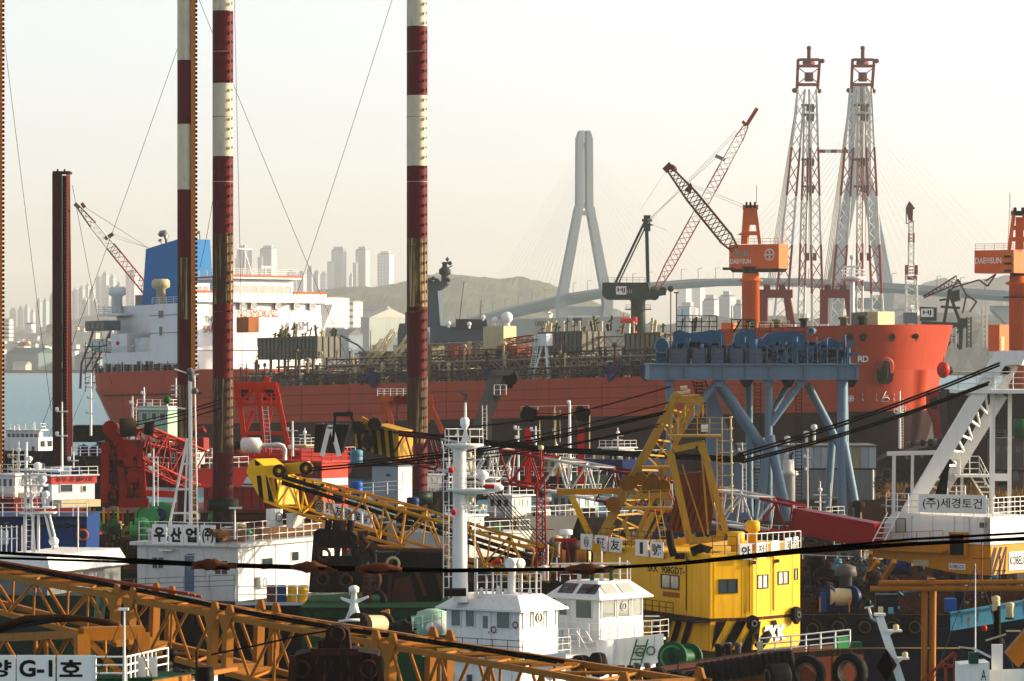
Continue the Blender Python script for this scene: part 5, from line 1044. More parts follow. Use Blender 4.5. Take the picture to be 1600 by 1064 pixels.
t=mastpost(1406, 700, 610, 545, 'white ship mast with a round lookout platform before the tanker bow', WHITE, ((640, .5), (648, .3)), .2, ladder_=True);MB().lathe(P(1406, 649, 545), [(.3, 0), (.75, .4), (.75, .5)], 12).build('platform', WHITE, t);railing(t, [P(1397, 644, 544.6), P(1415, 644, 544.6)], .8, WHITE, .04, 2, .5)
for k in range(12):MB().ball(P(1420+k*4.6+2*math.sin(k*2), 692-k*.2, Y+1), .35+.2*math.sin(k*3), 7, 5).build('deck_gear', DARKST if k%3 else GREY, bt)
t=T('rusty_hull', 'dark brown ship hull beyond the white crane gantry', 'ship', P(1545, 760, 575));MB().pp([(1478, 612), (1660, 606), (1660, 780), (1490, 780)], 575, 10).build('hull', mat((.045, .022, .02), .6, var=.3, dirt=.3), t);MB().pbox(1480, 608, 1660, 614, 574.6, 9).build('hull_rail', DKRUST, t)
t=T('ship_stem', 'red ship stem with a dark hawse hole just off the tanker bow', 'ship', P(1468, 700, 596));MB().pp([(1452, 612), (1478, 610), (1477, 700), (1466, 700), (1462, 660), (1453, 640)], 596, 5).build('hull', mat((.40, .06, .035), .5), t);MB().pp([(1453, 622), (1464, 618), (1465, 638), (1455, 638)], 595.9, .3).build('hawse_hole', BLACK, t)
t=T('buoy', 'red round buoy hanging beside the tanker stem', 'buoy', P(1474, 590, 590));q=MB();q.ball(P(1474, 577, 590), .95, 14, 9, (1, 1, 1.25));q.build('float', mat((.62, .03, .03), .4, dirt=0), t);MB().ball(P(1482, 578, 591), .7, 10, 7).build('dark_float', DARKST, t);MB().tube(P(1474, 566, 590), P(1475, 556, 590), .08, 5).build('shackle', STEEL, t)
B=Block(1546, 1600, 1680, 684, 772, 520, 30);t=T('accommodation_barge', 'weathered grey two-storey barge house beyond the white stairs', 'barge', B.base);B.body().build('wall', mat((.20, .18, .155), .7, dirt=.4, rust=.3), t)
for u in(1556, 1572, 1588):B.winL(t, u, 697, u+8, 706, fm=GREY)
for u in(1560, 1584):B.winL(t, u, 735, u+8, 750, fm=GREY)
MB().hexa(B.plan(.3, 2.9)+B.plan(.3, 3.1)).build('deck_ledge', DARKST, t);railing(t, B.plan(.2, B.h)[:3], 1.0, GREY, .04, 3, 1.4)
t=T('green_tank', 'green cylindrical tank on the barge house', 'tank', P(1592, 684, 518));MB().lathe(P(1594, 684, 520), [(.85, 0), (.85, 2.2), (.7, 2.4)], 16).build('shell', GREEN, t);MB().torus(P(1594, 670, 520), .87, .05, UP, 18, 5).build('hoop', GREEN, t)
for u, lab, c in((1560, 'red deck crate on the barge below the white gantry', mat((.3, .03, .02), .6)), (1566, 'dark blue crate near the white stair foot', DKBLUE)):
 t=T('deck_crate', lab, 'crate', P(u, 760, 500));MB().box(P(u, 750, 500), (1.2, 1.2, 1.2)).build('box', c, t);MB().box(P(u, 741, 500), (1.3, 1.3, .1)).build('lid', c, t)
 # crawler crane on the right with white gantry
Y=286;kc=T('barge_crane', 'big white and yellow barge crane with white gantry and long lattice boom', 'crane', P(1480, 905, Y))
YEL2=mat((.66, .36, .012), .45, var=.1, dirt=.15, rust=.12)
B=Block(1362, 1547, 1640, 806, 898, Y, 36);A=lambda u, v:(B.la(u), B.b(v))
q=MB();fprism(q, B.left, [A(1372, 848), A(1405, 803), A(1547, 808), A(1547, 851)], -5.5, 0);q.build('house', WHITE, kc)
q=MB();fprism(q, B.left, [A(1366, 849), A(1547, 852), A(1547, 898), A(1500, 897), A(1455, 889), A(1420, 880), A(1372, 876)], -5.5, 0.05);q.build('lower_frame', YEL2, kc)
RFp=lambda u, v:(B.ra(u), B.b(v))
MB().hexa([B.right.pt(0, B.b(851), .03), B.right.pt(B.W, B.b(851), .03), B.right.pt(B.W, B.b(851), -.5), B.right.pt(0, B.b(851), -.5), B.right.pt(0, B.b(807), .03), B.right.pt(B.W, B.b(807), .03), B.right.pt(B.W, B.b(807), -.5), B.right.pt(0, B.b(807), -.5)]).build('rear_wall', WHITE, kc)
MB().hexa([B.right.pt(0, 0, .05), B.right.pt(B.W, 0, .05), B.right.pt(B.W, 0, -.5), B.right.pt(0, 0, -.5), B.right.pt(0, B.b(852), .05), B.right.pt(B.W, B.b(852), .05), B.right.pt(B.W, B.b(852), -.5), B.right.pt(0, B.b(852), -.5)]).build('counterweight', YEL2, kc)
for k in range(4):
 a=-.75+k*.78;hh=B.b(855);c=lambda x:max(0, min(2.25, x));q=MB();fprism(q, B.right, [(c(a), max(0, -a)/1.2*hh if a<0 else 0.02), (c(a+.4), 0.02), (c(a+1.6), hh), (c(a+1.2), hh)], .05, .07);q.build('hazard_stripe', DARKST, kc)
sg=signboard(kc, B.right, B.ra(1580), B.b(893), 3.0, 1.35, name='sign_board');text(sg, Face(B.right.pt(B.ra(1580), B.b(893), .1), B.right.ux), 'KOBELCO', .1, .35, 2.8, .62, LETTER, bold=.03)
slab(MB(), B.right, B.ra(1580), B.b(893), B.ra(1580)+3, B.b(864), .06, .1).build('name_plate', WCLEAN, kc)
sg=slab(MB(), B.left, B.la(1488), B.b(891), B.la(1512), B.b(881.5), .05, .09).build('name_plate', WCLEAN, kc);text(sg, Face(B.left.pt(B.la(1488), B.b(891), .09), B.left.ux), 'KOBELCO', .08, .09, 1.12, .24, LETTER, bold=.02)
slab(MB(), B.left, B.la(1435), B.b(887), B.la(1458), B.b(878), .05, .08).build('name_plate', CREAM, kc)
B.winL(kc, 1410, 814, 1423, 834, fm=GREY, gm=GLASSL);slab(MB(), B.left, B.la(1433), B.b(842), B.la(1495), B.b(812), .0, .03).build('side_panel', WCLEAN, kc)
for u in(1433, 1464, 1495, 1517, 1540):slab(MB(), B.left, B.la(u)-.03, B.b(845), B.la(u)+.03, B.b(808), 0, .06).build('panel_joint', WHITE2, kc)
o=slab(MB(), B.left, B.la(1491), B.b(870), B.la(1516), B.b(832), .0, .4).build('fan_housing', YEL2, kc);slab(MB(), B.left, B.la(1493), B.b(868), B.la(1513), B.b(835), .4, .42).build('fan_grille', BLACK, o)
slab(MB(), B.left, B.la(1532), B.b(824), B.la(1542), B.b(816), .0, .04).build('vent_grille', GREY, kc)
sg=slab(MB(), B.left, B.la(1447), B.b(802), B.la(1546), B.b(773), .35, .42).build('sign_board', WCLEAN, kc);text(sg, Face(B.left.pt(B.la(1447), B.b(802), .42), B.left.ux), '(주)세경토건', .35, .22, 4.7, .82, LETTER, bold=.01)
railing(kc, [B.left.pt(*A(u, v), .3)for u, v in((1398, 804), (1447, 804), (1547, 809))], 1.35, WHITE, .035, 3, 1.0);railing(kc, [B.right.pt(0, B.b(808), .2), B.right.pt(B.W, B.b(808), .2)], 1.35, WHITE, .035, 4, .8)
railing(kc, [B.left.pt(*A(u, v), .8)for u, v in((1340, 861), (1372, 861), (1487, 852))], 1.0, YEL2, .03, 2, 1.1);slab(MB(), B.left, B.la(1338), B.b(864), B.la(1487), B.b(861), 0, .9).build('catwalk', YEL2, kc)
for a, b in(((1372, 876), (1352, 905)), ((1398, 876), (1378, 908)), ((1360, 862), (1362, 905))):MB().bar(P(*a, Y), P(*b, Y+2), .3, .3).build('yellow_strut', YEL2, kc)
ladder(kc, P(1371, 848, Y-1), P(1396, 800, Y-1), .8, WHITE, .04)
Y=293
def wb(a, b, w, d=0.0, h=None, name='gantry_leg', m=WHITE):return MB().bar(P(*a, Y+d), P(*b, Y+d), w, h or w, yv).build(name, m, kc)
wb((1418, 803), (1562, 560), 1.0, -2, .9);wb((1450, 803), (1566, 616), .75, 1.0, .7)
q=MB()
for k in range(7):t0=.18+k*.11;a=(1424+134*t0, 800-232*t0);b=(1462+91*min(1, t0+.03), 772-138*min(1, t0+.03));a=(1420+140*t0, 796-238*t0);b=(1456+108*(t0+.1), 794-174*(t0+.1));q.bar(P(*a, Y-2), P(*b, Y+1), .15);b=(1456+108*(t0-.02), 794-174*(t0-.02));q.bar(P(*a, Y-2), P(*b, Y+1), .13)
q.build('gantry_lacing', WHITE, kc)
q=MB();q.prism([P(1553, 550, Y-2.4), P(1560, 547, Y-2.4), P(1606, 547, Y-2.4), P(1596, 570, Y-2.4), P(1580, 568, Y-2.4), P(1566, 572, Y-2.4), P(1545, 590, Y-2.4), P(1538, 586, Y-2.4)], V((.9, 4.6, 0)));q.build('gantry_head', WHITE, kc)
MB().tube(P(1570, 578, Y-1.5), P(1573, 578, Y+1.5), .3, 10).build('sheave', BLACK, kc);wb((1586, 570), (1562, 612), .5, 2)  # black tube stands in for the dark hole under the head
q=MB();q.pbox(1496, 608, 1640, 614, Y-2.6, 5.4);q.build('platform', WHITE, kc);railing(kc, [P(1497, 608, Y+2), P(1497, 608, Y-2.5), P(1640, 608, Y-2.5)], 1.25, WHITE, .035, 3, 1.3);q=MB();q.prism([P(1512, 614, Y-2), P(1540, 614, Y-2), P(1530, 622, Y-2)], (0, 4, 0));q.build('platform_bracket', WHITE, kc)
wb((1551, 614), (1550, 805), .34, -1.5, name='post');wb((1578, 614), (1577, 805), .26, 1.5, name='post');wb((1477, 712), (1477, 776), .2, 1, name='post');wb((1503, 710), (1503, 776), .2, 1, name='post')
wb((1386, 708), (1472, 706), .3, 1, .3, 'canopy_beam');wb((1397, 709), (1396, 803), .24, 1, name='post');wb((1426, 708), (1425, 776), .2, 1, name='post')
q=MB();q.prism([P(1473, 706, Y-1), P(1510, 706, Y-1), P(1500, 718, Y-1), P(1477, 716, Y-1)], (0, 2, 0));q.build('bracket_plate', WHITE, kc)
q=MB();q.pbox(1492, 741, 1546, 745, Y-.5, 2.5);q.build('landing', WHITE, kc);railing(kc, [P(1500, 741, Y-.4), P(1530, 741, Y-.4), P(1548, 775, Y-.4)], 1.3, WHITE, .035, 3, .9);ladder(kc, P(1526, 744, Y), P(1546, 776, Y), .8, WHITE, .06)
railing(kc, [P(1480, 776, Y), P(1508, 776, Y)], .8, WHITE, .05, 2, .6);wb((1553, 745), (1577, 745), .5, 0, .4, 'beam')
q=MB();q.prism([P(1452, 800, Y-1), P(1478, 720, Y-1), P(1484, 722, Y-1), P(1476, 800, Y-1)], (0, .3, 0));q.build('dark_panel', BLACK, kc)
Y=286
for k, (a, b)in enumerate((((1562, 566), (1152, 709)), ((1562, 570), (1154, 713)), ((1546, 596), (1158, 719)), ((1544, 600), (1160, 722)))):
 p0, p1_=P(*a, Y), P(*b, Y+8);MB().path([p0.lerp(p1_, i/10)-UP*(.35*math.sin(math.pi*i/10))for i in range(11)], .075, 5).build('pendant_rope', ROPE, kc)
q=MB();q.prism([P(1145, 713, Y+7.5), P(1160, 706, Y+7.5), P(1166, 716, Y+7.5), P(1160, 723, Y+7.5), P(1146, 720, Y+7.5)], (0, 1, 0));q.build('bridle_block', BLACK, kc)
for k in range(3):MB().path([P(u, v+k*3, Y+d)for u, v, d in((1148, 714, 8), (1000, 706, 12), (860, 699, 16), (690, 680, 20), (575, 668, 24))], .085, 5).build('pendant_rope', ROPE, kc)
BA, BBt=P(1372, 836, Y+3), P(600, 690, Y+24)
WB_=mat((.60, .58, .55), .5, var=.1, dirt=.25, rust=.15);DR_=mat((.22, .014, .018), .5, var=.15, dirt=.2, rust=.1)
def bpt(u):return(1372-u)/(1372-600)
MB().bar(BA, BA.lerp(BBt, bpt(1252)), 1.6, 1.75).build('boom_foot', CRIMSON, kc)
fb=Face(BA.lerp(BBt, bpt(1280))+V((0, -.84, -.35)), (BA-BBt));text(kc, fb, '세경토건 228', .0, .0, 3.2, .5, LETWHT, d=.03)
for u0, u1, m_, n_ in((1252, 1205, CRIMSON, 2), (1205, 1128, WB_, 3), (1128, 1040, CRIMSON, 4), (1040, 960, DR_, 4), (960, 872, WB_, 4), (872, 800, CRIMSON, 3), (800, 705, WB_, 5), (705, 625, DR_, 4)):
 w0, w1=(2.0, 2.3)if u0==1252 else(2.3, 2.0)if u1==625 else(2.3, 2.3);lattice_parts(kc, BA.lerp(BBt, bpt(u0)), BA.lerp(BBt, bpt(u1)), w0, w0, w1, w1, n_, .10, .065, m_)
hd=BA.lerp(BBt, bpt(625));hx=(BBt-BA).normalized();hf=Face(hd+V((0, -1.1, 0)), -hx)
STRY=mat((.55, .36, .03), .5, dirt=.2);q=MB();fprism(q, hf, [(-3.9, -.75), (0, -1.1), (0, 1.1), (-2.2, 1.25), (-3.4, 1.0), (-3.9, .2)], 0, -2);q.build('boom_head', STRY, kc)
for k in range(5):a=-3.6+k*.72;q=MB();fprism(q, hf, [(a, -.78-(a+3.9)*.085), (a+.38, -.8-(a+4.2)*.085), (a+.15, 1.0), (a-.22, .98)], .01, .03);q.build('hazard_stripe', BLACK, kc)
MB().prism([P(u, v, Y+23)for u, v in((556, 670), (566, 650), (574, 655), (590, 664), (588, 672))], (0, 1.2, 0)).build('head_stripe_plate', STRY, kc)
for u, v in((560, 668), (585, 662), (575, 690)):MB().tube(P(u, v, Y+22), P(u+2, v, Y+24.5), .5, 12).build('sheave', DARKST, kc)
q=MB();q.path([P(520, 690, Y+24), P(524, 648, Y+24), P(546, 643, Y+24), P(556, 668, Y+24)], .12, 6);q.pbox(521, 643, 552, 650, Y+23.6, 1);q.build('jib_stop', DARKST, kc)
# red ship with A-frame, coral frame, grey post crane
def hullbox(label, name, u0, u1, vt, Y, depth, m, zb=-.6, parts=None, cat='barge', k=0.0, rake=6):
 """A barge: deck edge at row vt, sides down to the water."""
 t=T(name, label, cat, P((u0+u1)/2, vt, Y));a, b=P(u0, vt, Y), P(u1, vt, Y);d=V((depth*k, depth, 0));dn=UP*(zb-a.z);r=rake/S(Y)
 MB().hexa([a+dn+V((r, 0, 0)), b+dn-V((r, 0, 0)), b+dn+d-V((r, 0, 0)), a+dn+d+V((r, 0, 0)), a, b, b+d, a+d]).build('hull', m, t)
 q=MB()
 for z in(0.0, -.55):q.bar(a+UP*(z-.1)-V((0, .08, 0)), b+UP*(z-.1)-V((0, .08, 0)), .16, .18)
 q.build('rubbing_strake', DARKST, t);return t
DECKD=mat((.05, .035, .025), .9, var=.5, dirt=.4, rust=.4, scale=1.2, spec=0.0);DECKG=mat((.03, .14, .075), .8, var=.3, dirt=.4, rust=.3, scale=1.2, spec=0.02)
BLK2=mat((.02, .018, .018), .6, var=.3, dirt=.3, rust=.3, spec=.05)
Y=360
rs=hullbox('red work ship with a big red A-frame and white-banded house', 'work_ship', 150, 545, 800, Y, 24, DKRED, cat='work ship')
REDO=mat((.66, .085, .02), .45, var=.08, dirt=.12, rust=.06);REDSHADE=mat((.42, .045, .03), .5, var=.15, dirt=.3, rust=.25, zs=.15)  # darker red puts the shade of the left walls into the paint
B=Block(306, 503, 541, 722, 800, Y-1, 40);B.body().build('house', REDSHADE, rs);slab(MB(), B.right, -.05, 0, B.W+.05, B.h, 0, .03).build('house_lit_face', REDO, rs)  # brighter red sheet paints the sunlight on this face
for f, l in((B.left, B.L), (B.right, B.W)):slab(MB(), f, 0, B.b(758), l, B.b(747), .03, .06).build('white_band', WHITE, rs)
for u in(515, 524):B.winR(rs, u, 748, u+6, 756, fm=CREAM, gm=GLASSL)
for u in(318, 326):B.winL(rs, u, 744, u+6, 755, fm=WHITE)
for u in range(312, 500, 15):slab(MB(), B.left, B.la(u), 0, B.la(u)+.05, B.h, .0, .04).build('plate_seam', DKRED, rs)
for u in range(345, 490, 24):window(rs, B.left, B.la(u), B.b(742), .55, .5, fm=REDSHADE, gm=GLASS, t=.06)
MB().path([B.left.pt(B.la(340), B.b(762), .12), B.left.pt(B.la(495), B.b(762), .12)], .09, 6).build('wall_pipe', WHITE2, rs)
for u in(352, 410, 470):MB().path([B.left.pt(B.la(u), B.b(800), .12), B.left.pt(B.la(u), B.h+1.2, .12)], .08, 6).build('vent_pipe', REDO, rs)
for u in(313, 324):sg=slab(MB(), B.left, B.la(u), B.b(720), B.la(u)+.62, B.b(703), .05, .1).build('sign_board', WCLEAN, rs);text(sg, Face(B.left.pt(B.la(u), B.b(720), .1), B.left.ux), '품', .12, .15, .4, .6, LETTER)
MB().hexa(B.plan(.3, B.h)+B.plan(.3, B.h+.15)).build('roof_deck', REDO, rs);railing(rs, B.plan(.2, B.h+.15)[:3], 1.1, RED, .04, 3, 1.2)
B2=Block(368, 470, 541, 703, 722, Y+3, 50);B2.body().build('upper_house', REDSHADE, rs)
def rb(a, b, w, d=0.0, m=REDO, name='frame_leg', p=None, Yb=None):return MB().bar(P(*a, (Yb or Y)+d), P(*b, (Yb or Y)+d), w, w, yv).build(name, m, p or rs)
for d in(0, 5):
 rb((370, 602), (432, 602), .65, d, name='top_beam');rb((370, 631), (434, 631), .35, d, name='cross_beam')
 for a, b in(((371, 602), (385, 712)), ((402, 604), (418, 712)), ((430, 602), (454, 712))):rb(a, b, .42, d)
 rb((384, 676), (446, 676), .3, d, name='cross_beam')
 rb((371, 632), (402, 604), .28, d, name='brace');rb((402, 604), (431, 632), .28, d, name='brace')
for u in(371, 432):MB().bar(P(u, 602, Y), P(u, 602, Y+5), .5).build('top_beam', REDO, rs)
for u, v in((378, 616), (420, 616)):MB().box(P(u, v, Y+1.2), (1.1, 1.2, 1.0)).build('sheave_block', BLACK, rs)
rb((396, 640), (372, 705), .35, 2);rb((424, 640), (408, 705), .35, 2);rb((386, 712), (450, 712), .4, 1, name='sill_beam')
railing(rs, [P(368, 631, Y-.6), P(438, 631, Y-.6)], .95, REDO, .035, 3, .8);ladder(rs, P(420, 706, Y-.3), P(414, 634, Y-.3), .5, WHITE, .03);rb((415, 598), (419, 588), .5, 1, name='head_post')
t=T('exhaust_silencer', 'fat white exhaust silencer with a bent pipe under the red A-frame', 'exhaust', P(395, 705, Y-5));MB().lathe(P(376, 695, Y-5), [(.35, 0), (.65, .15), (.68, .9), (.65, 1.6), (.34, 1.75), (.34, 1.8)], 18, (1, 0, 0)).build('silencer', WHITE, t);MB().path([P(408, 695, Y-5), P(436, 694, Y-5), P(442, 696, Y-5), P(445, 702, Y-5), P(445, 718, Y-5)], .2, 10).build('pipe', WHITE, t);MB().lathe(P(366, 695, Y-5), [(.4, 0), (.42, .3), (.25, .55)], 12, (1, 0, 0)).build('end_cone', DARKST, t);MB().bar(P(395, 702, Y-5), P(395, 712, Y-5), .3).build('stand', REDO, t)
mastpost(457, 712, 657, Y-3, 'small white mast with crossarm by the red A-frame foot', WHITE, ((672, .45), (700, .3)), .12)
Y=345;t=T('winch_container', 'black container between white inclined legs', 'container', P(517, 712, Y));MB().pp([(493, 662), (546, 662), (534, 708), (490, 706)], Y, 4).build('body', BLK2, t)
for k in range(6):MB().pbox(495+k*8, 664, 496.2+k*8, 704, Y-.1, .1).build('rib', DARKST, t)
t=T('leg_frame', 'white inclined A-frame legs standing against the black container', 'frame', P(517, 712, Y-1))
for a, b in(((514, 666), (503, 712)), ((518, 666), (530, 712))):MB().bar(P(*a, Y-1), P(*b, Y-1), .36, .5, yv).build('leg', WHITE, t)
MB().bar(P(512, 666, Y-1), P(521, 666, Y-1), .3, .5, yv).build('cap', WHITE, t)
Y=400;CORAL=mat((.60, .20, .085), .5, var=.12, dirt=.2, rust=.2);t=T('coral_a_frame', 'coral orange A-frame with a railed top beam, partly behind the lone striped leg', 'frame', P(640, 720, Y))
for a, b, w in(((596, 622), (676, 622), .6), ((603, 626), (614, 672), .5), ((672, 632), (692, 676), .45), ((612, 690), (622, 728), .6), ((598, 624), (600, 660), .3), ((676, 624), (668, 660), .3)):MB().bar(P(*a, Y), P(*b, Y), w, w, yv).build('leg', CORAL, t)
MB().prism([P(606, 626, Y), P(622, 626, Y), P(612, 640, Y)], (0, .3, 0)).build('gusset', CORAL, t);railing(t, [P(590, 618, Y), P(640, 618, Y)], .7, WHITE, .035, 3, .6)
for u in(622, 634):MB().tube(P(u, 624, Y-.5), P(u+2, 624, Y+.5), .45, 12).build('sheave', DKRED, t)
MB().path([P(621, 624, Y), P(621, 645, Y), P(618, 650, Y), P(622, 654, Y)], .1, 5).build('hook', DARKST, t)
Y=330;B=Block(580, 622, 643, 728, 790, Y, 42);t=T('white_cabin', 'plain white deck cabin next to the lone striped leg', 'cabin', B.base);B.body().build('wall', mat((.42, .46, .49), .5, dirt=.15), t);slab(MB(), B.right, 0, 0, B.W, B.h, 0, .02).build('front', WHITE, t);B.winR(t, 629, 737, 641, 754, fm=CREAM, gm=CREAM);MB().hexa(B.plan(.15, B.h)+B.plan(.15, B.h+.12)).build('roof', GREY, t);B.winL(t, 604, 741, 609, 743, fm=GREY)  # grey walls paint the shade, the white sheet paints the sunlit face
railing(t, [P(560, 775, Y-2), P(628, 770, Y-2)], 1.0, WHITE, .035, 3, 1.0)
for u, v, c, lab in((557, 765, BRBLUE, 'bright blue drum standing before the white cabin'), (557, 716, LTBLUE, 'light blue ball tank high behind the yellow boom'), (645, 790, BLUE, 'dark blue tarpaulin heap under the lone striped leg'), (530, 778, BLUE, 'blue round drum half hidden by the yellow boom')):
 t=T('drum', lab, 'drum', P(u, v+10, Y-3));MB().lathe(P(u, v+8, Y-3), [(.45, 0), (.5, .1), (.5, .5), (.47, .55), (.5, .6), (.5, 1.0), (.4, 1.1)], 14).build('shell', c, t);MB().torus(P(u, v-8, Y-3), .49, .03, UP, 14, 4).build('rim', c, t)
Y=380;t=T('deck_crane', 'grey folding deck crane post leaning against a platform', 'crane', P(752, 740, Y));GP=mat((.24, .25, .22), .5, var=.1, dirt=.25, rust=.2)
MB().bar(P(742, 690, Y), P(776, 583, Y), 1.25, 1.3, yv).build('jib', GP, t);MB().bar(P(765, 735, Y), P(764, 648, Y), .45, .45, yv).build('post', GP, t);MB().bar(P(764, 650, Y), P(790, 590, Y), .5, .5, yv).build('stay_arm', GP, t)
q=MB();q.prism([P(768, 578, Y-1), P(800, 577, Y-1), P(802, 582, Y-1), P(794, 586, Y-1), P(770, 586, Y-1)], (0, 2, 0));q.build('head', GP, t);MB().tube(P(797, 590, Y-.4), P(798, 590, Y+.4), .7, 14).build('sheave', DARKST, t);MB().box(P(797, 598, Y), (.5, .5, .9)).build('hook_block', DARKST, t)
q=MB();q.pbox(770, 616, 790, 618, Y-1.4, 1.6);q.build('platform', GP, t);railing(t, [P(772, 616, Y-1.3), P(791, 616, Y-1.3)], .9, WHITE, .03, 2, .6);ladder(t, P(757, 690, Y-1), P(757, 632, Y-1), .4, WHITE, .03)
t=mastpost(727, 690, 608, 372, 'dark signal post with paddle vanes', DARKST, ())if False else None
Y=350;t=T('lifting_frame', 'pair of red posts with black sheave heads joined by a dark beam', 'frame', P(866, 755, Y))
for u in(825, 908):
 MB().bar(P(u, 756, Y), P(u, 668, Y), .55, .55, yv).build('post', RED, t);q=MB()
 for du, dv in((-6, 0), (2, -6), (8, -4), (-2, -8), (6, 4)):q.tube(P(u+du, 648+dv, Y-.5), P(u+du, 648+dv, Y+.5), .38, 10)
 q.pbox(u-9, 648, u+9, 656, Y-.3, .6);q.build('sheave_head', BLACK, t)
MB().bar(P(834, 652, Y), P(900, 652, Y), .35, .45, yv).build('cross_beam', BLACK, t);railing(t, [P(814, 640, Y), P(920, 638, Y)], .3, WHITE, .02, 1, 1.5);MB().bar(P(834, 645, Y), P(900, 646, Y), .06).build('wire', DARKST, t)
for k, (u, v0, v1)in enumerate(((866, 638, 680), (875, 640, 690), (921, 640, 700), (843, 655, 690))):MB().tube(P(u, v0, Y), P(u, v1, Y), .045, 4).build('hanging_wire', CREAM, t)
mastpost(890, 750, 625, 345, 'plain white mast between the two red sheave posts', WHITE, ((630, .1), ), .17)
mastpost(810, 750, 665, 340, 'short white mast behind the lattice boom', WHITE, ((670, .3), (685, .2)), .1);mastpost(837, 700, 665, 342, 'white twin-lamp mast beside a red sheave post', WHITE, ((672, .4), (688, .3)), .1)
# red folded crane
Y=322;rc=T('red_crane', 'red harbour crane with folded lattice boom and dark rusty body', 'crane', P(195, 800, Y));RDC=mat((.42, .035, .018), .5, var=.25, dirt=.35, rust=.25, scale=1.8);RDK=mat((.2, .025, .018), .6, var=.4, dirt=.4, rust=.5, scale=2.2, bump=.3)
MB().pp([(163, 790), (166, 700), (160, 672), (168, 660), (184, 662), (190, 684), (190, 790)], Y+.5, 3.5).build('body', RDK, rc)
for a, b, w in(((188, 692), (193, 785), .5), ((218, 692), (225, 785), .5), ((187, 692), (222, 692), .6), ((190, 735), (222, 735), .35), ((186, 785), (232, 785), .7), ((165, 690), (163, 785), .6), ((166, 664), (188, 690), .8)):MB().bar(P(*a, Y-.5), P(*b, Y-.5), w, w, yv).build('frame_member', RDC, rc)
MB().pp([(192, 696), (218, 696), (222, 784), (195, 784)], Y+1.5, 2).build('machinery_panel', RDK, rc)
for u, v, r in((203, 703, .55), (172, 668, .6), (206, 745, .45), (200, 720, .4)):MB().tube(P(u, v, Y-.9), P(u+1, v, Y+.5), r, 14).build('sheave', RDC, rc)
q=MB();
rg=random.Random(9)
for k in range(46):MB().box(P(168+rg.random()*54, 690+rg.random()*90, Y-.1-rg.random()*.5), (.2+rg.random()*.5, .5, .15+rg.random()*.55)).build('motor_block', [RDC, RDK, DKRUST, RDC][k%4], rc)
MB().lathe(P(188, 668, Y-1), [(.7, 0), (.75, .2), (.75, 1.0), (.5, 1.2)], 12, (1, .2, 0.1)).build('rope_drum', mat((.10, .07, .04), .8), rc);MB().lathe(P(226, 668, Y-1), [(.5, 0), (.55, .7)], 12, (1, 0, -.1)).build('cable_socket', BLACK, rc)
lattice_parts(rc, P(214, 690, Y), P(300, 730, Y+6), 1.6, 2.6, 2.2, 2.8, 6, .11, .07, RDC)
lattice_parts(rc, P(205, 678, Y+2), P(300, 700, Y+8), 1.0, .9, 1.0, 1.0, 6, .09, .05, RDC)
lattice_parts(rc, P(222, 722, Y-1), P(296, 760, Y+4), .6, .6, .6, .6, 5, .07, .04, RDC)
MB().bar(P(225, 769, Y), P(275, 772, Y), .8, .5).build('foot_beam', RED, rc)
for k in range(3):MB().path([P(u, v+k*5+(k>1)*3, Y-1)for u, v in((205, 660), (280, 644), (345, 624))], .05, 4).build('luffing_rope', ROPE, rc)
B=Block(306, 318, 326, 683, 702, Y+6, 40);B.body().build('sheave_box', RDC, rc);MB().path([P(300, 680, Y), P(308, 670, Y), P(316, 668, Y), P(320, 676, Y)], .2, 6).build('bracket', RDC, rc)
# craft behind on the far left
Y=430;t=hullbox('white harbour ferry with a row of windows at the picture edge', 'ferry', -20, 88, 704, Y, 8, DKBLUE, cat='boat');B=Block(-20, 60, 84, 683, 705, Y+1, 25);B.body().build('house', WHITE, t)
B2=Block(6, 62, 66, 672, 684, Y+2, 25);B2.body().build('wheelhouse', WHITE, t)
for k in range(7):B2.winL(t, 9+k*7.4, 677, 14.6+k*7.4, 684, fm=WHITE, t=.05)
MB().hexa(B2.plan(.4, B2.h)+B2.plan(.4, B2.h+.12)).build('roof', WHITE, t);railing(t, B2.plan(.2, B2.h+.12)[:3], .6, WHITE, .03, 2, 1.0)
for k in range(4):B.winL(t, 64-66+k*5+62-60, 690, 2+k*5, 696, fm=WHITE, t=.04)if False else None
for k in range(3):slab(MB(), B.right, .4+k*1.4, .5, 1.2+k*1.4, 1.1, 0, .05).build('window', GLASS, t)
for u in(30, 54, 22):mastpost(u, 672, 664-(u==54)*6, Y+1, f'stub mast on the white ferry roof, {["first by the edge", "in the middle", "by its end"][(u > 25) + (u > 40)]}', WHITE, (), .08)
Y=395;t=hullbox('dark green deck barge with blue sacks by the square spud', 'green_barge', 112, 178, 712, Y, 14, DKGREEN);
for k, (u, lab)in enumerate(((131, 'blue bulk sack nearest the square spud'), (151, 'blue bulk sack nearest the red crane'))):
 s_=T('bulk_sack', lab, 'sack', P(u, 709, Y+1), 'blue bulk sacks');MB().lathe(P(u, 711, Y+1), [(.5, 0), (.62, .25), (.6, .7), (.45, .95), (.15, 1.0)], 12).build('bag', BLUE, s_);MB().path([P(u-4, 697, Y+1), P(u, 693, Y+1), P(u+4, 697, Y+1)], .05, 4).build('strap', DKBLUE, s_)
railing(t, [P(112, 712, Y-.1), P(165, 711, Y-.1)], .9, WHITE, .035, 3, .8);MB().pbox(114, 664, 170, 690, Y+6, 4).build('dark_cargo', mat((.03, .04, .03), .7, var=.5, dirt=.4), t)
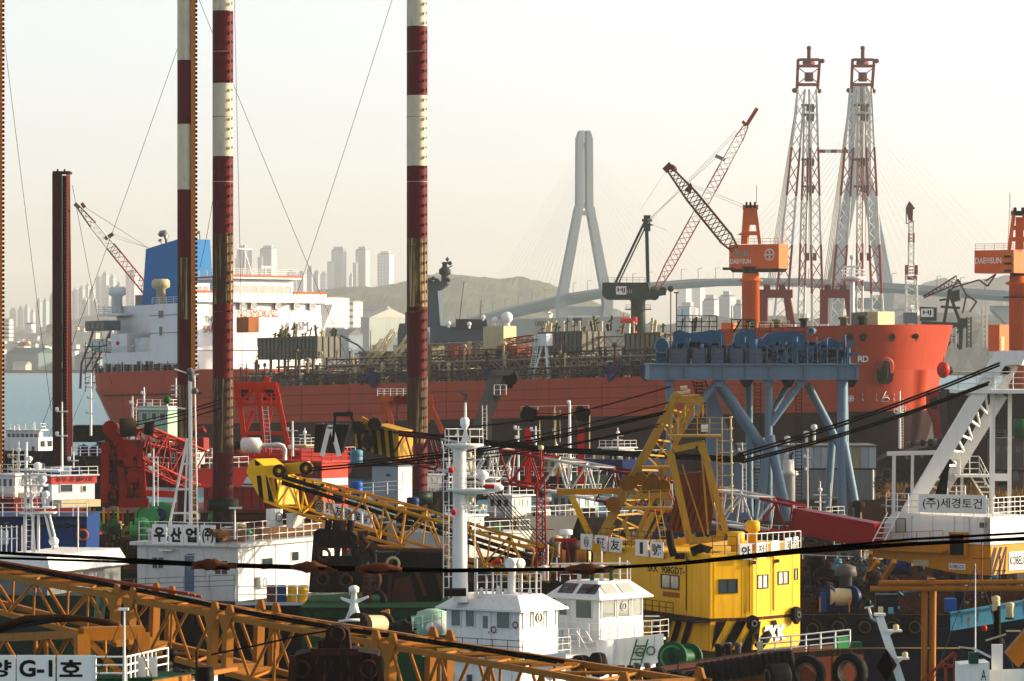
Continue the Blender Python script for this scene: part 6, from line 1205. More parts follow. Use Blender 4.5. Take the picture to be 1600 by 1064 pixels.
for u, vb, vt, lab, arms in((142, 680, 582, 'tall white mast standing off the tanker stern', ((604, .5), (622, .3), (645, .4))), (97, 740, 627, 'white mast with crossarm in front of the square spud', ((642, .4), (680, .4))), (207, 660, 618, 'white mast with small cage ladder under the tanker stern', ((630, .2), )), (225, 655, 604, 'white pole on the pale green wheelhouse', ((615, .2), ))):mastpost(u, vb, vt, 388 if u!=97 else 292, lab, WHITE, arms, .12 if u!=97 else .09, ladder_=u in(207, ))
Y=375;B=Block(214, 262, 282, 634, 690, Y, 30);t=T('pale_green_boat', 'pale green wheelhouse boat behind the red crane', 'boat', B.base);B.body().build('house', PALEGRN, t);B.body(B.b(640), B.b(637), .3).build('roof_ledge', WHITE, t);railing(t, B.plan(.1, B.h)[:3], .6, WHITE, .03, 2, .9)
for u in(220, 236, 250):B.winL(t, u, 645, u+8, 655, fm=WHITE)
MB().pbox(230, 628, 238, 635, Y+1, .5).build('roof_box', WHITE, t);MB().ball(P(261, 624, Y), .38, 10, 7).build('green_ball', GREEN, t);MB().tube(P(261, 634, Y), P(261, 624, Y), .06, 5).build('ball_post', WHITE, t)
MB().pp([(150, 690), (300, 690), (300, 720), (170, 720)], Y+1, 8).build('hull', DKGREEN, t)
Y=290;bl=hullbox('dark blue work boat with a pink name band along its roof', 'work_boat', -40, 136, 806, Y-4, 9, mat((.02, .11, .28), .5, dirt=.2), cat='boat');B=Block(62, 81, 143, 755, 792, Y, 52);B.body().build('wheelhouse', WHITE, bl);PINK=mat((.60, .12, .12), .5, dirt=.15)
B.body(B.h, B.h+.52, .12).build('name_band', PINK, bl);text(bl, Face(B.right.pt(-.1, B.h, .13), B.right.ux), '중부-준설P2호', .3, .12, B.W*.88, .32, LETTER, bold=.02)
B.winR(bl, 93, 757, 110, 768, fm=WHITE2);B.winR(bl, 125, 760, 130, 768, fm=WHITE2);B.winL(bl, 66, 760, 76, 770, fm=WHITE);MB().hexa(B.plan(.25, B.h+.52)+B.plan(.25, B.h+.6)).build('roof', WHITE2, bl);railing(bl, B.plan(.15, B.h+.6)[:3], .55, WHITE, .025, 2, .8)
B3=Block(78, 96, 153, 781, 792, Y-2, 52);B3.body().build('engine_box', CREAM, bl);railing(bl, [P(-40, 806, Y-4), P(136, 806, Y-4)], .9, WHITE, .03, 3, 1.0);MB().torus(P(129, 835, Y-4.2), .34, .09, (0, 1, 0), 16, 7).build('lifebuoy', CORAL, bl);MB().lathe(P(106, 821, Y-4.05), [(.16, 0), (.16, .05)], 12, (0, -1, 0)).build('porthole', BLACK, bl)
MB().pbox(6, 815, 14, 822, Y-4.1, .1).build('name_plate', GREY, bl)
for u, c, lab in((88, BRBLUE, 'bright blue tank on the pink-banded boat roof'), (120, BLUE, 'dark blue tank on the pink-banded boat roof')):t=T('roof_tank', lab, 'tank', P(u, 742, Y+2));MB().lathe(P(u-8, 738, Y+2), [(.2, 0), (.33, .08), (.33, .66), (.2, .74)], 12, (1, 0, 0)).build('shell', c, t);MB().pbox(u-7, 742, u+7, 746, Y+1.8, .4).build('cradle', GREY, t)
Y=242;rb_=T('patrol_boat', 'white boat with a busy radar mast tower and a flat white canopy', 'boat', P(60, 890, Y))
def wbar(p, a, b, w=.09, d=0.0, m=WHITE, name='mast_leg'):return MB().tube(P(*a, Y+d), P(*b, Y+d), w, 6).build(name, m, p)
for d in(0, .9):wbar(rb_, (38, 862), (41, 706), .10, d);wbar(rb_, (54, 862), (46, 730), .08, d)
for v0, u0, u1 in((733, 18, 92), (757, 34, 70), (792, 34, 82), (800, 30, 84)):MB().pbox(u0, v0, u1, v0+2.2, Y-.6, 1.8).build('mast_platform', WHITE, rb_)
railing(rb_, [P(34, 792, Y-.5), P(82, 792, Y-.5)], .55, WHITE, .022, 2, .5);railing(rb_, [P(34, 757, Y-.5), P(70, 757, Y-.5)], .4, WHITE, .022, 2, .5)
for a, b in(((52, 802), (50, 860)), ((60, 802), (60, 860)), ((70, 800), (84, 858)), ((76, 800), (90, 856)), ((38, 770), (54, 800)), ((54, 770), (38, 800)), ((41, 706), (41, 690))):wbar(rb_, a, b, .085)
for u, v, r in((59, 727, .25), (66, 748, .28), (72, 771, .22), (84, 845, .30), (46, 716, .18), (62, 762, .16)):q=MB();q.ball(P(u, v, Y-.3), r, 10, 7, (1, 1, .9));q.lathe(P(u, v, Y-.3)-UP*r*1.3, [(r*.5, 0), (r*.5, r*.6)], 8);q.build('radar_dome', WCLEAN, rb_)
for a, b, w in(((20, 733), (92, 736), .14), ((36, 742), (72, 741), .08)):MB().bar(P(*a, Y-.8), P(*b, Y-.8), w, .1).build('radar_scanner', WHITE, rb_)
for u, v in((30, 724), (52, 700), (36, 745), (80, 786), (44, 782), (64, 790)):MB().box(P(u, v, Y-.5), (.16, .16, .26)).build('lamp', GREY if u%3 else WHITE2, rb_)
ladder(rb_, P(46, 862, Y-.6), P(46, 735, Y-.6), .34, WHITE, .02, step=.3)
B=Block(-40, 78, 172, 866, 892, Y-4, 18);q=MB();q.hexa(B.plan(.1, -.1)+B.plan(-.35, .85));q.build('canopy', WHITE, rb_);MB().hexa(B.plan(-.3, -1.9)+B.plan(-.3, -.1)).build('cabin', mat((.3, .31, .31), .6, dirt=.2), rb_)
for u in(100, 128, 150, 60):MB().bar(P(u, 893, Y-4), P(u-5, 925, Y-4), .09).build('canopy_post', WHITE, rb_)
MB().hexa(B.plan(.1, -.16)+B.plan(.1, -.09)).build('canopy_edge', GREY, rb_)
for k in range(5):wbar(rb_, (2+k*8, 862), (2+k*8, 820), .03, 1);
wbar(rb_, (0, 824), (28, 822), .035, 1, name='rail');wbar(rb_, (0, 842), (28, 840), .035, 1, name='rail');MB().pbox(0, 828, 12, 850, Y+1.2, .2).build('dodger', mat((.4, .5, .6), .6), rb_)
wbar(rb_, (122, 870), (122, 790), .04, 0, name='whip_aerial')
MB().pp([(-60, 930), (150, 930), (130, 1100), (-60, 1100)], Y-4, 7).build('hull', DKGREEN, rb_)
Y=258;am=T('a_frame_mast', 'tall white three-legged mast with ladder rungs in front of the striped legs', 'mast', P(285, 830, Y))
for a, b, w in(((297, 574), (298, 835), .13), ((293, 684), (262, 832), .09), ((293, 690), (288, 832), .075), ((304, 585), (309, 835), .055)):wbar(am, a, b, w)
for v in(724, 764, 801):k=(v-684)/148;wbar(am, (293-31*k, v), (298, v), .07, name='crossbar')
for k in range(12):wbar(am, (298, 700+k*11), (309, 700+k*11), .028, name='rung')
for a, b in(((273, 576), (298, 584)), ((297, 580), (313, 575)), ((297, 585), (310, 584)), ((275, 620), (275, 590)), ((275, 636), (290, 638))):wbar(am, a, b, .05, name='crossarm')
q=MB();q.ball(P(297, 580, Y-.1), .25, 8, 6);q.ball(P(299, 590, Y-.1), .22, 8, 6);q.ball(P(305, 610, Y), .2, 8, 6);q.build('lamp', GREY, am)
for v in(602, 608, 616):MB().bar(P(267, v, Y), P(278, v, Y), .05, .08).build('vane', WHITE2, am)
# white work ship with four lettered boards
Y=255;us=hullbox('dark hull of the white workship with four lettered boards on its roof', 'work_ship', 148, 560, 942, Y-2, 16, BLK2, cat='work ship')
us['label']='white workship with four lettered boards on its railed roof'
SHW=mat((.62, .63, .62), .5, var=.08, dirt=.2, rust=.25, scale=.8)
B=Block(208, 372, 520, 854, 940, Y, 24);B.body().build('house', SHW, us);MB().hexa(B.plan(.35, B.h)+B.plan(.35, B.h+.22)).build('roof_deck', WHITE2, us)
for u0, v0, u1, v1 in((233, 873, 251, 890), (335, 876, 355, 897)):B.winL(us, u0, v0, u1, v1, fm=WHITE2, mull=1)
B.winL(us, 290, 866, 301, 868, fm=WHITE2);door(us, B.left, B.la(286), B.b(925), .62, 2.2, mat((.2, .3, .42), .5));B.winL(us, 287, 874, 299, 893, fm=WHITE2)
for u0, v0, u1, v1 in((404, 876, 419, 893), (446, 870, 456, 884)):B.winR(us, u0, v0, u1, v1, fm=WHITE2)
for u in(394, 424, 470):slab(MB(), B.right, B.ra(u), 0, B.ra(u)+.05, B.h, 0, .04).build('plate_seam', WHITE2, us)
ac=slab(MB(), B.right, B.ra(396), B.b(921), B.ra(396)+1.6, B.b(904), 0, .35).build('air_conditioner', WHITE2, us);MB().torus(B.right.pt(B.ra(396)+.55, B.b(912.5), .36), .25, .03, B.right.n, 14, 4).build('fan_ring', GREY, ac)
slab(MB(), B.left, B.la(249), B.b(862), B.la(270), B.b(859.5), .1, .5).build('flood_lamp', WHITE, us);MB().bar(P(256, 856, Y-.5), P(256, 860, Y-.5), .06).build('lamp_arm', WHITE2, us)
R0=[B.left.pt(B.la(u), B.h+.22, .1)for u in(212, 372)]
railing(us, [R0[0], R0[1], B.right.pt(B.W, B.h+.22, .1)], 1.25, WHITE, .03, 3, 1.1)
for u, s in((237, '우'), (264, '산'), (289, '업'), (316, '(주)')):
 sb_=slab(MB(), B.left, B.la(u), B.b(852), B.la(u+24), B.b(820), .32, .38).build('sign_board', WCLEAN, us);text(sb_, Face(B.left.pt(B.la(u), B.b(852), .38), B.left.ux), s, .12, .16, 24/S(Y)/B.ct-.24, .92, LETTER, bold=.05)
for k, (z, v0)in enumerate(((.5, 0), (.75, 0), (.95, 0))):MB().tube(B.right.pt(-1.2, B.h+z, -.6-k*.3), B.right.pt(B.W, B.h+z*.9, -.6-k*.3), .17, 8).build('timber_spar', WOOD, us)
rg=random.Random(31)
for k in range(16):
 p=B.left.pt(.4+rg.random()*(B.L-.8), B.h+.22, -.5-rg.random()*2.5);c=[WHITE2, GREY, RUSTY, LTGREEN, CREAM][k%5];s_=.25+rg.random()*.4
 MB().box(p+UP*s_/2, (s_*1.4, s_, s_), rg.random()).build('roof_locker', c, us)if k%2 else MB().lathe(p, [(s_*.4, 0), (s_*.4, s_*1.3), (s_*.7, s_*1.4), (s_*.5, s_*1.8)], 9).build('roof_vent', c, us)
B4=Block(415, 430, 441, 795, 822, Y+4, 40);t=T('air_unit', 'white boxed air unit catching the sun on the workship roof', 'air unit', B4.base);B4.body().build('casing', WHITE, t);MB().torus(B4.right.pt(B4.W*.5, B4.h*.55, .02), .28, .03, B4.right.n, 14, 4).build('fan_ring', GREY, t)
B4=Block(447, 458, 472, 803, 824, Y+4, 40);t=T('deck_locker', 'plain white locker next to the boxed air unit', 'locker', B4.base);B4.body().build('casing', WHITE2, t);MB().hexa(B4.plan(.05, B4.h)+B4.plan(.05, B4.h+.06)).build('lid', WHITE2, t)
t=mastpost(367, 842, 793, Y-1, 'white pole with a flat searchlight bar on the workship roof', WHITE, (), .07);MB().bar(P(358, 793, Y-1), P(378, 793, Y-1), .12, .12).build('light_bar', WHITE2, t)
q=MB();q.hexa([P(368, 945, Y-5), P(548, 945, Y-5), P(548, 945, Y-.5), P(368, 945, Y-.5), P(368, 940, Y-5), P(548, 940, Y-5), P(548, 940, Y-.5), P(368, 940, Y-.5)]);q.build('side_deck', WHITE2, us);railing(us, [P(368, 940, Y-4.9), P(495, 941, Y-4.9), P(546, 937, Y-4.9)], .95, WHITE, .03, 2, 1.3)
railing(us, [P(170, 930, Y-3.5), P(366, 922, Y-3.5)], .95, GREY, .025, 3, 1.4)
for k, (u, c, lab)in enumerate(((424, mat((.22, .12, .10), .7, rust=.3), 'rust brown oil drum, first in the row of drums'), (440, mat((.02, .15, .30), .5, dirt=.2), 'blue oil drum between a brown and a yellow one'), (457, YELLOW, 'yellow oil drum touching the blue one'), (473, YELLOW, 'yellow oil drum at the end of the drum row'))):
 t=T('oil_drum', lab, 'drum', P(u, 940, Y-3.5), 'oil drums on the side deck');b0=P(u, 939.5, Y-3.5);MB().lathe(b0, [(.29, 0), (.31, .03), (.29, .06), (.29, .34), (.31, .37), (.29, .40), (.29, .68), (.31, .71), (.29, .74), (.29, .96), (.31, 1.0), (.26, 1.0)], 16).build('shell', c, t);MB().lathe(b0+V((.1, -.1, 1.0)), [(.05, 0), (.05, .03)], 8).build('bung', DARKST, t)
for u in(402, 538):MB().tube(P(u, 1000, Y-4.8), P(u, 945, Y-4.8), .14, 8).build('deck_post', WHITE2, us)
MB().path([P(520, 948, Y-4.8), P(532, 950, Y-4.8), P(537, 960, Y-4.8), P(538, 975, Y-4.8)], .06, 6).build('pipe_bend', WHITE2, us)
Y=344;t=T('winch', 'light green rope winch with a big round guard behind the white mast', 'winch', P(236, 820, Y))
for du in(0, 22):MB().tube(P(228+du, 806, Y-.3+du*.05), P(232+du, 806, Y+.1+du*.05), .1*11 if du==0 else 1.2, 22).build('flange', LTGREEN, t)
MB().tube(P(230, 806, Y), P(252, 806, Y+1), .7, 16).build('drum', BLUE, t);MB().pbox(226, 810, 262, 826, Y+.4, .8).build('base', LTGREEN, t);MB().box(P(250, 800, Y-.4), (.5, .4, .6)).build('motor', BLUE, t);MB().torus(P(230, 806, Y-.35), .85, .06, (0.1, 1, 0), 20, 5).build('brake_band', GREEN, t)
for k, (u, v, w, h, c, lab)in enumerate(((150, 822, 14, 22, LTGREEN, 'low light green machine box by the blue boat'), (175, 826, 20, 26, GREEN, 'green machine bed with a yellow hook post'), (200, 832, 16, 18, mat((.5, .45, .1), .6), 'dull yellow pump box behind the lettered boards'), (300, 806, 20, 14, CREAM, 'cream reel box beside the mast foot'), (330, 830, 24, 16, RUSTY, 'rusty anchor chain box on the workship side'))):
 t=T('deck_machine', lab, 'machine', P(u, v+h/2, 343));c0=P(u, v, 343);MB().box(c0, (w/17.2, .8, h/17.2*.6), .4).build('bed', c, t);MB().box(c0+V((.1, -.1, h/48)), (w/32, .5, h/48), .7).build('housing', c, t);MB().tube(c0+V((-.2, -.4, 0)), c0+V((.3, -.6, .1)), .16, 10).build('drum', DARKST, t)
for k in range(9):
 u=140+k*7.4;t=T('fence_panel', f'yellow barred guard post number {["one", "two", "three", "four", "five", "six", "seven", "eight", "nine"][k]} in the row behind the blue boat', 'guard post', P(u, 820, 344), 'yellow guard posts');MB().bar(P(u, 818, 344), P(u, 792+(k%3)*2, 344), .17, .17).build('post', [YELLOW, ORANGE, GREEN][k%3], t);MB().bar(P(u, 800, 344), P(u+6.5, 800, 344), .1, .07).build('rail', YELLOW, t)
 # dark clamshell grabs
Y=236;GR=mat((.022, .012, .009), .75, var=.4, dirt=.3, rust=.35, scale=2, rcol=(.05, .022, .012));GRL=mat((.16, .075, .045), .7, var=.3, dirt=.3, rust=.3, scale=2)
def gb(t, pts, d, dep, m=GR, name='plate'):return MB().pp(pts, Y+d, dep).build(name, m, t)
g1=T('clamshell_grab', 'dark rusty grab frame with round openings beside the lettered workship', 'grab', P(525, 925, Y))
gb(g1, [(490, 830), (498, 826), (548, 828), (558, 838), (560, 856), (488, 856)], 0, 1.2, name='head')
gb(g1, [(488, 856), (504, 856), (500, 925), (482, 925)], 0, .8, name='side_plate');gb(g1, [(522, 856), (532, 856), (530, 870), (522, 870)], 0, .8);gb(g1, [(548, 856), (562, 856), (570, 925), (556, 925)], 0, .8, name='side_plate');gb(g1, [(500, 868), (556, 868), (558, 925), (498, 925)], .3, .5, name='jaw')
for u, v in((506, 866), (504, 904), (540, 906)):MB().torus(P(u, v, Y-.1), .34, .09, (0.2, 1, 0), 18, 6).build('eye_ring', GRL, g1)
for u in(512, 524, 534, 547):MB().tube(P(u, 828, Y+.2), P(u+2, 812, Y+.2), .2, 8).build('sheave_lug', GR if u%3 else GRL, g1)
MB().pp([(558, 830), (574, 828), (577, 833), (572, 839), (560, 838)], Y, .5).build('arm', GRL, g1)
for k, (u, v)in enumerate(((570, 872), (577, 905), (586, 940))):MB().torus(P(u, v, Y), .62, .17, (0.5, 1, 0), 20, 8).build('hose_loop', GRL if k==1 else GR, g1)
for a, b in(((562, 860), (582, 845)), ((556, 845), (600, 858)), ((575, 900), (580, 965)), ((568, 915), (575, 970))):MB().bar(P(*a, Y), P(*b, Y), .22).build('link', GRL, g1)
MB().path([P(566, 838, Y), P(575, 848, Y-.3), P(570, 858, Y-.2), P(560, 866, Y)], .16, 7).build('hose', GRL, g1)
g2=T('clamshell_grab', 'massive dark grab shell under the yellow lattice boom', 'grab', P(645, 945, Y));gb(g2, [(592, 946), (598, 900), (612, 874), (628, 858), (692, 858), (694, 930), (680, 950)], 1.0, 2.0, name='shell');gb(g2, [(610, 946), (616, 905), (640, 900), (652, 946)], .7, .4, GRL, 'wear_plate')
for a, b in(((650, 892), (665, 930)), ((684, 896), (692, 928)), ((612, 874), (606, 946)), ((628, 858), (690, 860))):MB().bar(P(*a, Y+.8), P(*b, Y+.8), .18, .2).build('rib', GRL, g2)
q=MB();q.torus(P(614, 880, Y+.8), .35, .08, (0, 1, 0), 16, 6);q.build('eye_ring', CREAM, g2)
hullbox('black pontoon deck below the dark grabs', 'pontoon', 470, 705, 948, 232, 12, DECKG)
t=T('fairlead_post', 'white roller fairlead post with outstretched arms on the workship bow', 'fairlead', P(553, 968, 228));q=MB();q.lathe(P(553, 968, 228), [(.5, 0), (.34, .3), (.2, .9), (.16, 1.5), (.28, 1.55), (.28, 1.8), (.12, 1.9)], 12);q.build('post', WHITE, t);MB().prism([P(532, 932, 227.9), P(553, 938, 227.9), P(575, 930, 227.9), P(576, 933, 227.9), P(553, 945, 227.9), P(533, 936, 227.9)], (0, .3, 0)).build('arm', WHITE, t)
for k in range(4):a=k*1.57+.6;c=P(553, 968, 228);MB().bar(c+V((math.cos(a)*.55, math.sin(a)*.55, 0)), c+UP*1.1, .06).build('strut', WHITE, t)
t=T('rope_winch', 'winch with a pale rope drum behind the fairlead post', 'winch', P(590, 985, 226));MB().tube(P(566, 975, 226), P(596, 975, 227.5), .52, 18).build('drum', CREAM, t);MB().tube(P(558, 976, 225.6), P(566, 976, 226), .68, 18).build('flange', DKRUST, t);MB().tube(P(596, 975, 227.5), P(600, 975, 227.8), .68, 18).build('flange', DKRUST, t);MB().path([P(530, 980, 224), P(530, 970, 224), P(545, 968, 224), P(562, 968, 224)], .08, 7).build('pipe_rail', WHITE, t)
t=T('hose_reel', 'small yellow machine cover next to the rope winch', 'machine', P(602, 975, 230));MB().pp([(593, 975), (595, 955), (608, 952), (610, 972)], 230, .8).build('cover', YEL2, t);MB().box(P(600, 978, 230), (.8, .8, .3)).build('base', DKRUST, t)
t=T('windlass', 'dark rusty windlass with a fat horizontal barrel ahead of the white tug', 'windlass', P(640, 1000, 222));MB().tube(P(645, 996, 222), P(690, 997, 222), .36, 14).build('barrel', DKRUST, t);MB().pp([(600, 1000), (610, 975), (632, 968), (648, 985), (650, 1003)], 222, 1.4).build('frame', GR, t);MB().tube(P(615, 985, 221.8), P(640, 985, 222), .45, 14).build('gypsy', GR, t)
for k in range(5):MB().torus(P(612+k*9, 978+(k%2)*9, 221.7), .16, .05, (1, k, 0), 10, 5).build('chain_link', DKRUST, t)
t=T('green_boat_house', 'pale green rounded cabin just behind the white tug', 'cabin', P(672, 990, 221));MB().lathe(P(676, 990, 222), [(.9, 0), (.92, .9), (.8, 1.2), (.3, 1.35)], 14).build('dome', PALEGRN, t);MB().box(P(662, 975, 222), (1.0, 1.0, .9), .5).build('locker', PALEGRN, t);railing(t, [P(645, 985, 220), P(690, 975, 220)], .7, WHITE, .025, 2, .6);MB().ball(P(684, 980, 220.5), .55, 10, 7, (1.2, 1, .7)).build('buoy', WHITE2, t)
# yellow crane house, A-frame and lattice boom
Y=240;yc=T('crane_barge', 'yellow crane barge house with tall tan A-frame and black hazard stripes', 'crane', P(1130, 1030, Y))
YG=mat((.82, .54, .012), .4, var=.10, dirt=.22, rust=.22, scale=1.0, zs=.14, bump=.12, rcol=(.28, .12, .015));YGL=YG
def polyface(u0, Y0, u1, Y1):
 a, b=P(u0, 1012, Y0), P(u1, 1012, Y1);a.z=b.z=0;return Face(a, (b-a)), (b-a).length
zt, zw, zs, zb_=P(0, 868, Y).z, P(0, 963, Y).z, P(0, 968, Y).z, P(0, 1014, Y).z
PL=[(930, 252), (1110, 238.5), (1177, 239.6), (1247, 243.2), (1250, 247)]
def plan_at(z, o=0):
 pts=[V((P(u, 0, yy).x, yy-(o if i<3 else 0), z))for i, (u, yy)in enumerate(PL)];return pts+[V((pts[-1].x-.3, 256, z)), V((pts[0].x, 258, z))]
def ring(z0, z1, name, m, o=0, par=None):return MB().prism(plan_at(z0, o), (0, 0, z1-z0)).build(name, m, par or yc)
ring(zw, zt, 'house', YG);ring(zs, zw, 'rust_band', mat((.14, .06, .03), .8, var=.4, dirt=.3, rust=.4), -.03);ring(zb_, zs, 'skirt', YG, -.06);ring(zt, zt+.16, 'roof_deck', YELLOW, .12)
FL, LL=polyface(*PL[0], *PL[1]);FM, LM=polyface(*PL[1], *PL[2]);FR, LR=polyface(*PL[2], *PL[3])
def zz(v):return H-(v-VH)*Y/F
def fa(f, u):
 lo, hi=-5.0, 12.0
 for _ in range(40):
  m_=(lo+hi)/2;p=f.pt(m_, 0);
  if UC+F*p.x/p.y<u:lo=m_
  else:hi=m_
 return lo
def fwin(f, u0, v0, u1, v1, **k):return window(yc, f, fa(f, u0), zz(v1), fa(f, u1)-fa(f, u0), zz(v0)-zz(v1), **k)
DKF=mat((.10, .08, .05), .6)
fwin(FL, 1034, 903, 1061, 923, fm=DKF, gm=GLASS2, mull=1);fwin(FM, 1124, 904, 1151, 923, fm=DKF, mull=1);fwin(FR, 1184, 899, 1199, 918, fm=DKF, gm=GLASS2, mull=1);fwin(FR, 1216, 896, 1231, 914, fm=DKF, gm=GLASS2, mull=1);fwin(FR, 1241.5, 892, 1245.5, 909, fm=DKF, t=.03)
door(yc, FL, fa(FL, 1092), zz(964), fa(FL, 1108.5)-fa(FL, 1092), zz(906)-zz(964), mat((.62, .66, .66), .5, rust=.2))
slab(MB(), FL, fa(FL, 1036), zz(937), fa(FL, 1062), zz(929), 0, .02).build('rust_patch', mat((.45, .22, .03), .7), yc)
for f, us_ in((FL, (1016, 1066, 1086)), (FM, (1116, 1160)), (FR, (1182, 1204, 1238))):
 for u in us_:slab(MB(), f, fa(f, u)-.02, zw+.05, fa(f, u)+.02, zt-.05, 0, .018).build('wall_seam', YG, yc)
text(yc, FL, 'SKK  908GDT-1', fa(FL, 1012), zz(900), fa(FL, 1087)-fa(FL, 1012), .42, mat((.05, .04, .02), .6), bold=.03)
def stripe(f, pts):q=MB();fprism(q, f, [(a, b)for a, b in pts], .07, .085);q.build('hazard_stripe', BLACK, yc)
hS=zs-zb_
for f, L_, a0, n_ in((FL, LL, fa(FL, 1022)-.6, 4), (FM, LM, -.75, 3)):
 for k in range(n_):
  a=a0+k*1.32;c=lambda x:max(0, min(L_, x));stripe(f, [(c(a), zb_), (c(a+.7), zb_), (c(a+1.75), zs), (c(a+1.05), zs)])
for pts in(((.0, .9), (.35, .2), (.65, 1.62), (.2, 1.62)), ((1.75, 1.62), (2.2, 1.62), (2.62, .75), (2.62, .25))):stripe(FR, [(a, zb_+b)for a, b in pts])
text(yc, FR, 'SKK', fa(FR, 1193), zb_+.42, fa(FR, 1226)-fa(FR, 1193), .92, LETWHT, d=.1, bold=.05)
for f, u, v in((FM, 1173, 972), (FR, 1238, 964)):q=MB();q.prism([f.pt(fa(f, u)+a, zz(v)+b, .12)for a, b in((-.35, -.2), (0, -.55), (.35, -.2), (.3, .35), (0, .48), (-.3, .35))], f.n*.3);q.build('towing_lug', BLACK, yc);MB().torus(f.pt(fa(f, u), zz(v), .45), .16, .05, f.n, 14, 5).build('lug_eye', GREY, yc)
MB().path([FR.pt(-.2, zb_+.2, .5), FR.pt(.15, zb_+.55, .6), FR.pt(.75, zb_+.85, .5)], .28, 8).build('fender_log', BLACK, yc)
railing(yc, [FL.pt(fa(FL, u), zz(968), .9)for u in(1008, 1108)], .95, BLACK, .025, 3, .9);slab(MB(), FL, 0, zz(970), LL, zz(967), 0, 1.0).build('side_walk', DKRUST, yc)
def board(f, u0, v0, u1, v1, s, d=.25, m=None):
 a0, a1=fa(f, u0), fa(f, u1);o=slab(MB(), f, a0, zz(v1), a1, zz(v0), d-.05, d).build('sign_board', m or WCLEAN, yc)
 if s:w, h=a1-a0, zz(v0)-zz(v1);p_=.37 if s=='1' else .14;text(o, Face(f.pt(a0, zz(v1), d), f.ux), s, w*p_, h*.14, w*(1-2*p_), h*.72, LETTER, bold=.02)
 return o
lb=board(FL, 913, 849, 931, 874, None);lf=Face(FL.pt(fa(FL, 922), zz(861.5), .26), FL.ux);q=MB();q.torus(lf.pt(0, 0), .30, .02, lf.n, 24, 4);q.torus(lf.pt(0, -.03), .19, .018, lf.n, 20, 4)
for k in range(3):a=1.57+k*2.094;q.bar(lf.pt(0, -.03), lf.pt(math.cos(a)*.14, math.sin(a)*.14-.03), .03, .02, lf.n)
q.build('emblem', LETTER, lb)
board(FL, 935, 849, 954, 874, '興');board(FL, 957, 850, 977, 874, '友');board(FL, 998.5, 850, 1018, 876, '1');board(FL, 1022, 851, 1042, 876, '號')
railing(yc, [FL.pt(fa(FL, u), zt+.16, .15)for u in(905, 1050)], 1.0, DARKST, .02, 3, .8)
for u0, v0, u1, v1, s in((1153, 848, 1172, 872, '안'), (1177, 847, 1190, 871, '전')):board(FM if u1<1176 else FR, u0, v0, u1, v1, s)
for u0, v0, u1, v1, s in((1200, 845, 1212, 869, None), (1222, 842, 1232, 866, '제'), (1235, 841, 1242, 865, '일')):board(FR, u0, v0, u1, v1, s)
railing(yc, [FM.pt(fa(FM, 1152), zt+.16, .18), FR.pt(0, zt+.16, .18), FR.pt(LR, zt+.16, .18)], 1.15, WHITE, .03, 2, .55)
railing(yc, [FM.pt(fa(FM, 1112), zt+.16, .1), FM.pt(fa(FM, 1150), zt+.16, .1)], 1.0, BLACK, .02, 2, .8)
q=MB();q.lathe(P(1150, 862, Y+2), [(.3, -.4), (.3, .35), (.50, .4), (.50, 1.15), (.42, 1.2)], 18);q.build('mushroom_vent', YELLOW, yc);q=MB();q.lathe(P(1176, 862, Y+3), [(.28, -.4), (.28, 1.2), (.42, 1.25), (.42, 1.75), (.3, 1.85)], 16);q.build('mushroom_vent', YELLOW, yc)
for f, u in((FL, 1114), (FM, 1170), (FR, 1208)):MB().bar(f.pt(fa(f, u), zt-.1, .05), f.pt(fa(f, u), zw+.3, .05), .05).build('conduit', DKF, yc);MB().box(f.pt(fa(f, u)+.3, zt-.35, .1), (.22, .18, .2)).build('wall_lamp', GREY, yc)
q=MB();q.path([P(1080, 862, Y), P(1095, 856, Y), P(1108, 858, Y), P(1104, 872, Y)], .28, 8);q.build('dark_hose', BLACK, yc);MB().path([P(1053, 868, Y+1), P(1048, 850, Y+1), P(1045, 828, Y+1)], .22, 8).build('exhaust_hose', DKRUST, yc)
for u, v in((1090, 866), (1118, 866), (1132, 868), (1062, 868)):MB().box(P(u, v, Y+1), (.5, .5, .35), u).build('roof_locker', DKRUST if u%4 else TANYEL, yc)
Y=248
def ab(a, b, w, d0=0.0, d1=None, h=None, m=TANYEL, name='frame_leg'):d1=d0 if d1 is None else d1;return MB().bar(P(*a, Y+d0), P(*b, Y+d1), w, h or w, yv).build(name, m, yc)
ab((932, 852), (1059, 614), .52, 4, 5, .6);ab((985, 860), (1078, 640), .26, 8, 7, .4)
ab((1047, 703), (1078, 848), .42, 1, 1, .45);ab((1096, 688), (1137, 842), .36, 1, 1, .45);ab((1050, 702), (1098, 692), .36, 1, 1, .45, name='head_beam');ab((1076, 846), (1138, 838), .38, 1, 1, .45, name='sill_beam')
MB().prism([P(1085, 692, Y+.7), P(1098, 690, Y+.7), P(1112, 720, Y+.7), P(1104, 722, Y+.7)], (0, .2, 0)).build('gusset', TANYEL, yc);MB().prism([P(1074, 826, Y+.7), P(1092, 842, Y+.7), P(1082, 850, Y+.7), P(1076, 848, Y+.7)], (0, .2, 0)).build('gusset', TANYEL, yc);MB().prism([P(1124, 826, Y+.7), P(1136, 840, Y+.7), P(1118, 841, Y+.7)], (0, .2, 0)).build('gusset', TANYEL, yc)
for a, b, w in(((1066, 725), (1102, 840), .09), ((1096, 703), (1107, 838), .12), ((1100, 720), (1124, 830), .1)):ab(a, b, w, 3, 3, name='inner_bar')
for u, v in((1089, 698), (1106, 836)):MB().lathe(P(u, v, Y+.7), [(.09, 0), (.09, .06)], 10, (0, -1, 0)).build('pin', DARKST, yc)
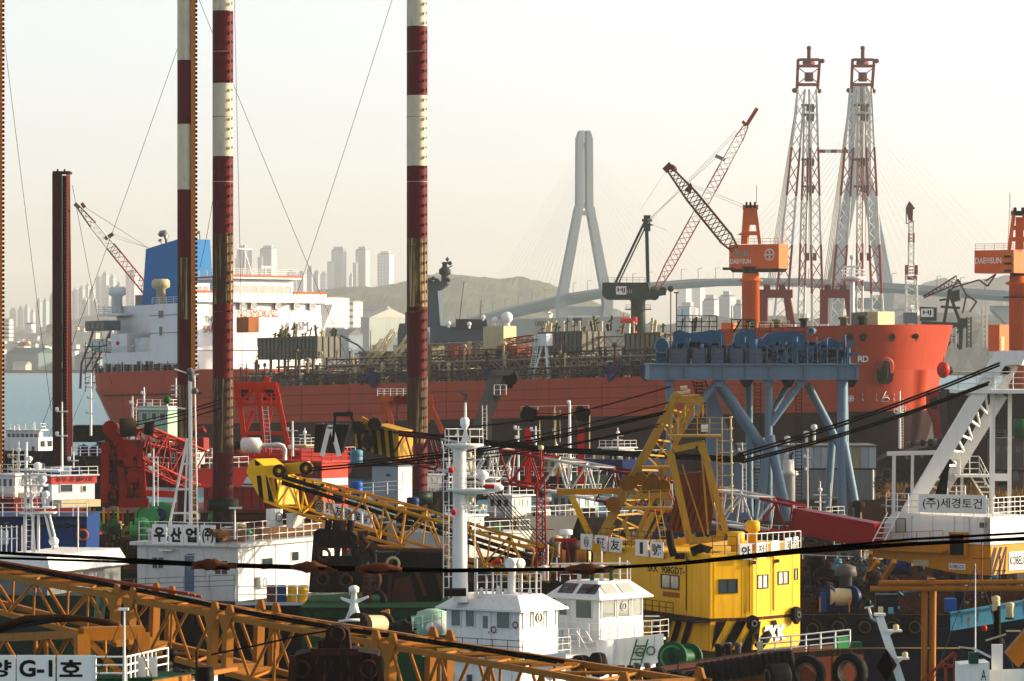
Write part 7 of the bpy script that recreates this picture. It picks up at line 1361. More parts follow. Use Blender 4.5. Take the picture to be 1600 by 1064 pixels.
for k in range(10):
 t_=k/10;ab((932+127*t_, 852-238*t_), (985+93*min(1, t_+.07), 860-220*min(1, t_+.07)), .11, 4.4, 8, name='lacing');ab((932+127*t_, 852-238*t_), (985+93*max(0, t_-.04), 860-220*max(0, t_-.04)), .09, 4.6, 7.8, name='lacing')
MB().prism([P(1063, 618, Y+4), P(1092, 616, Y+4), P(1102, 624, Y+4), P(1098, 628, Y+4), P(1064, 626, Y+4)], (0, 2.2, 0)).build('head_box', TANYEL, yc)
for a, b, w, d in(((1046, 648), (1052, 622), .22, 3.5), ((1052, 624), (1098, 628), .24, 3.5), ((1046, 648), (1048, 682), .2, 3.5), ((1098, 628), (1090, 650), .2, 3.5), ((1048, 680), (1076, 630), .26, 3.5), ((1052, 700), (1084, 632), .3, 6), ((1060, 640), (1060, 680), .14, 3.3)):ab(a, b, w, d, name='head_brace')
for u, v in((1062, 614), (1068, 606), (1072, 612)):MB().tube(P(u-5, v, Y+5), P(u+6, v-1, Y+5), .14, 8).build('rope_guide', CREAM, yc)
q=MB();q.pbox(1046, 679, 1128, 682.5, Y+1.2, 2.4);q.build('platform', TANYEL, yc);railing(yc, [P(1048, 679, Y+3), P(1070, 679, Y+1.2), P(1128, 679, Y+1.2)], 1.05, TANYEL, .03, 3, .8);railing(yc, [P(1070, 650, Y+2.5), P(1098, 650, Y+2.5)], .7, TANYEL, .03, 2, .45)
MB().box(P(1101, 668, Y+1.5), (.42, .3, .42)).build('control_box', WCLEAN, yc);MB().box(P(1097, 658, Y+1.5), (.3, .3, .22)).build('control_box', GREY, yc)
ladder(yc, P(1124, 846, Y+1.5), P(1124, 680, Y+1.5), .32, TANYEL, .028, step=.26);q=MB();q.tube(P(1144, 800, Y+1.5), P(1142, 650, Y+1.5), .055, 6)
for k in range(9):v=652+k*18;q.lathe(P(1142.3+k*.2, v, Y+1.5), [(.09, 0), (.11, .05), (.09, .1)], 8);q.tube(P(1124, v, Y+1.5), P(1142, v, Y+1.5), .025, 5)
q.build('cable_mast', CREAM, yc)
for a, b, w, d in(((955, 800), (995, 755), .2, 5), ((1000, 787), (1024, 745), .22, 4), ((1027, 787), (1051, 737), .24, 4), ((1000, 846), (1023, 800), .24, 4), ((940, 846), (958, 820), .22, 6), ((960, 846), (1040, 690), .16, 9), ((1010, 846), (1046, 780), .18, 8), ((978, 795), (1020, 745), .2, 6), ((985, 848), (1022, 802), .3, 4), ((940, 855), (958, 820), .28, 5), ((974, 812), (990, 862), .3, 1), ((1000, 845), (1020, 800), .3, 1), ((986, 775), (1046, 772), .3, 3), ((1030, 720), (1044, 800), .24, 4)):ab(a, b, w, d, name='strut')
for v, u0, u1 in((792, 975, 1050), (728, 1004, 1048), (845, 950, 1070)):MB().pbox(u0, v, u1, v+4, Y+2, 2.0).build('platform', TANYEL, yc)
railing(yc, [P(978, 792, Y+2), P(1050, 789, Y+2)], .95, TANYEL, .025, 2, .7)
for u, v, r in((980, 754, .5), (1000, 747, .4), (958, 787, .45), (1020, 750, .4), (1016, 764, .5), (1036, 760, .45)):MB().tube(P(u, v, Y+3.3), P(u+1, v, Y+4.0), r, 20).build('sheave', mat((.34, .2, .04), .6, dirt=.3, rust=.3), yc)
ladder(yc, P(1038, 848, Y+.8), P(1028, 795, Y+.8), .36, YELLOW, .03)
MB().pp([(1060, 740), (1108, 735), (1118, 770), (1110, 830), (1042, 832), (1056, 775)], Y+9, .6).build('rust_panel', mat((.22, .10, .05), .8, var=.3, dirt=.3, rust=.3), yc)
for k in range(6):ab((1062+k*9, 775), (1046+k*9, 828), .2, 8.6, m=mat((.24, .11, .05), .8), name='rust_slat')
ab((870, 768), (975, 766), .36, 6, name='outrigger', m=YELBOOM);ab((893, 775), (925, 842), .36, 5, name='outrigger', m=YELLOW);ab((925, 855), (1075, 858), .5, 3, name='base_beam', m=YELLOW);ab((950, 852), (950, 868), .4, 3, name='base_beam', m=YELLOW);ab((1000, 858), (1080, 842), .4, 2, name='base_beam', m=YELLOW)
Y=240
for k, (a, b)in enumerate((((1048, 603), (700, 668)), ((1045, 628), (560, 720)), ((1040, 642), (480, 731)), ((1036, 646), (482, 735)), ((1030, 662), (660, 712)), ((1028, 666), (560, 728)))):
 p0, p1_=P(*a, Y+5), P(*b, Y+16-k);MB().path([p0.lerp(p1_, i/8)-UP*(.5*math.sin(math.pi*i/8))for i in range(9)], .04+.02*(k in(2, 3)), 5).build('luffing_rope', ROPE, yc)
yb_a, yb_b=P(842, 882, 247), P(432, 762, 262)
def ybp(u):return yb_a.lerp(yb_b, (842-u)/(842-432))
lattice_parts(yc, ybp(846), ybp(620), 1.7, 2.0, 2.0, 2.2, 7, .10, .06, YELBOOM);lattice_parts(yc, ybp(620), ybp(492), 2.0, 2.2, 1.8, 1.9, 4, .11, .065, YELBOOM);lattice_parts(yc, ybp(492), ybp(430), 1.8, 1.9, 1.6, 1.6, 3, .10, .065, YELLOW)
hf2=Face(ybp(432)+V((0, -.9, 0)), (yb_a-yb_b));q=MB();fprism(q, hf2, [(-2.7, .5), (-1.6, -.75), (0, -1.0), (.3, -.95), (.1, .7), (-.8, 1.15), (-1.9, 1.5), (-2.4, 1.25)], 0, -1.8);q.build('boom_head', YELLOW, yc)
for pts in(((-1.9, 1.45), (-1.45, 1.3), (-1.1, -.85), (-1.5, -.78)), ((-1.0, 1.2), (-.62, 1.1), (-.15, -.98), (-.6, -.92)), ((-.2, .9), (.08, .75), (.28, -.2), (.2, -.5))):q=MB();fprism(q, hf2, pts, .01, .03);q.build('hazard_stripe', BLACK, yc)
for a, b, w in(((395, 735), (440, 733), .6), ((440, 733), (482, 729), .7)):MB().bar(P(*a, 260), P(*b, 259), w, .5, yv).build('jib_arm', YELLOW, yc)
for u, v, r in((436, 735, .42), (478, 731, .42)):q=MB();q.tube(P(u, v, 258.6), P(u+2, v, 260), r, 20);o=q.build('sheave', mat((.25, .17, .03), .6), yc);MB().torus(P(u, v, 258.5), r*.72, .06, (0, 1, 0), 18, 5).build('sheave_rim', BLACK, o);MB().tube(P(u, v, 258.3), P(u, v, 258.6), r*.3, 10).build('hub', YELLOW, o)
for k in range(5):MB().path([P(u, v+k*3.2+(k==2)*3, 258-k*.4)for u, v in((440, 742), (560, 778), (690, 822), (830, 866))], .07, 5).build('hoist_rope', [mat((.10, .06, .03), .7), ROPE, mat((.16, .09, .03), .7), ROPE, ROPE][k], yc)
for k in range(26):u=450+k*14.5;c=ybp(u)+UP*1.05+V((0, -.8, 0));MB().box(c, (.16, .5, .2)).build('rope_roller', TANYEL if k%2 else DKRUST, yc)
bf=Face(ybp(609)+V((0, -1.15, .05)), (yb_a-yb_b));bf=Face(ybp(500)+V((0, -1.12, -.62)), yb_a-yb_b)
q=MB();q.torus(bf.pt(.22, .35, .05), .36, .03, bf.n, 22, 4);q.torus(bf.pt(.22, .35, .05), .2, .03, bf.n, 18, 4)
for k in range(3):a=1.57+k*2.094;q.bar(bf.pt(.22, .35, .05), bf.pt(.22+math.cos(a)*.2, .35+math.sin(a)*.2, .05), .04, .02, bf.n)
lg=slab(MB(), bf, -.15, -.05, .6, .75, -.03, 0).build('emblem_plate', CREAM, yc);q.build('emblem', LETTER, lg)
for k, s in enumerate('興友建業㈱'):o=slab(MB(), bf, .72+k*.84, -.02, 1.5+k*.84, .78, -.03, 0.02).build('sign_board', WCLEAN, yc);text(o, Face(bf.pt(.72+k*.84, -.02, .02), bf.ux), s, .08, .08, .62, .64, LETTER, bold=.02)
hullbox('black hull of the yellow crane barge', 'barge_hull', 850, 1262, 1029, 234, 26, BLK2, cat='barge', rake=2)
# tugs
def ringsym(parent, f, a, b, r):q=MB();q.torus(f.pt(a, b, .05), r, r*.14, f.n, 20, 5);q.bar(f.pt(a, b-r*.6, .05), f.pt(a, b+r*.6, .05), r*.2, .03, f.n);return q.build('clear_view_screen', WCLEAN, parent)
def tug_house(label, u0, um, u1, ve, vr, vb, Y, th, m=WHITE):
 t=T('tugboat', label, 'tugboat', P(um, vb, Y), 'white tugboats');B=Block(u0, um, u1, ve, vb, Y, th);B.body().build('wheelhouse', m, t)
 rh=(ve-vr)/S(Y);q=MB();q.hexa(B.plan(.42, B.h-.08)+B.plan(.42, B.h+.02));q.hexa(B.plan(.40, B.h+.021)+B.plan(-.55, B.h+rh));q.build('roof', m, t);return t, B, rh
TW_=mat((.74, .74, .72), .42, var=.05, dirt=.16, rust=.27, scale=1.3, zs=.16)
t1, B, rh=tug_house('white tug with rounded visor roof and tall white radar mast', 696, 812, 872, 953, 931, 1028, 215, 38, TW_)
for u0, u1 in((705, 719), (728, 741), (777, 797)):B.winL(t1, u0, 957, u1, 982, fm=TW_, gm=GLASS2, t=.05)
door(t1, B.left, B.la(751), B.b(1016), B.la(767)-B.la(751), 1.95, TW_);
for u0, u1, g_ in((817, 829, GLASSL), (834, 850, GLASS2), (855, 868, GLASS2)):B.winR(t1, u0, 956, u1, 981, fm=TW_, gm=g_, t=.05)
ringsym(t1, B.right, B.ra(842), B.b(967), .24)
for k in range(5):a=B.L*(k+.5)/5;MB().bar(B.left.pt(a, B.h+.06, .3), B.left.pt(a, B.h+rh*.95, -.5), .05).build('roof_seam', TW_, t1)
D0=B.b(1026);q=MB();q.hexa(B.plan(.9, -.12)+B.plan(.9, 0));q.build('walkway', WHITE2, t1);railing(t1, [B.left.pt(-1.2, 0, .85), B.left.pt(B.L+.85, 0, .85)], .98, DARKST, .022, 3, 1.0);railing(t1, [B.right.pt(-.85, 0, .85), B.right.pt(B.W, 0, .85)], .98, WHITE, .022, 3, .7)
MB().hexa(B.plan(.3, -2.6)+B.plan(.3, -.12)).build('deckhouse', TW_, t1);MB().hexa(B.plan(1.6, -6.5)+B.plan(1.9, -2.6)).build('hull', TW_, t1)
q=MB();q.prism([P(830, 1045, 213), P(838, 1024, 213), P(884, 1018, 213), P(884, 1040, 213), P(860, 1064, 213)], (0, .15, 0));q.build('bulwark', TW_, t1)
for k in range(3):MB().box(B.left.pt(.7+k*1.2, -1.2, .32), (.5, .1, .5), .65).build('porthole_plate', GREY, t1)
for k, (s, du)in enumerate((('5', 0), ('6', .8))):text(t1, B.left, s, 1.2+du, -2.0, .5, .7, LETTER, d=.34)
for u, v in((806, 976), (772, 985)):MB().torus(B.left.pt(B.la(u), B.b(v), .06), .16, .03, B.left.n, 12, 4).build('hose_hook', DKRED, t1)
Rp=lambda u, v, d=2.0:P(u, v, 215+d)
railing(t1, [Rp(742, 932), Rp(845, 930)], 1.15, WHITE, .022, 3, .6)
q=MB();q.lathe(Rp(800, 932), [(.24, 0), (.2, .3), (.2, 1.3), (.34, 1.35)], 10);q.tube(Rp(796, 880, 1.5), Rp(813, 880, 2.6), .3, 14);q.build('searchlight', WCLEAN, t1);MB().lathe(Rp(811, 880, 1.3), [(.27, 0), (.27, .04)], 16, (.8, -.6, 0)).build('pane', GLASSL, t1)
for u, vt in((745, 872), (770, 885), (783, 893), (815, 895), (838, 890), (760, 900)):MB().tube(Rp(u, 932), Rp(u, vt), .05, 6).build('roof_post', WHITE, t1)
for u, v in((752, 918), (778, 915), (790, 920), (828, 920)):q=MB();q.prism([Rp(u-5, 932), Rp(u+5, 932), Rp(u+2, v), Rp(u-2, v)], (0, .25, 0));q.build('roof_bracket', WHITE, t1)
for u, v in((772, 878), (780, 876)):MB().lathe(Rp(u, v+4), [(.1, 0), (.14, .05), (.14, .2), (.06, .26)], 8).build('alarm_bell', RED, t1)
MB().pbox(694, 920, 728, 931, 214.5, 1.2).build('roof_vent_box', BLACK, t1)
mp=lambda u, v, d=0:P(u, v, 217+d)
MB().tube(mp(719, 940), mp(718, 695), .42, 18, .34).build('mast', WHITE, t1)
for v, u0, u1 in((694, 694, 756), (764, 697, 784)):
 q=MB();c=mp((u0+u1)/2, v);r=(u1-u0)/2/S(217);q.lathe(c-UP*.22, [(r*.55, 0), (r, .18), (r, .26)], 18);q.build('mast_platform', WHITE, t1)
 railing(t1, [c+V((math.cos(a)*r*.96, math.sin(a)*r*.96, .04))for a in[i*math.pi/5 for i in range(11)]], .78 if v<700 else .6, WHITE, .02, 2, .6)
MB().tube(mp(727, 694, -.5), mp(727, 628, -.5), .09, 8, .06).build('mast_pole', WHITE, t1);q=MB();q.lathe(mp(726, 664, -.5), [(.1, -.15), (.23, 0), (.24, .3), (.14, .42)], 14);q.build('radome', WCLEAN, t1);q=MB();q.prism([mp(720, 690, -.6), mp(734, 690, -.6), mp(728, 668, -.6), mp(726, 668, -.6)], (0, .2, 0));q.build('pole_bracket', WHITE, t1)
q=MB();q.tube(mp(727, 628, -.5), mp(728, 615, -.5), .05, 6);q.bar(mp(719, 612, -.5), mp(731, 618, -.5), .07);q.bar(mp(731, 628, -.5), mp(730, 606, -.5), .12, .05);q.bar(mp(716, 608, -.5), mp(722, 616, -.5), .12, .05);q.build('wind_vane', GREY, t1)
ladder(t1, mp(697, 934, -.5), mp(697, 700, -.5), .28, WHITE, .032, step=.55)
for v in(730, 752, 800, 838, 870, 900):MB().bar(mp(697, v, -.4), mp(712, v, -.2), .05).build('ladder_tie', WHITE, t1)
q=MB();q.ball(mp(754, 742, -1), .32, 12, 8, (1, 1, .85));q.lathe(mp(754, 758, -1), [(.12, 0), (.12, .3), (.25, .4)], 8);q.build('radome', WCLEAN, t1)
q=MB();q.lathe(mp(757, 761, -1.3), [(.02, 0), (.18, .1), (.22, .45), (.2, .8), (.1, .95), (.02, 1.0)], 12, (1, 0, 0));q.build('radar_scanner', WCLEAN, t1);MB().tube(mp(757, 759, -1.45), mp(772, 760, -1.45), .12, 8).build('scanner_band', RED, t1)
for a, b in(((728, 720), (756, 716)), ((728, 733), (772, 734)), ((728, 793), (752, 793)), ((714, 788), (735, 786))):MB().bar(mp(*a, -.3), mp(*b, -.8), .07).build('mast_arm', WHITE, t1)
for u, v, c in((733, 714, CREAM), (736, 784, CREAM), (705, 738, RED), (709, 804, RED), (752, 795, CREAM)):MB().lathe(mp(u, v, -.6), [(.1, 0), (.14, .04), (.14, .24), (.1, .28)], 10).build('nav_lamp', c, t1)
q=MB();q.prism([mp(728, 766, -.2), mp(748, 766, -.2), mp(733, 800, -.2), mp(730, 800, -.2)], (0, .1, 0));q.build('bracket_plate', WHITE, t1);MB().tube(mp(742, 930), mp(742, 700), .03, 5).build('halyard_post', WHITE, t1)
for k in range(5):MB().path([mp(755+k*6, 766, 1), mp(800+k*6, 815, 30), mp(850+k*7, 870, 60)], .035, 4).build('stay_wire', ROPE, t1)
t2, B, rh=tug_house('white tug with skylight roof, lying behind the visor-roofed tug', 868, 936, 1007, 934, 909, 1000, 229, 42, TW_)
for u0, v0, u1, v1 in((875, 945, 887, 963), (901, 938, 925, 966)):B.winL(t2, u0, v0, u1, v1, fm=TW_, gm=GLASS2, t=.05)
for u0, u1 in((940, 961), (965.5, 984), (988.5, 1004)):B.winR(t2, u0, 937, u1, 965, fm=TW_, gm=GLASS2, t=.05)
ringsym(t2, B.right, B.ra(975), B.b(949), .22)
def rooft(f, L_, a0, a1):return[f.pt(a, B.h+.021+(rh-.021)*k, .40-.95*k+.02)for a, k in((a0, .22), (a1, .22), (a1, .8), (a0, .8))]
for a0, a1, m_, f, L_ in((.35, 1.45, GLASS, B.left, B.L), (1.75, 3.1, GLASS, B.left, B.L), (.35, 1.5, GLASSL, B.right, B.W), (1.8, 2.9, GLASSL, B.right, B.W)):q=MB();p=rooft(f, L_, a0, min(a1, L_));q.prism(p, (0, 0, .03));q.build('skylight', m_, t2)
MB().hexa(B.plan(.9, -.14)+B.plan(.9, 0)).build('walkway', WHITE2, t2);MB().bar(B.right.pt(-.8, -.06, .95), B.right.pt(B.W, -.06, .95), .08, .2).build('green_edge', GREEN, t2)
railing(t2, [B.left.pt(-1, 0, .85), B.left.pt(B.L+.85, 0, .85)], .98, WHITE, .022, 3, .8);railing(t2, [B.right.pt(-.85, 0, .85), B.right.pt(B.W+1.2, 0, .85)], .98, WHITE, .022, 3, .7)
MB().hexa(B.plan(.5, -2.6)+B.plan(.5, -.14)).build('deckhouse', TW_, t2);MB().hexa(B.plan(1.5, -7)+B.plan(1.8, -2.6)).build('hull', TW_, t2)
MB().pp([(942, 1000), (1037, 990), (1037, 1030), (1012, 1042), (942, 1044)], 226, .3).build('side_house', TW_, t2);MB().lathe(P(945, 1040, 226), [(.5, 0), (.5, 1.4)], 14).build('round_corner', TW_, t2)
ladder(t2, P(992, 1040, 225.6), P(1004, 998, 225.6), .6, GREEN, .05)
for u, v in((1000, 1018), (1017, 1016)):MB().torus(P(u, v, 225.9), .22, .04, (0, 1, 0), 14, 5).build('porthole', GREY, t2)
ladder(t2, P(908, 985, 226), P(930, 1023, 226), .5, WHITE, .04);railing(t2, [P(872, 1010, 226.5), P(905, 1010, 226.5)], 1.0, WHITE, .02, 3, .5);text(t2, Face(P(872, 992, 226), V((1, 0, 0))), '55', 0, 0, .28, .25, LETTER, d=.0);
for k, (u0, v0, u1, v1)in enumerate(((1008, 962, 1030, 962), (1008, 970, 1034, 968), (1008, 978, 1030, 978))):MB().tube(P(u0, v0, 231), P(u1, v1, 229), .04, 5).build('bow_rail', WHITE, t2)
RM=mat((.42, .04, .025), .55, var=.15, dirt=.2);m2=lambda u, v, d=0:P(u, v, 231+d)
q=MB();lattice(q, m2(846, 905), m2(845, 745), .55, .55, .42, .42, 12, .05, .03, yv);q.build('mast_lattice', RM, t2);MB().tube(m2(845, 745), m2(845, 695), .07, 6).build('mast_pole', RM, t2);MB().lathe(m2(845, 702), [(.12, 0), (.16, .05), (.16, .2), (.08, .25)], 10).build('nav_lamp', CREAM, t2)
for a, b in(((831, 720), (858, 718)), ((832, 752), (850, 749)), ((832, 785), (862, 785)), ((838, 735), (855, 733))):MB().bar(m2(*a), m2(*b), .07).build('mast_arm', RM, t2)
for a, b in(((874, 900), (878, 846)), ((894, 900), (886, 846)), ((866, 843), (900, 843))):MB().bar(m2(*a), m2(*b), .09 if a[1]>850 else .2).build('radar_stand', RM, t2)
q=MB();q.lathe(m2(884, 842), [(.1, 0), (.1, .25), (.38, .27), (.38, .5), (.3, .55)], 16);q.build('radar_dome', WCLEAN, t2)
railing(t2, [m2(875, 908), m2(985, 906)], .8, WHITE, .022, 2, .6);MB().bar(m2(860, 880), m2(985, 879), .1, .08).build('awning_bar', WHITE, t2)
for u, c in((850, WHITE2), (925, GREEN), (955, GREEN), (905, WHITE), (940, WHITE)):MB().lathe(m2(u, 906, -.5), [(.12, 0), (.1, .5), (.2, .55), (.2, .8), (.1, .85)], 10).build('roof_post', c, t2)
for u, vt in((856, 850), (870, 870), (940, 860), (968, 870), (980, 875)):MB().tube(m2(u, 906), m2(u, vt), .04, 5).build('aerial', WHITE, t2)
# rusty tyre barge in front of the yellow house
Y=202;rbg=T('tyre_barge', 'rusty orange barge end hung with big tyre fenders and a white rail', 'barge', P(1230, 1064, Y));RB=mat((.30, .11, .04), .8, var=.3, dirt=.4, rust=.45, scale=1.5, rcol=(.10, .04, .02))
MB().prism([P(1010, 1110, Y+1), P(1352, 1110, Y+3), P(1349, 1016, Y+3), P(1236, 1024, Y+1.5), P(1090, 1046, Y+.5), P(1010, 1056, Y)], (0, 5, 0)).build('hull', RB, rbg)
for a, b in(((1010, 1056), (1090, 1046)), ((1090, 1046), (1236, 1024)), ((1236, 1024), (1349, 1016))):MB().bar(P(*a, Y+.3), P(*b, Y+1.6), .3, .2, yv).build('gunwale', DKRUST, rbg)
for u in(1108, 1150, 1212, 1300):MB().bar(P(u, 1036-(u-1090)*.1, Y+1), P(u, 1090, Y+1), .1, .1).build('hull_rib', RB, rbg)
def tyre(u, v, R_, Y, label, ax=(.45, 1, 0), w=.5, group='tyre fenders along the rusty barge'):
 t=T('tyre_fender', label, 'tyre', P(u, v, Y), group);c=P(u, v, Y);q=MB();x, y, z=frame(V(ax));n, m=30, 9
 prof=[(R_*.52, -w*.75), (R_*.80, -w), (R_*.96, -w*.8), (R_, -w*.4), (R_, w*.4), (R_*.96, w*.8), (R_*.80, w), (R_*.52, w*.75)];m=len(prof);vs=[]
 for i in range(n):a=2*math.pi*i/n;d=x*math.cos(a)+y*math.sin(a);vs+=[c+d*r*(1-(.025 if(i%2 and r>R_*.9)else 0))+z*h*.5 for r, h in prof]
 q.add(vs, [(i*m+j, ((i+1)%n)*m+j, ((i+1)%n)*m+(j+1)%m, i*m+(j+1)%m)for i in range(n)for j in range(m)], False);q.build('tyre', RUBBER, t);q=MB();q.torus(c-z*w*.5, R_*.56, .05, z, 20, 5);q.build('bead', mat((.22, .18, .14), .8, var=.3), t)
 MB().path([c+UP*R_*.6, c+UP*R_*1.2+V((.05, .2, 0)), c+UP*(R_*1.5)+V((.1, .4, 0))], .035, 5).build('chain', DKRUST, t);return t
tyre(1262, 1052, .92, Y-.4, 'huge tyre fender in the middle of the rusty barge end');tyre(1328, 1050, .98, Y-.2, 'huge tyre fender at the corner of the rusty barge end', (.8, 1, 0))
for u, v, lab in((1088, 1063, 'pale-rimmed small tyre under the fat roller fender'), (1058, 1062, 'small tyre second in the lowest row of tyres'), (1028, 1058, 'small tyre third in the lowest row, below the green reel'), (995, 1066, 'half-hidden tyre at the end of the lowest row')):tyre(u, v, .52, Y-2, lab, (.25, 1, .3), .45)
t=T('roller_fender', 'fat black roller fender made of stacked tyres on the rusty barge rim', 'fender', P(1150, 1050, Y-.8));a, b=P(1095, 1052, Y-1), P(1234, 1030, Y-.6)
for k in range(15):c=a.lerp(b, k/14);MB().torus(c, .36, .2, b-a, 18, 7).build('tyre', RUBBER, t)
MB().tube(a, b, .3, 10).build('core', BLACK, t)
tyre(1215, 1055, .62, Y-1.4, 'big ribbed tyre lying under the roller fender', (1, .35, .1), 1.1);railing(rbg, [P(1186, 1024, Y+1.5), P(1236, 1020, Y+1.6), P(1328, 1010, Y+2.5)], .85, WHITE, .045, 3, .75)
MB().pp([(1183, 1003), (1192, 1001), (1193, 1026), (1184, 1027)], Y+1, .4).build('rail_plate', CREAM, rbg)
t=T('green_valve', 'green deck machine at the end of the white barge rail', 'machine', P(1318, 1018, Y+4));MB().box(P(1314, 1006, Y+4), (.6, .5, .7), .4).build('body', LTGREEN, t);MB().tube(P(1306, 1000, Y+3.8), P(1322, 998, Y+4.2), .16, 10).build('drum', GREEN, t);MB().box(P(1336, 1010, Y+5), (.6, .5, .5), .2).build('housing', GREEN, t)
t=T('green_reel', 'big green rope reel below the hazard striped skirt', 'reel', P(1058, 1040, Y+9))
for du, dy, r in((0, 0, .80), (26, 1.0, .72)):MB().tube(P(1050+du, 1026, Y+9+dy), P(1052+du, 1026, Y+9.15+dy), r, 28).build('flange', mat((.05, .20, .10), .5, dirt=.2), t)
MB().tube(P(1051, 1026, Y+9), P(1077, 1026, Y+10), .45, 18).build('drum', GREEN, t);MB().torus(P(1050, 1026, Y+8.9), .55, .05, (.03, 1, 0), 22, 5).build('brake_band', LTGREEN, t);MB().tube(P(1049, 1026, Y+8.7), P(1050, 1026, Y+9), .18, 12).build('hub', DKGREEN, t)
for k in range(6):a_=k*1.047;c=P(1050, 1026, Y+8.93);MB().bar(c, c+V((math.cos(a_)*.75, 0, math.sin(a_)*.75)), .07, .05).build('spoke', GREEN, t)
for k, (u, v, r, L_, lab)in enumerate(((908, 1040, .55, .9, 'black round fender drum nearest the visor-roofed tug'), (935, 1038, .62, .8, 'black round fender drum strapped with a pale hoop'))):
 t=T('fender_drum', lab, 'fender', P(u, v, 208), 'black fender drums');MB().lathe(P(u, v, 208)-V((L_/2, 0, 0)), [(r*.7, 0), (r*.95, .12), (r, .3), (r, L_-.25), (r*.9, L_-.08), (r*.6, L_)], 22, (1, .25, 0)).build('drum', RUBBER, t);MB().torus(P(u, v, 208), r*1.01, .02, (1, .25, 0), 22, 4).build('hoop', GREY, t)
for k, (u, v, lab)in enumerate(((978, 1050, 'dark twin bollard beside the black drums'), (1004, 1046, 'dark twin bollard nearer the green reel'), (1130, 1016, 'small twin bollard below the hazard stripes'), (1145, 1014, 'small twin bollard next to the roller fender'))):
 t=T('bollard', lab, 'bollard', P(u, v+8, 207+k), 'twin bollards');
 for du in(-8, 8):MB().lathe(P(u+du, v+14, 207+k), [(.16, 0), (.15, .6), (.2, .65), (.2, .8)], 12).build('post', [DARKST, GREY][k%2], t)
 MB().bar(P(u-11, v+2, 207+k), P(u+11, v+2, 207+k), .1).build('crossbar', DARKST, t)
t=T('mooring_line', 'thin tan mooring line stretched from the rusty barge to the orange posts', 'rope', P(1400, 1010, 195));MB().path([P(u, v, 196)for u, v in((1060, 1035), (1200, 1016), (1350, 1012), (1500, 1012))], .03, 4).build('strand', mat((.35, .27, .15), .8), t)
# decks and craft that fill the middle distance
def clutter(par, u0, u1, Y0, Y1, z, n, seed, pal, hmax=1.6):
 """Fixed deck gear: lockers, vents, bollards, pipes, coils and posts, each a part of its barge."""
 g=random.Random(seed)
 for k in range(n):
  yy=Y0+(Y1-Y0)*g.random();u=u0+(u1-u0)*g.random();c=V((P(u, 0, yy).x, yy, z));m_=pal[g.randrange(len(pal))];s=.3+g.random()**2*hmax;q=MB();t=k%8
  if t==0:q.box(c+UP*s*.4, (s*1.3, s, s*.8), g.random()*3);nm='deck_locker'
  elif t==1:q.lathe(c, [(s*.25, 0), (s*.25, s), (s*.45, s*1.05), (s*.4, s*1.4), (s*.1, s*1.5)], 10);nm='deck_vent'
  elif t==2:a=g.random()*3;d=V((math.cos(a), math.sin(a), .05))*(s*1.8);q.tube(c-d+UP*.3, c+d+UP*.3, .07+s*.09, 8);nm='deck_pipe'
  elif t==3:q.torus(c+UP*.15, s*.5, .12, UP, 14, 5);q.torus(c+UP*.35, s*.45, .12, UP, 14, 5);nm='rope_coil'
  elif t==4:q.tube(c, c+UP*(s*2+.6), .05, 5);q.bar(c+UP*s*1.6-V((s*.4, 0, 0)), c+UP*s*1.6+V((s*.4, 0, 0)), .06);nm='deck_post'
  elif t==5:
   q.tube(c+V((-s*.5, 0, s*.5)), c+V((s*.5, .2, s*.5)), s*.35, 12);q.tube(c+V((-s*.55, 0, s*.5)), c+V((-s*.45, 0, s*.5)), s*.55, 14);q.tube(c+V((s*.45, .2, s*.5)), c+V((s*.55, .2, s*.5)), s*.55, 14);nm='deck_winch'
  elif t==6:q.lathe(c, [(.28, 0), (.3, .3), (.28, .34), (.3, .6), (.27, .88)], 12);nm='deck_drum'
  else:
   for i in range(3):q.path([c+V((i*.2, 0, .1)), c+V((.2+i*.2, -.3, .4+s*.3)), c+V((.7+s*.5, .2, .2))], .05, 5)
   nm='deck_hose'
  q.build(nm, m_, par)
def raft(label, u0, u1, v, Y0, Y1, m, side=None, zb=-.5):
 """A long low barge whose near deck edge shows at row v."""
 t=T('deck_barge', label, 'barge', P((u0+u1)/2, v, Y0));z=P(0, v, Y0).z;xa, xb=P(u0, 0, Y0).x, P(u1, 0, Y0).x
 MB().hexa([V(p)for p in((xa, Y0, zb), (xb, Y0, zb), (xb, Y1, zb), (xa, Y1, zb), (xa, Y0, z-.05), (xb, Y0, z-.05), (xb, Y1, z-.05), (xa, Y1, z-.05))]).build('hull', side or BLK2, t)
 MB().hexa([V(p)for p in((xa, Y0+.2, z-.05), (xb, Y0+.2, z-.05), (xb, Y1, z-.05), (xa, Y1, z-.05), (xa, Y0+.2, z), (xb, Y0+.2, z), (xb, Y1, z), (xa, Y1, z))]).build('deck', m, t)
 for zz_ in(z-.15, z-1.0):MB().bar((xa, Y0-.1, zz_), (xb, Y0-.1, zz_), .2, .2).build('rubbing_strake', DARKST, t)
 return t, z
DP=[DARKST, BLK2, RUSTY, GREY, DKRUST, DKGREEN, WHITE2, CREAM, DKBLUE, GREEN, YEL2];DP2=[DARKST, BLK2, DKRUST, RUSTY, DKBLUE, DKRUST, GREY, DKORANGE]
r1, z1=raft('long dark deck barge full of gear under the lattice booms', 560, 1120, 905, 318, 436, DECKD);clutter(r1, 580, 1090, 322, 430, z1, 150, 3, DP, 2.0)
r2, z2=raft('dark blue barge hull with a brown littered deck carrying the white and yellow crane', 1250, 1760, 958, 262, 330, DECKD, DKBLUE);clutter(r2, 1255, 1700, 264, 322, z2, 120, 4, DP2+[LTBLUE, BLUE], 1.5)
clutter(r1, 580, 1090, 322, 425, z1, 120, 13, [WHITE2, CREAM, DARKST, RED, RUSTY, BLUE, GREY], 2.6)
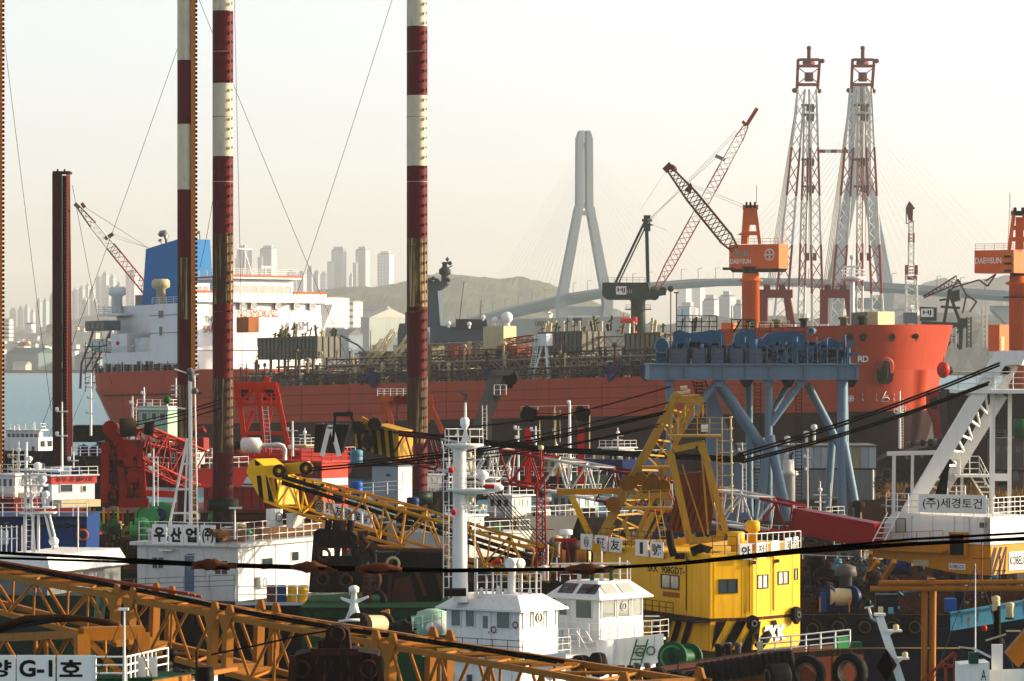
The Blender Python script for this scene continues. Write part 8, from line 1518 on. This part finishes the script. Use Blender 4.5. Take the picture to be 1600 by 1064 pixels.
r5, z5=raft('brown quay-side lighter between the pale shed and the blue hull', 1240, 1700, 868, 345, 455, DECKD);clutter(r5, 1250, 1660, 350, 450, z5, 90, 7, DP, 1.6)
r6, z6=raft('dark lighter packed with gear at the far left', -60, 520, 890, 330, 445, DECKD);clutter(r6, -20, 500, 334, 440, z6, 170, 8, DP+[BLUE, LTGREEN], 1.5)
MB().pbox(128, 847, 372, 915, 339, 18).build('raised_deck', DECKD, r6);clutter(r6, 136, 365, 340, 355, P(0, 847, 339).z, 60, 17, [LTGREEN, GREEN, YEL2, RUSTY, CREAM, BLUE, DARKST, ORANGE], 1.3)
def boat(label, u0, um, u1, vt, vm, vb, Y, hull, house=WHITE, th=40, nl=3, nr=2, mast=None, cat='boat'):
 B=Block(u0, um, u1, vt, vm, Y, th);t=T('harbour_boat', label, cat, B.base, 'small harbour craft');B.body().build('wheelhouse', house, t);MB().hexa(B.plan(.3, B.h)+B.plan(.25, B.h+.12)).build('roof', house, t);g=random.Random(int(u0))
 w=B.L/(nl+.5)
 for k in range(nl):window(t, B.left, w*(k+.4), B.h*.45, w*.6, B.h*.38, fm=house, gm=GLASS, t=.05)
 w=B.W/(nr+.5)
 for k in range(nr):window(t, B.right, w*(k+.4), B.h*.45, w*.6, B.h*.38, fm=house, gm=GLASS2, t=.05)
 MB().hexa(B.plan(2.2, -(vb-vm)/B.k)+B.plan(2.8, 0)).build('hull', hull, t);railing(t, B.plan(2.6, 0)[:3], .9, WHITE, .03, 2, 1.2);railing(t, B.plan(.15, B.h+.12)[:3], .7, WHITE, .025, 2, .9)
 if mast:
  c=B.base-B.lx*B.L*.5+B.rx*B.W*.5+UP*B.h;hh=(vt-mast)/B.k;MB().tube(c, c+UP*hh, .09, 7, .05).build('mast', WHITE, t);MB().bar(c+UP*hh*.6-V((.6, 0, 0)), c+UP*hh*.6+V((.6, 0, 0)), .08).build('crossarm', WHITE, t);MB().ball(c+UP*hh*.75, .2, 8, 6).build('radome', WCLEAN, t);MB().bar(c+UP*hh*.4-V((.5, .2, 0)), c+UP*hh*.4+V((.5, -.2, 0)), .1, .14).build('radar_scanner', WHITE, t)
 for k in range(7):c=B.plan(.2+g.random()*2, 0)[k%3].lerp(B.plan(1, 0)[(k+1)%3], g.random());s=.3+g.random()*.5;MB().box(c+UP*s/2, (s*1.4, s, s), g.random()).build('deck_box', DP[g.randrange(11)], t)
 return t
for a in(('grey and white work boat under the white radar mast platform', 762, 800, 830, 775, 806, 850, 345, GREY, WHITE2, 40, 3, 2, 720), ('pale blue-grey cabin boat beside the red lattice mast', 862, 900, 936, 772, 806, 846, 352, BLK2, mat((.4, .46, .5), .5, dirt=.2), 40, 3, 2, None), ('low white boat behind the white section of the long boom', 700, 728, 756, 806, 830, 868, 332, WHITE2, WHITE, 40, 2, 2, 770), ('small white boat with a blue deck under the tanker boot stripe', 940, 966, 992, 700, 716, 752, 432, BLUE, WHITE2, 40, 2, 2, 668), ('green-hulled boat between the red sheave posts', 846, 872, 893, 716, 742, 776, 425, DKGREEN, CREAM, 40, 2, 1, 690), ('dark tug with a cream house by the coral frame', 690, 716, 738, 712, 742, 780, 420, BLK2, CREAM, 40, 2, 2, 668), ('white boat stern under the leg of the coral frame', 648, 668, 690, 742, 766, 800, 410, BLK2, WHITE2, 40, 2, 1, None), ('little cream boat below the white container legs', 452, 478, 498, 696, 712, 740, 425, DKRED, CREAM, 40, 2, 1, 668), ('white launch behind the red crane lattice', 262, 296, 318, 704, 730, 760, 350, DKRED, WHITE2, 40, 3, 1, 660), ('dark work boat with a grey house before the pale shed', 1250, 1290, 1318, 806, 836, 880, 372, BLK2, GREY, 40, 3, 2, 752), ('white house boat half hidden behind the white radar tower', -10, 24, 60, 742, 776, 812, 318, DKRED, WHITE, 40, 3, 2, 690), ('brown workboat beside the blue rope winch', 1310, 1350, 1372, 860, 884, 920, 332, DKRUST, mat((.3, .3, .28), .6, dirt=.3), 40, 2, 1, None)):boat(*a)
for k, (u, vb, vt, Y, lab)in enumerate(((612, 800, 690, 405, 'thin white mast just beside the lone striped leg'), (505, 742, 660, 420, 'thin white mast under the tanker side by the container'), (770, 800, 690, 350, 'white mast close to the tug radar tower'), (868, 720, 640, 425, 'cream mast under the sheave beam'), (1160, 800, 690, 405, 'white mast behind the blue platform leg'), (1262, 800, 700, 440, 'white mast beside the exhaust stack'), (20, 800, 700, 330, 'white mast by the picture edge behind the radar tower'), (115, 792, 705, 300, 'white mast on the pink-banded boat'), (240, 790, 700, 300, 'white mast by the light green winch'), (1345, 900, 800, 320, 'thin mast on the blue barge deck'))):mastpost(u, vb, vt, Y, lab, WHITE if k%3 else CREAM, ((vt+14, .35), (vt+34, .22)), .08, ladder_=k%2==0)
Y=264;t=T('rope_winch', 'blue winch with a pale wound drum on the blue barge', 'winch', P(1312, 958, Y))
for u, r in((1294, .72), (1330, .72)):MB().tube(P(u-2, 932, Y), P(u+2, 932, Y+.2), r, 22).build('flange', BLUE, t)
MB().tube(P(1296, 932, Y), P(1328, 932, Y+.2), .55, 18).build('drum', CREAM, t);MB().pbox(1283, 925, 1292, 958, Y, .6).build('motor', BRBLUE, t);MB().pbox(1286, 946, 1338, 958, Y+.4, .9).build('base', BLUE, t)
for u in(1281, 1327):MB().bar(P(u, 956, Y-.5), P(u, 932, Y-.5), .08).build('guard_post', YEL2, t)
tyre(1292, 902, 1.0, 290, 'big dark tyre lying on the blue barge deck', (.3, .6, 1), .7, 'deck tyres');q=MB();g=random.Random(2)
for k in range(60):c=P(1308+g.random()*70, 880+g.random()*34, 292);q.torus(c, .2+g.random()*.4, .04, (g.random()-.5, g.random(), g.random()), 8, 3)
t=T('net_heap', 'heap of pale fishing net on the blue barge deck', 'net', P(1342, 915, 292));q.build('net', mat((.34, .36, .35), .8, var=.3), t)
for u in(1270, 1310, 1352, 1394, 1430):tyre(u, 985-u%3*3, .62, 261.4, 'dark tyre fender hanging on the dark blue barge hull', (.2, 1, 0), .35, 'tyre fenders on the blue barge hull')
t=T('blue_bulwark', 'sunlit light blue bulwark along the near rim of the blue barge', 'bulwark', P(1540, 985, 255));MB().prism([P(1485, 957, 255), P(1660, 928, 258), P(1660, 956, 258), P(1485, 985, 255)], (.05, .25, 0)).build('plate', LTBLUE, t);MB().bar(P(1485, 957, 254.8), P(1660, 928, 257.8), .2, .12).build('cap_rail', LTBLUE, t)
for k in range(5):u=1500+k*24;MB().pp([(u, 954-k*4), (u+6, 953-k*4), (u+3, 978-k*4)], 254.8, .2).build('stay', LTBLUE, t)
MB().pbox(1478, 935, 1495, 955, 257, 1).build('end_box', BRBLUE, t)
for u, v, lab in((1578, 955, 'rusty cream bollard on the light blue bulwark'), (1556, 945, 'cream-topped black pile beside the light blue bulwark')):s_=T('bollard', lab, 'bollard', P(u, v+10, 253));MB().lathe(P(u, v+10, 253), [(.22, 0), (.2, .6), (.26, .7), (.26, .9), (.1, .98)], 12).build('post', CREAM, s_);MB().lathe(P(u, v+12, 253), [(.3, 0), (.3, .12)], 12).build('base', DARKST, s_)
for k in range(40):pass
# orange lattice booms in front
OB=mat((.46, .24, .036), .55, var=.14, dirt=.25, rust=.22, scale=2.2)
ob=T('orange_boom', 'long orange-brown lattice boom running across the front from edge to bottom', 'crane boom', P(300, 985, 160))
oa, obb=P(-90, 901, 178), P(1140, 1167, 136);oy=lambda u:oa.lerp(obb, next(k/400 for k in range(401)if UC+F*oa.lerp(obb, k/400).x/oa.lerp(obb, k/400).y>=u))
osz=lambda u:1.35+.0017*(u+60)
secs=[-85, 222, 378, 640, 1040]
for u0, u1 in zip(secs, secs[1:]):
 a, b=oy(u0+12 if u0>0 else u0), oy(u1-12);s0, s1=osz(u0), osz(u1);lattice_parts(ob, a, b, s0, s0, s1, s1, max(3, round((u1-u0)/44)), .105, .068, OB, sq=True)
 x, y, z=frame(b-a)
 for c, s in((a, s0), (b, s1)):
  h=s/2
  for i, j in(((-1, -1), (1, -1)), ((1, -1), (1, 1)), ((1, 1), (-1, 1)), ((-1, 1), (-1, -1))):Bar(ob, 'end_frame', c+x*i[0]*h+y*i[1]*h, c+x*j[0]*h+y*j[1]*h, .16, OB, 8, True)
  for i in(-1, 1):
   MB().prism([c+x*i*(h+.14)+y*k*h*.98+z*w for k, w in((1.12, -.5), (1.12, .5), (.55, .16), (.55, -.16))], x*.05*i).build('gusset', OB, ob)
   e=c+x*i*h+y*(h+.15);MB().prism([e+z*w+y*k for w, k in((-.3, 0), (.3, 0), (.12, .34), (-.12, .34))], x*.1).build('pin_lug', OB, ob)
for k in range(3):
 s=V((.3-.25*k, 0, .12+.06*k));MB().path([oy(u)+UP*(osz(u)/2+.25)+s for u in(-80, 60, 200, 300)], .055, 6).build('pendant_bar', DKORANGE, ob)
for k in range(2):MB().path([oy(u)+UP*(osz(u)/2+.32+d)+V((-.5+k*.25, -.6, 0))for u, d in((-80, .1), (0, .12), (120, .08), (260, .03), (400, -.1), (520, -.12), (650, -.05), (790, .0), (890, 0))], .075, 6).build('hoist_rope', ROPE, ob)
for k in range(26):u=-60+k*37;c=oy(u)+UP*(osz(u)/2+.08);MB().bar(c-V((.8, .3, 0)), c+V((.8, .3, 0)), .14, .1).build('rope_rest', OB if k%3 else TANYEL, ob)
o2b=T('orange_boom', 'shorter orange truss end with a square end frame behind the white lettered boards', 'crane boom', P(100, 1040, 130));a, b=P(-170, 1046, 150), P(176, 1040, 126);lattice_parts(o2b, a, b, 1.9, 2.0, 1.9, 2.0, 7, .12, .075, OB, sq=True);x, y, z=frame(b-a)
for i, j in(((-1, -1), (1, -1)), ((1, -1), (1, 1)), ((1, 1), (-1, 1)), ((-1, 1), (-1, -1))):Bar(o2b, 'end_frame', b+x*i[0]*.95+y*i[1], b+x*j[0]*.95+y*j[1], .2, OB, 8, True)
MB().bar(b-x*.95+y, b+x*.95-y, .2).build('end_brace', OB, o2b);MB().prism([b-x*1.0+y*k+z*w for k, w in((1.1, -.6), (1.1, .1), (.5, .1), (.5, -.2))], x*.05).build('gusset', OB, o2b)
for k in range(5):t=T('hose_coil', ['dark hose bundle', 'blue hose', 'thin black hose', 'looped black hose', 'brown hose'][k]+' lying on top of the shorter orange truss', 'hose', b+UP*1.1)if k<5 else None;MB().path([P(u, v-k*1.6+3*math.sin(u*.03+k), 134-k*.6)for u, v in((0, 986), (40, 974), (90, 968), (135, 970), (165, 976), (185, 981))], .05+.012*k, 6).build('hose', [BLACK, BLUE, BLACK, ROPE, RUSTY][k], t)
t=T('hydraulic_hammer', 'dark rusty piling hammer hanging at the bottom among the orange boom', 'piling hammer', P(525, 1064, 128))
for pts, d, dp, nm in(([(452, 1100), (458, 1024), (496, 1016), (552, 1016), (590, 1022), (602, 1100)], 0, 2.2, 'body'), ([(496, 1017), (497, 1001), (508, 998), (509, 984), (516, 977), (531, 976), (544, 984), (548, 1017)], .4, 1.2, 'head')):MB().pp(pts, 128+d, dp).build(nm, DKRUST, t)
for u, v, r in((527, 990, .2), (470, 1045, .25), (575, 1045, .25)):MB().torus(P(u, v, 127.9), r, .06, (0, 1, 0), 14, 5).build('shackle', RUSTY, t)
for a_, b_ in(((458, 1024), (452, 1090)), ((590, 1024), (600, 1090)), ((486, 1018), (560, 1018))):MB().bar(P(*a_, 127.8), P(*b_, 127.8), .12, .2).build('rib', RUSTY, t)
MB().path([P(u, v, 127)for u, v in((330, 1022), (400, 1008), (470, 992), (512, 985))], .03, 5).build('guide_rope', ROPE, t)
# lettered barge at the bottom left
Y=122;gb_=T('crane_barge', 'near barge deck with white lettered boards G-1 and a white rail, green deck', 'barge', P(120, 1090, Y));fg=Face(P(-30, 1066, Y), V((1, 0, 0)))
for u0, u1, s in((-22, 24, '양'), (26, 86, 'G-1'), (89, 149, '호')):
 k=S(Y);o=slab(MB(), fg, (u0+30)/k, 0, (u1+30)/k, 43/k, -.06, 0).build('sign_board', WCLEAN, gb_);text(o, Face(fg.pt((u0+30)/k, 0, 0), fg.ux), s, 4/k, 9/k, (u1-u0-8)/k if s=='G-1' else 36/k, 27/k, LETTER, bold=.03)
 if s=='호':pass
MB().hexa([P(-60, 1064, Y+.3), P(240, 1064, Y+.3), P(352, 1050, Y+14), P(-60, 1050, Y+14), *[p+UP*.1 for p in(P(-60, 1064, Y+.3), P(240, 1064, Y+.3), P(352, 1050, Y+14), P(-60, 1050, Y+14))]]).build('deck', DECKG, gb_)
MB().prism([P(238, 1062, Y+.2), P(356, 1042, Y+14), P(356, 1048, Y+14), P(238, 1072, Y+.2)], (.3, .3, 0)).build('orange_gunwale', OB, gb_);MB().hexa([P(-60, 1110, Y+1), P(240, 1110, Y+1), P(340, 1085, Y+12), P(-60, 1085, Y+12), P(-60, 1067, Y+1), P(240, 1067, Y+1), P(340, 1053, Y+12), P(-60, 1053, Y+12)]).build('deckhouse', WHITE2, gb_)
railing(gb_, [P(149, 1064, Y), P(197, 1064, Y), P(243, 1052, Y+5), P(262, 1048, Y+6)], .72, WHITE, .035, 3, .7)
for u in(221, 239):MB().bar(P(u, 1062, Y+2), P(u, 1026, Y+2), .24, .05).build('rail_plate', WHITE, gb_)
t=mastpost(194, 1064, 952, Y-1, 'thin white post with a flat lamp beside the lettered boards', WHITE2, (), .05);MB().box(P(193, 951, Y-1), (.3, .2, .07)).build('lamp_head', WCLEAN, t);clutter(gb_, 205, 330, Y+3, Y+12, P(0, 1050, Y+14).z+.1, 7, 12, [RUSTY, DARKST, BLK2], .4)
# bottom right: orange pipe frame, leaning mast, boat top
Y=150;t=T('pipe_frame', 'orange-brown pipe goalpost with two long horizontal pipes near the corner', 'pipe frame', P(1452, 1064, Y));PO=mat((.50, .25, .07), .55, var=.15, dirt=.2, rust=.15)
for a_, b_, r, nm in(((1360, 919), (1680, 918), .105, 'long_pipe'), ((1374, 910), (1680, 908), .09, 'long_pipe'), ((1445, 922), (1443, 1120), .115, 'post'), ((1458, 912), (1456, 1120), .125, 'post')):MB().tube(P(*a_, Y+(nm=='post')*.3), P(*b_, Y+(nm=='post')*.3), r, 14).build(nm, PO, t)
for a_, b_ in(((1440, 1064), (1492, 1018)), ((1492, 1018), (1492, 1064)), ((1470, 1040), (1500, 1040)), ((1478, 1030), (1478, 1064))):MB().bar(P(*a_, Y), P(*b_, Y), .1).build('step_frame', DKORANGE, t)
MB().pbox(1450, 903, 1462, 912, Y-.2, .4).build('joint_plate', PO, t)
mastpost(1524, 1064, 880, Y-5, 'thin white whip aerial in front of the pipe frame', WHITE, (), .028)
Y=140;t=T('leaning_mast', 'leaning white mast with lamp brackets and a black diamond day shape', 'mast', P(1408, 1070, Y));MB().bar(P(1374, 962, Y), P(1413, 1080, Y), .26, .26, yv).build('mast', WHITE, t)
for v, u0, u1 in((984, 1383, 1410), (1027, 1397, 1421)):MB().pbox(u0, v, u1, v+3, Y-.2, .5).build('bracket', WHITE, t);MB().prism([P(u0, v+3, Y), P(u0+14, v+3, Y), P(u0+1, v+12, Y)], (0, .05, 0)).build('bracket_web', WHITE, t);MB().lathe(P(u0+17, v, Y), [(.08, 0), (.1, .03), (.1, .16), (.05, .2)], 10).build('nav_lamp', CREAM, t)
MB().path([P(1357, 948, Y), P(1362, 964, Y), P(1370, 970, Y)], .05, 6).build('horn_arm', WHITE, t);MB().bar(P(1351, 949, Y), P(1365, 946, Y), .05).build('light_bar', WHITE, t);MB().lathe(P(1357, 946, Y), [(.08, 0), (.09, .2)], 10).build('lamp', DKGREEN, t);MB().pbox(1367, 958, 1384, 962, Y-.2, .5).build('cap', WHITE, t)
for k, (u, v)in enumerate(((1376, 952), (1392, 953))):MB().box(P(u, v, Y+.4), (.16, .16, .2)).build('lamp', [CREAM, LTBLUE][k], t)
c=P(1385, 1039, Y-.4);q=MB();r=.42
for a_ in(0, 1.57):x=V((math.cos(a_+.5), math.sin(a_+.5), 0))*r;q.prism([c+UP*r*1.3, c+x, c-UP*r*1.3, c-x], V((.01, -.01, 0)))
q.build('day_shape', BLACK, t)
Y=134;t=T('small_boat', 'white boat top with a black exhaust pipe and lamp at the corner', 'boat', P(1560, 1070, Y));MB().pp([(1500, 1038), (1546, 1034), (1546, 1110), (1500, 1110)], Y, 1.5).build('locker', WHITE, t);MB().hexa([P(1530, 1110, Y+1), P(1680, 1110, Y+1), P(1680, 1110, Y+4), P(1530, 1110, Y+4), P(1530, 1046, Y+1), P(1680, 1042, Y+1), P(1680, 1042, Y+4), P(1530, 1046, Y+4)]).build('roof', WHITE, t)
MB().lathe(P(1558, 1046, Y+1.5), [(.2, 0), (.2, 1.0), (.12, 1.05), (.12, 2.05), (.11, 2.1)], 14).build('exhaust_pipe', BLACK, t);MB().lathe(P(1557, 942, Y+1.5), [(.1, -.25), (.12, -.2), (.12, .05), (.08, .1)], 12).build('lamp', CREAM, t);MB().bar(P(1558, 1046, Y+.8), P(1558, 1006, Y+.8), .34, .2).build('mast', WHITE, t)
for a_, b_, w in(((1520, 1012), (1548, 1026), .07), ((1498, 1010), (1522, 1013), .05), ((1540, 1000), (1572, 990), .05), ((1572, 985), (1595, 985), .05)):MB().bar(P(*a_, Y), P(*b_, Y), w).build('strut', WHITE2 if w>.06 else CREAM, t)
MB().box(P(1521, 1027, Y), (.3, .3, .36)).build('winch_box', TEAL, t);MB().lathe(P(1538, 985, Y), [(.06, 0), (.09, .04), (.09, .14), (.05, .18)], 10).build('red_lamp', RED, t);MB().prism([P(1572, 1020, Y+3), P(1640, 940, Y+3), P(1640, 985, Y+3), P(1592, 1042, Y+3)], (0, .6, 0)).build('orange_arm', OB, t);text(t, Face(P(1533, 1062, Y-.01), V((1, 0, 0))), 'A', 0, 0, .16, .34, LETTER, d=.02)
# overhead cables close to the camera
CL=mat((.22, .10, .055), .8, var=.3, dirt=.2);CB=mat((.012, .011, .011), .9, dirt=0, spec=0)
for k, (pts, r, lab)in enumerate((([(-40, 862), (0, 863), (160, 871), (320, 880), (490, 885), (590, 887), (700, 890), (920, 888), (1060, 880), (1250, 862), (1420, 850), (1640, 838)], .025, 'thick black overhead cable with brown clamps across the whole view'), ([(-40, 871), (0, 871), (160, 876), (320, 883), (520, 889), (700, 892), (920, 889), (1060, 879), (1250, 857), (1420, 842), (1640, 830)], .019, 'thinner black overhead cable twisted beside the clamped one'), ([(1180, 868), (1250, 860), (1330, 853), (1480, 845), (1640, 842)], .016, 'short black overhead cable joining the others by the yellow house'))):
 t=T('overhead_cable', lab, 'cable', P(800, 892, 60), 'overhead cables');MB().path([P(u, v, 60+k*.3)for u, v in pts], r, 7).build('strand', CB, t)
 if k==0:
  for u, v in((335, 881), (490, 885), (591, 887), (918, 888)):
   x0=P(u-36, v, 59.95);kx=.8+.45*((u*7)%5)/4;prof=[(.015, 0), (.03, .04), (.05, .12), (.06, .2), (.085, .28), (.075, .36), (.09, .42), (.055, .5), (.035, .58), (.015, .66)]
   o=MB().lathe(x0, [(r_*(1.3-.3*kx), h_*kx)for r_, h_ in prof], 9, (1, 0, -.01)).build('clamp', CL, t);q=MB();g=random.Random(u)
   for i in range(10):p=x0+V((.1+.05*i, 0, -.03+(g.random()-.5)*.06));q.bar(p-V((.1, .05, 0)), p+V((.1+g.random()*.08, -.05, (g.random()-.5)*.03)), .025, .03)
   q.build('tape_end', CL, o)
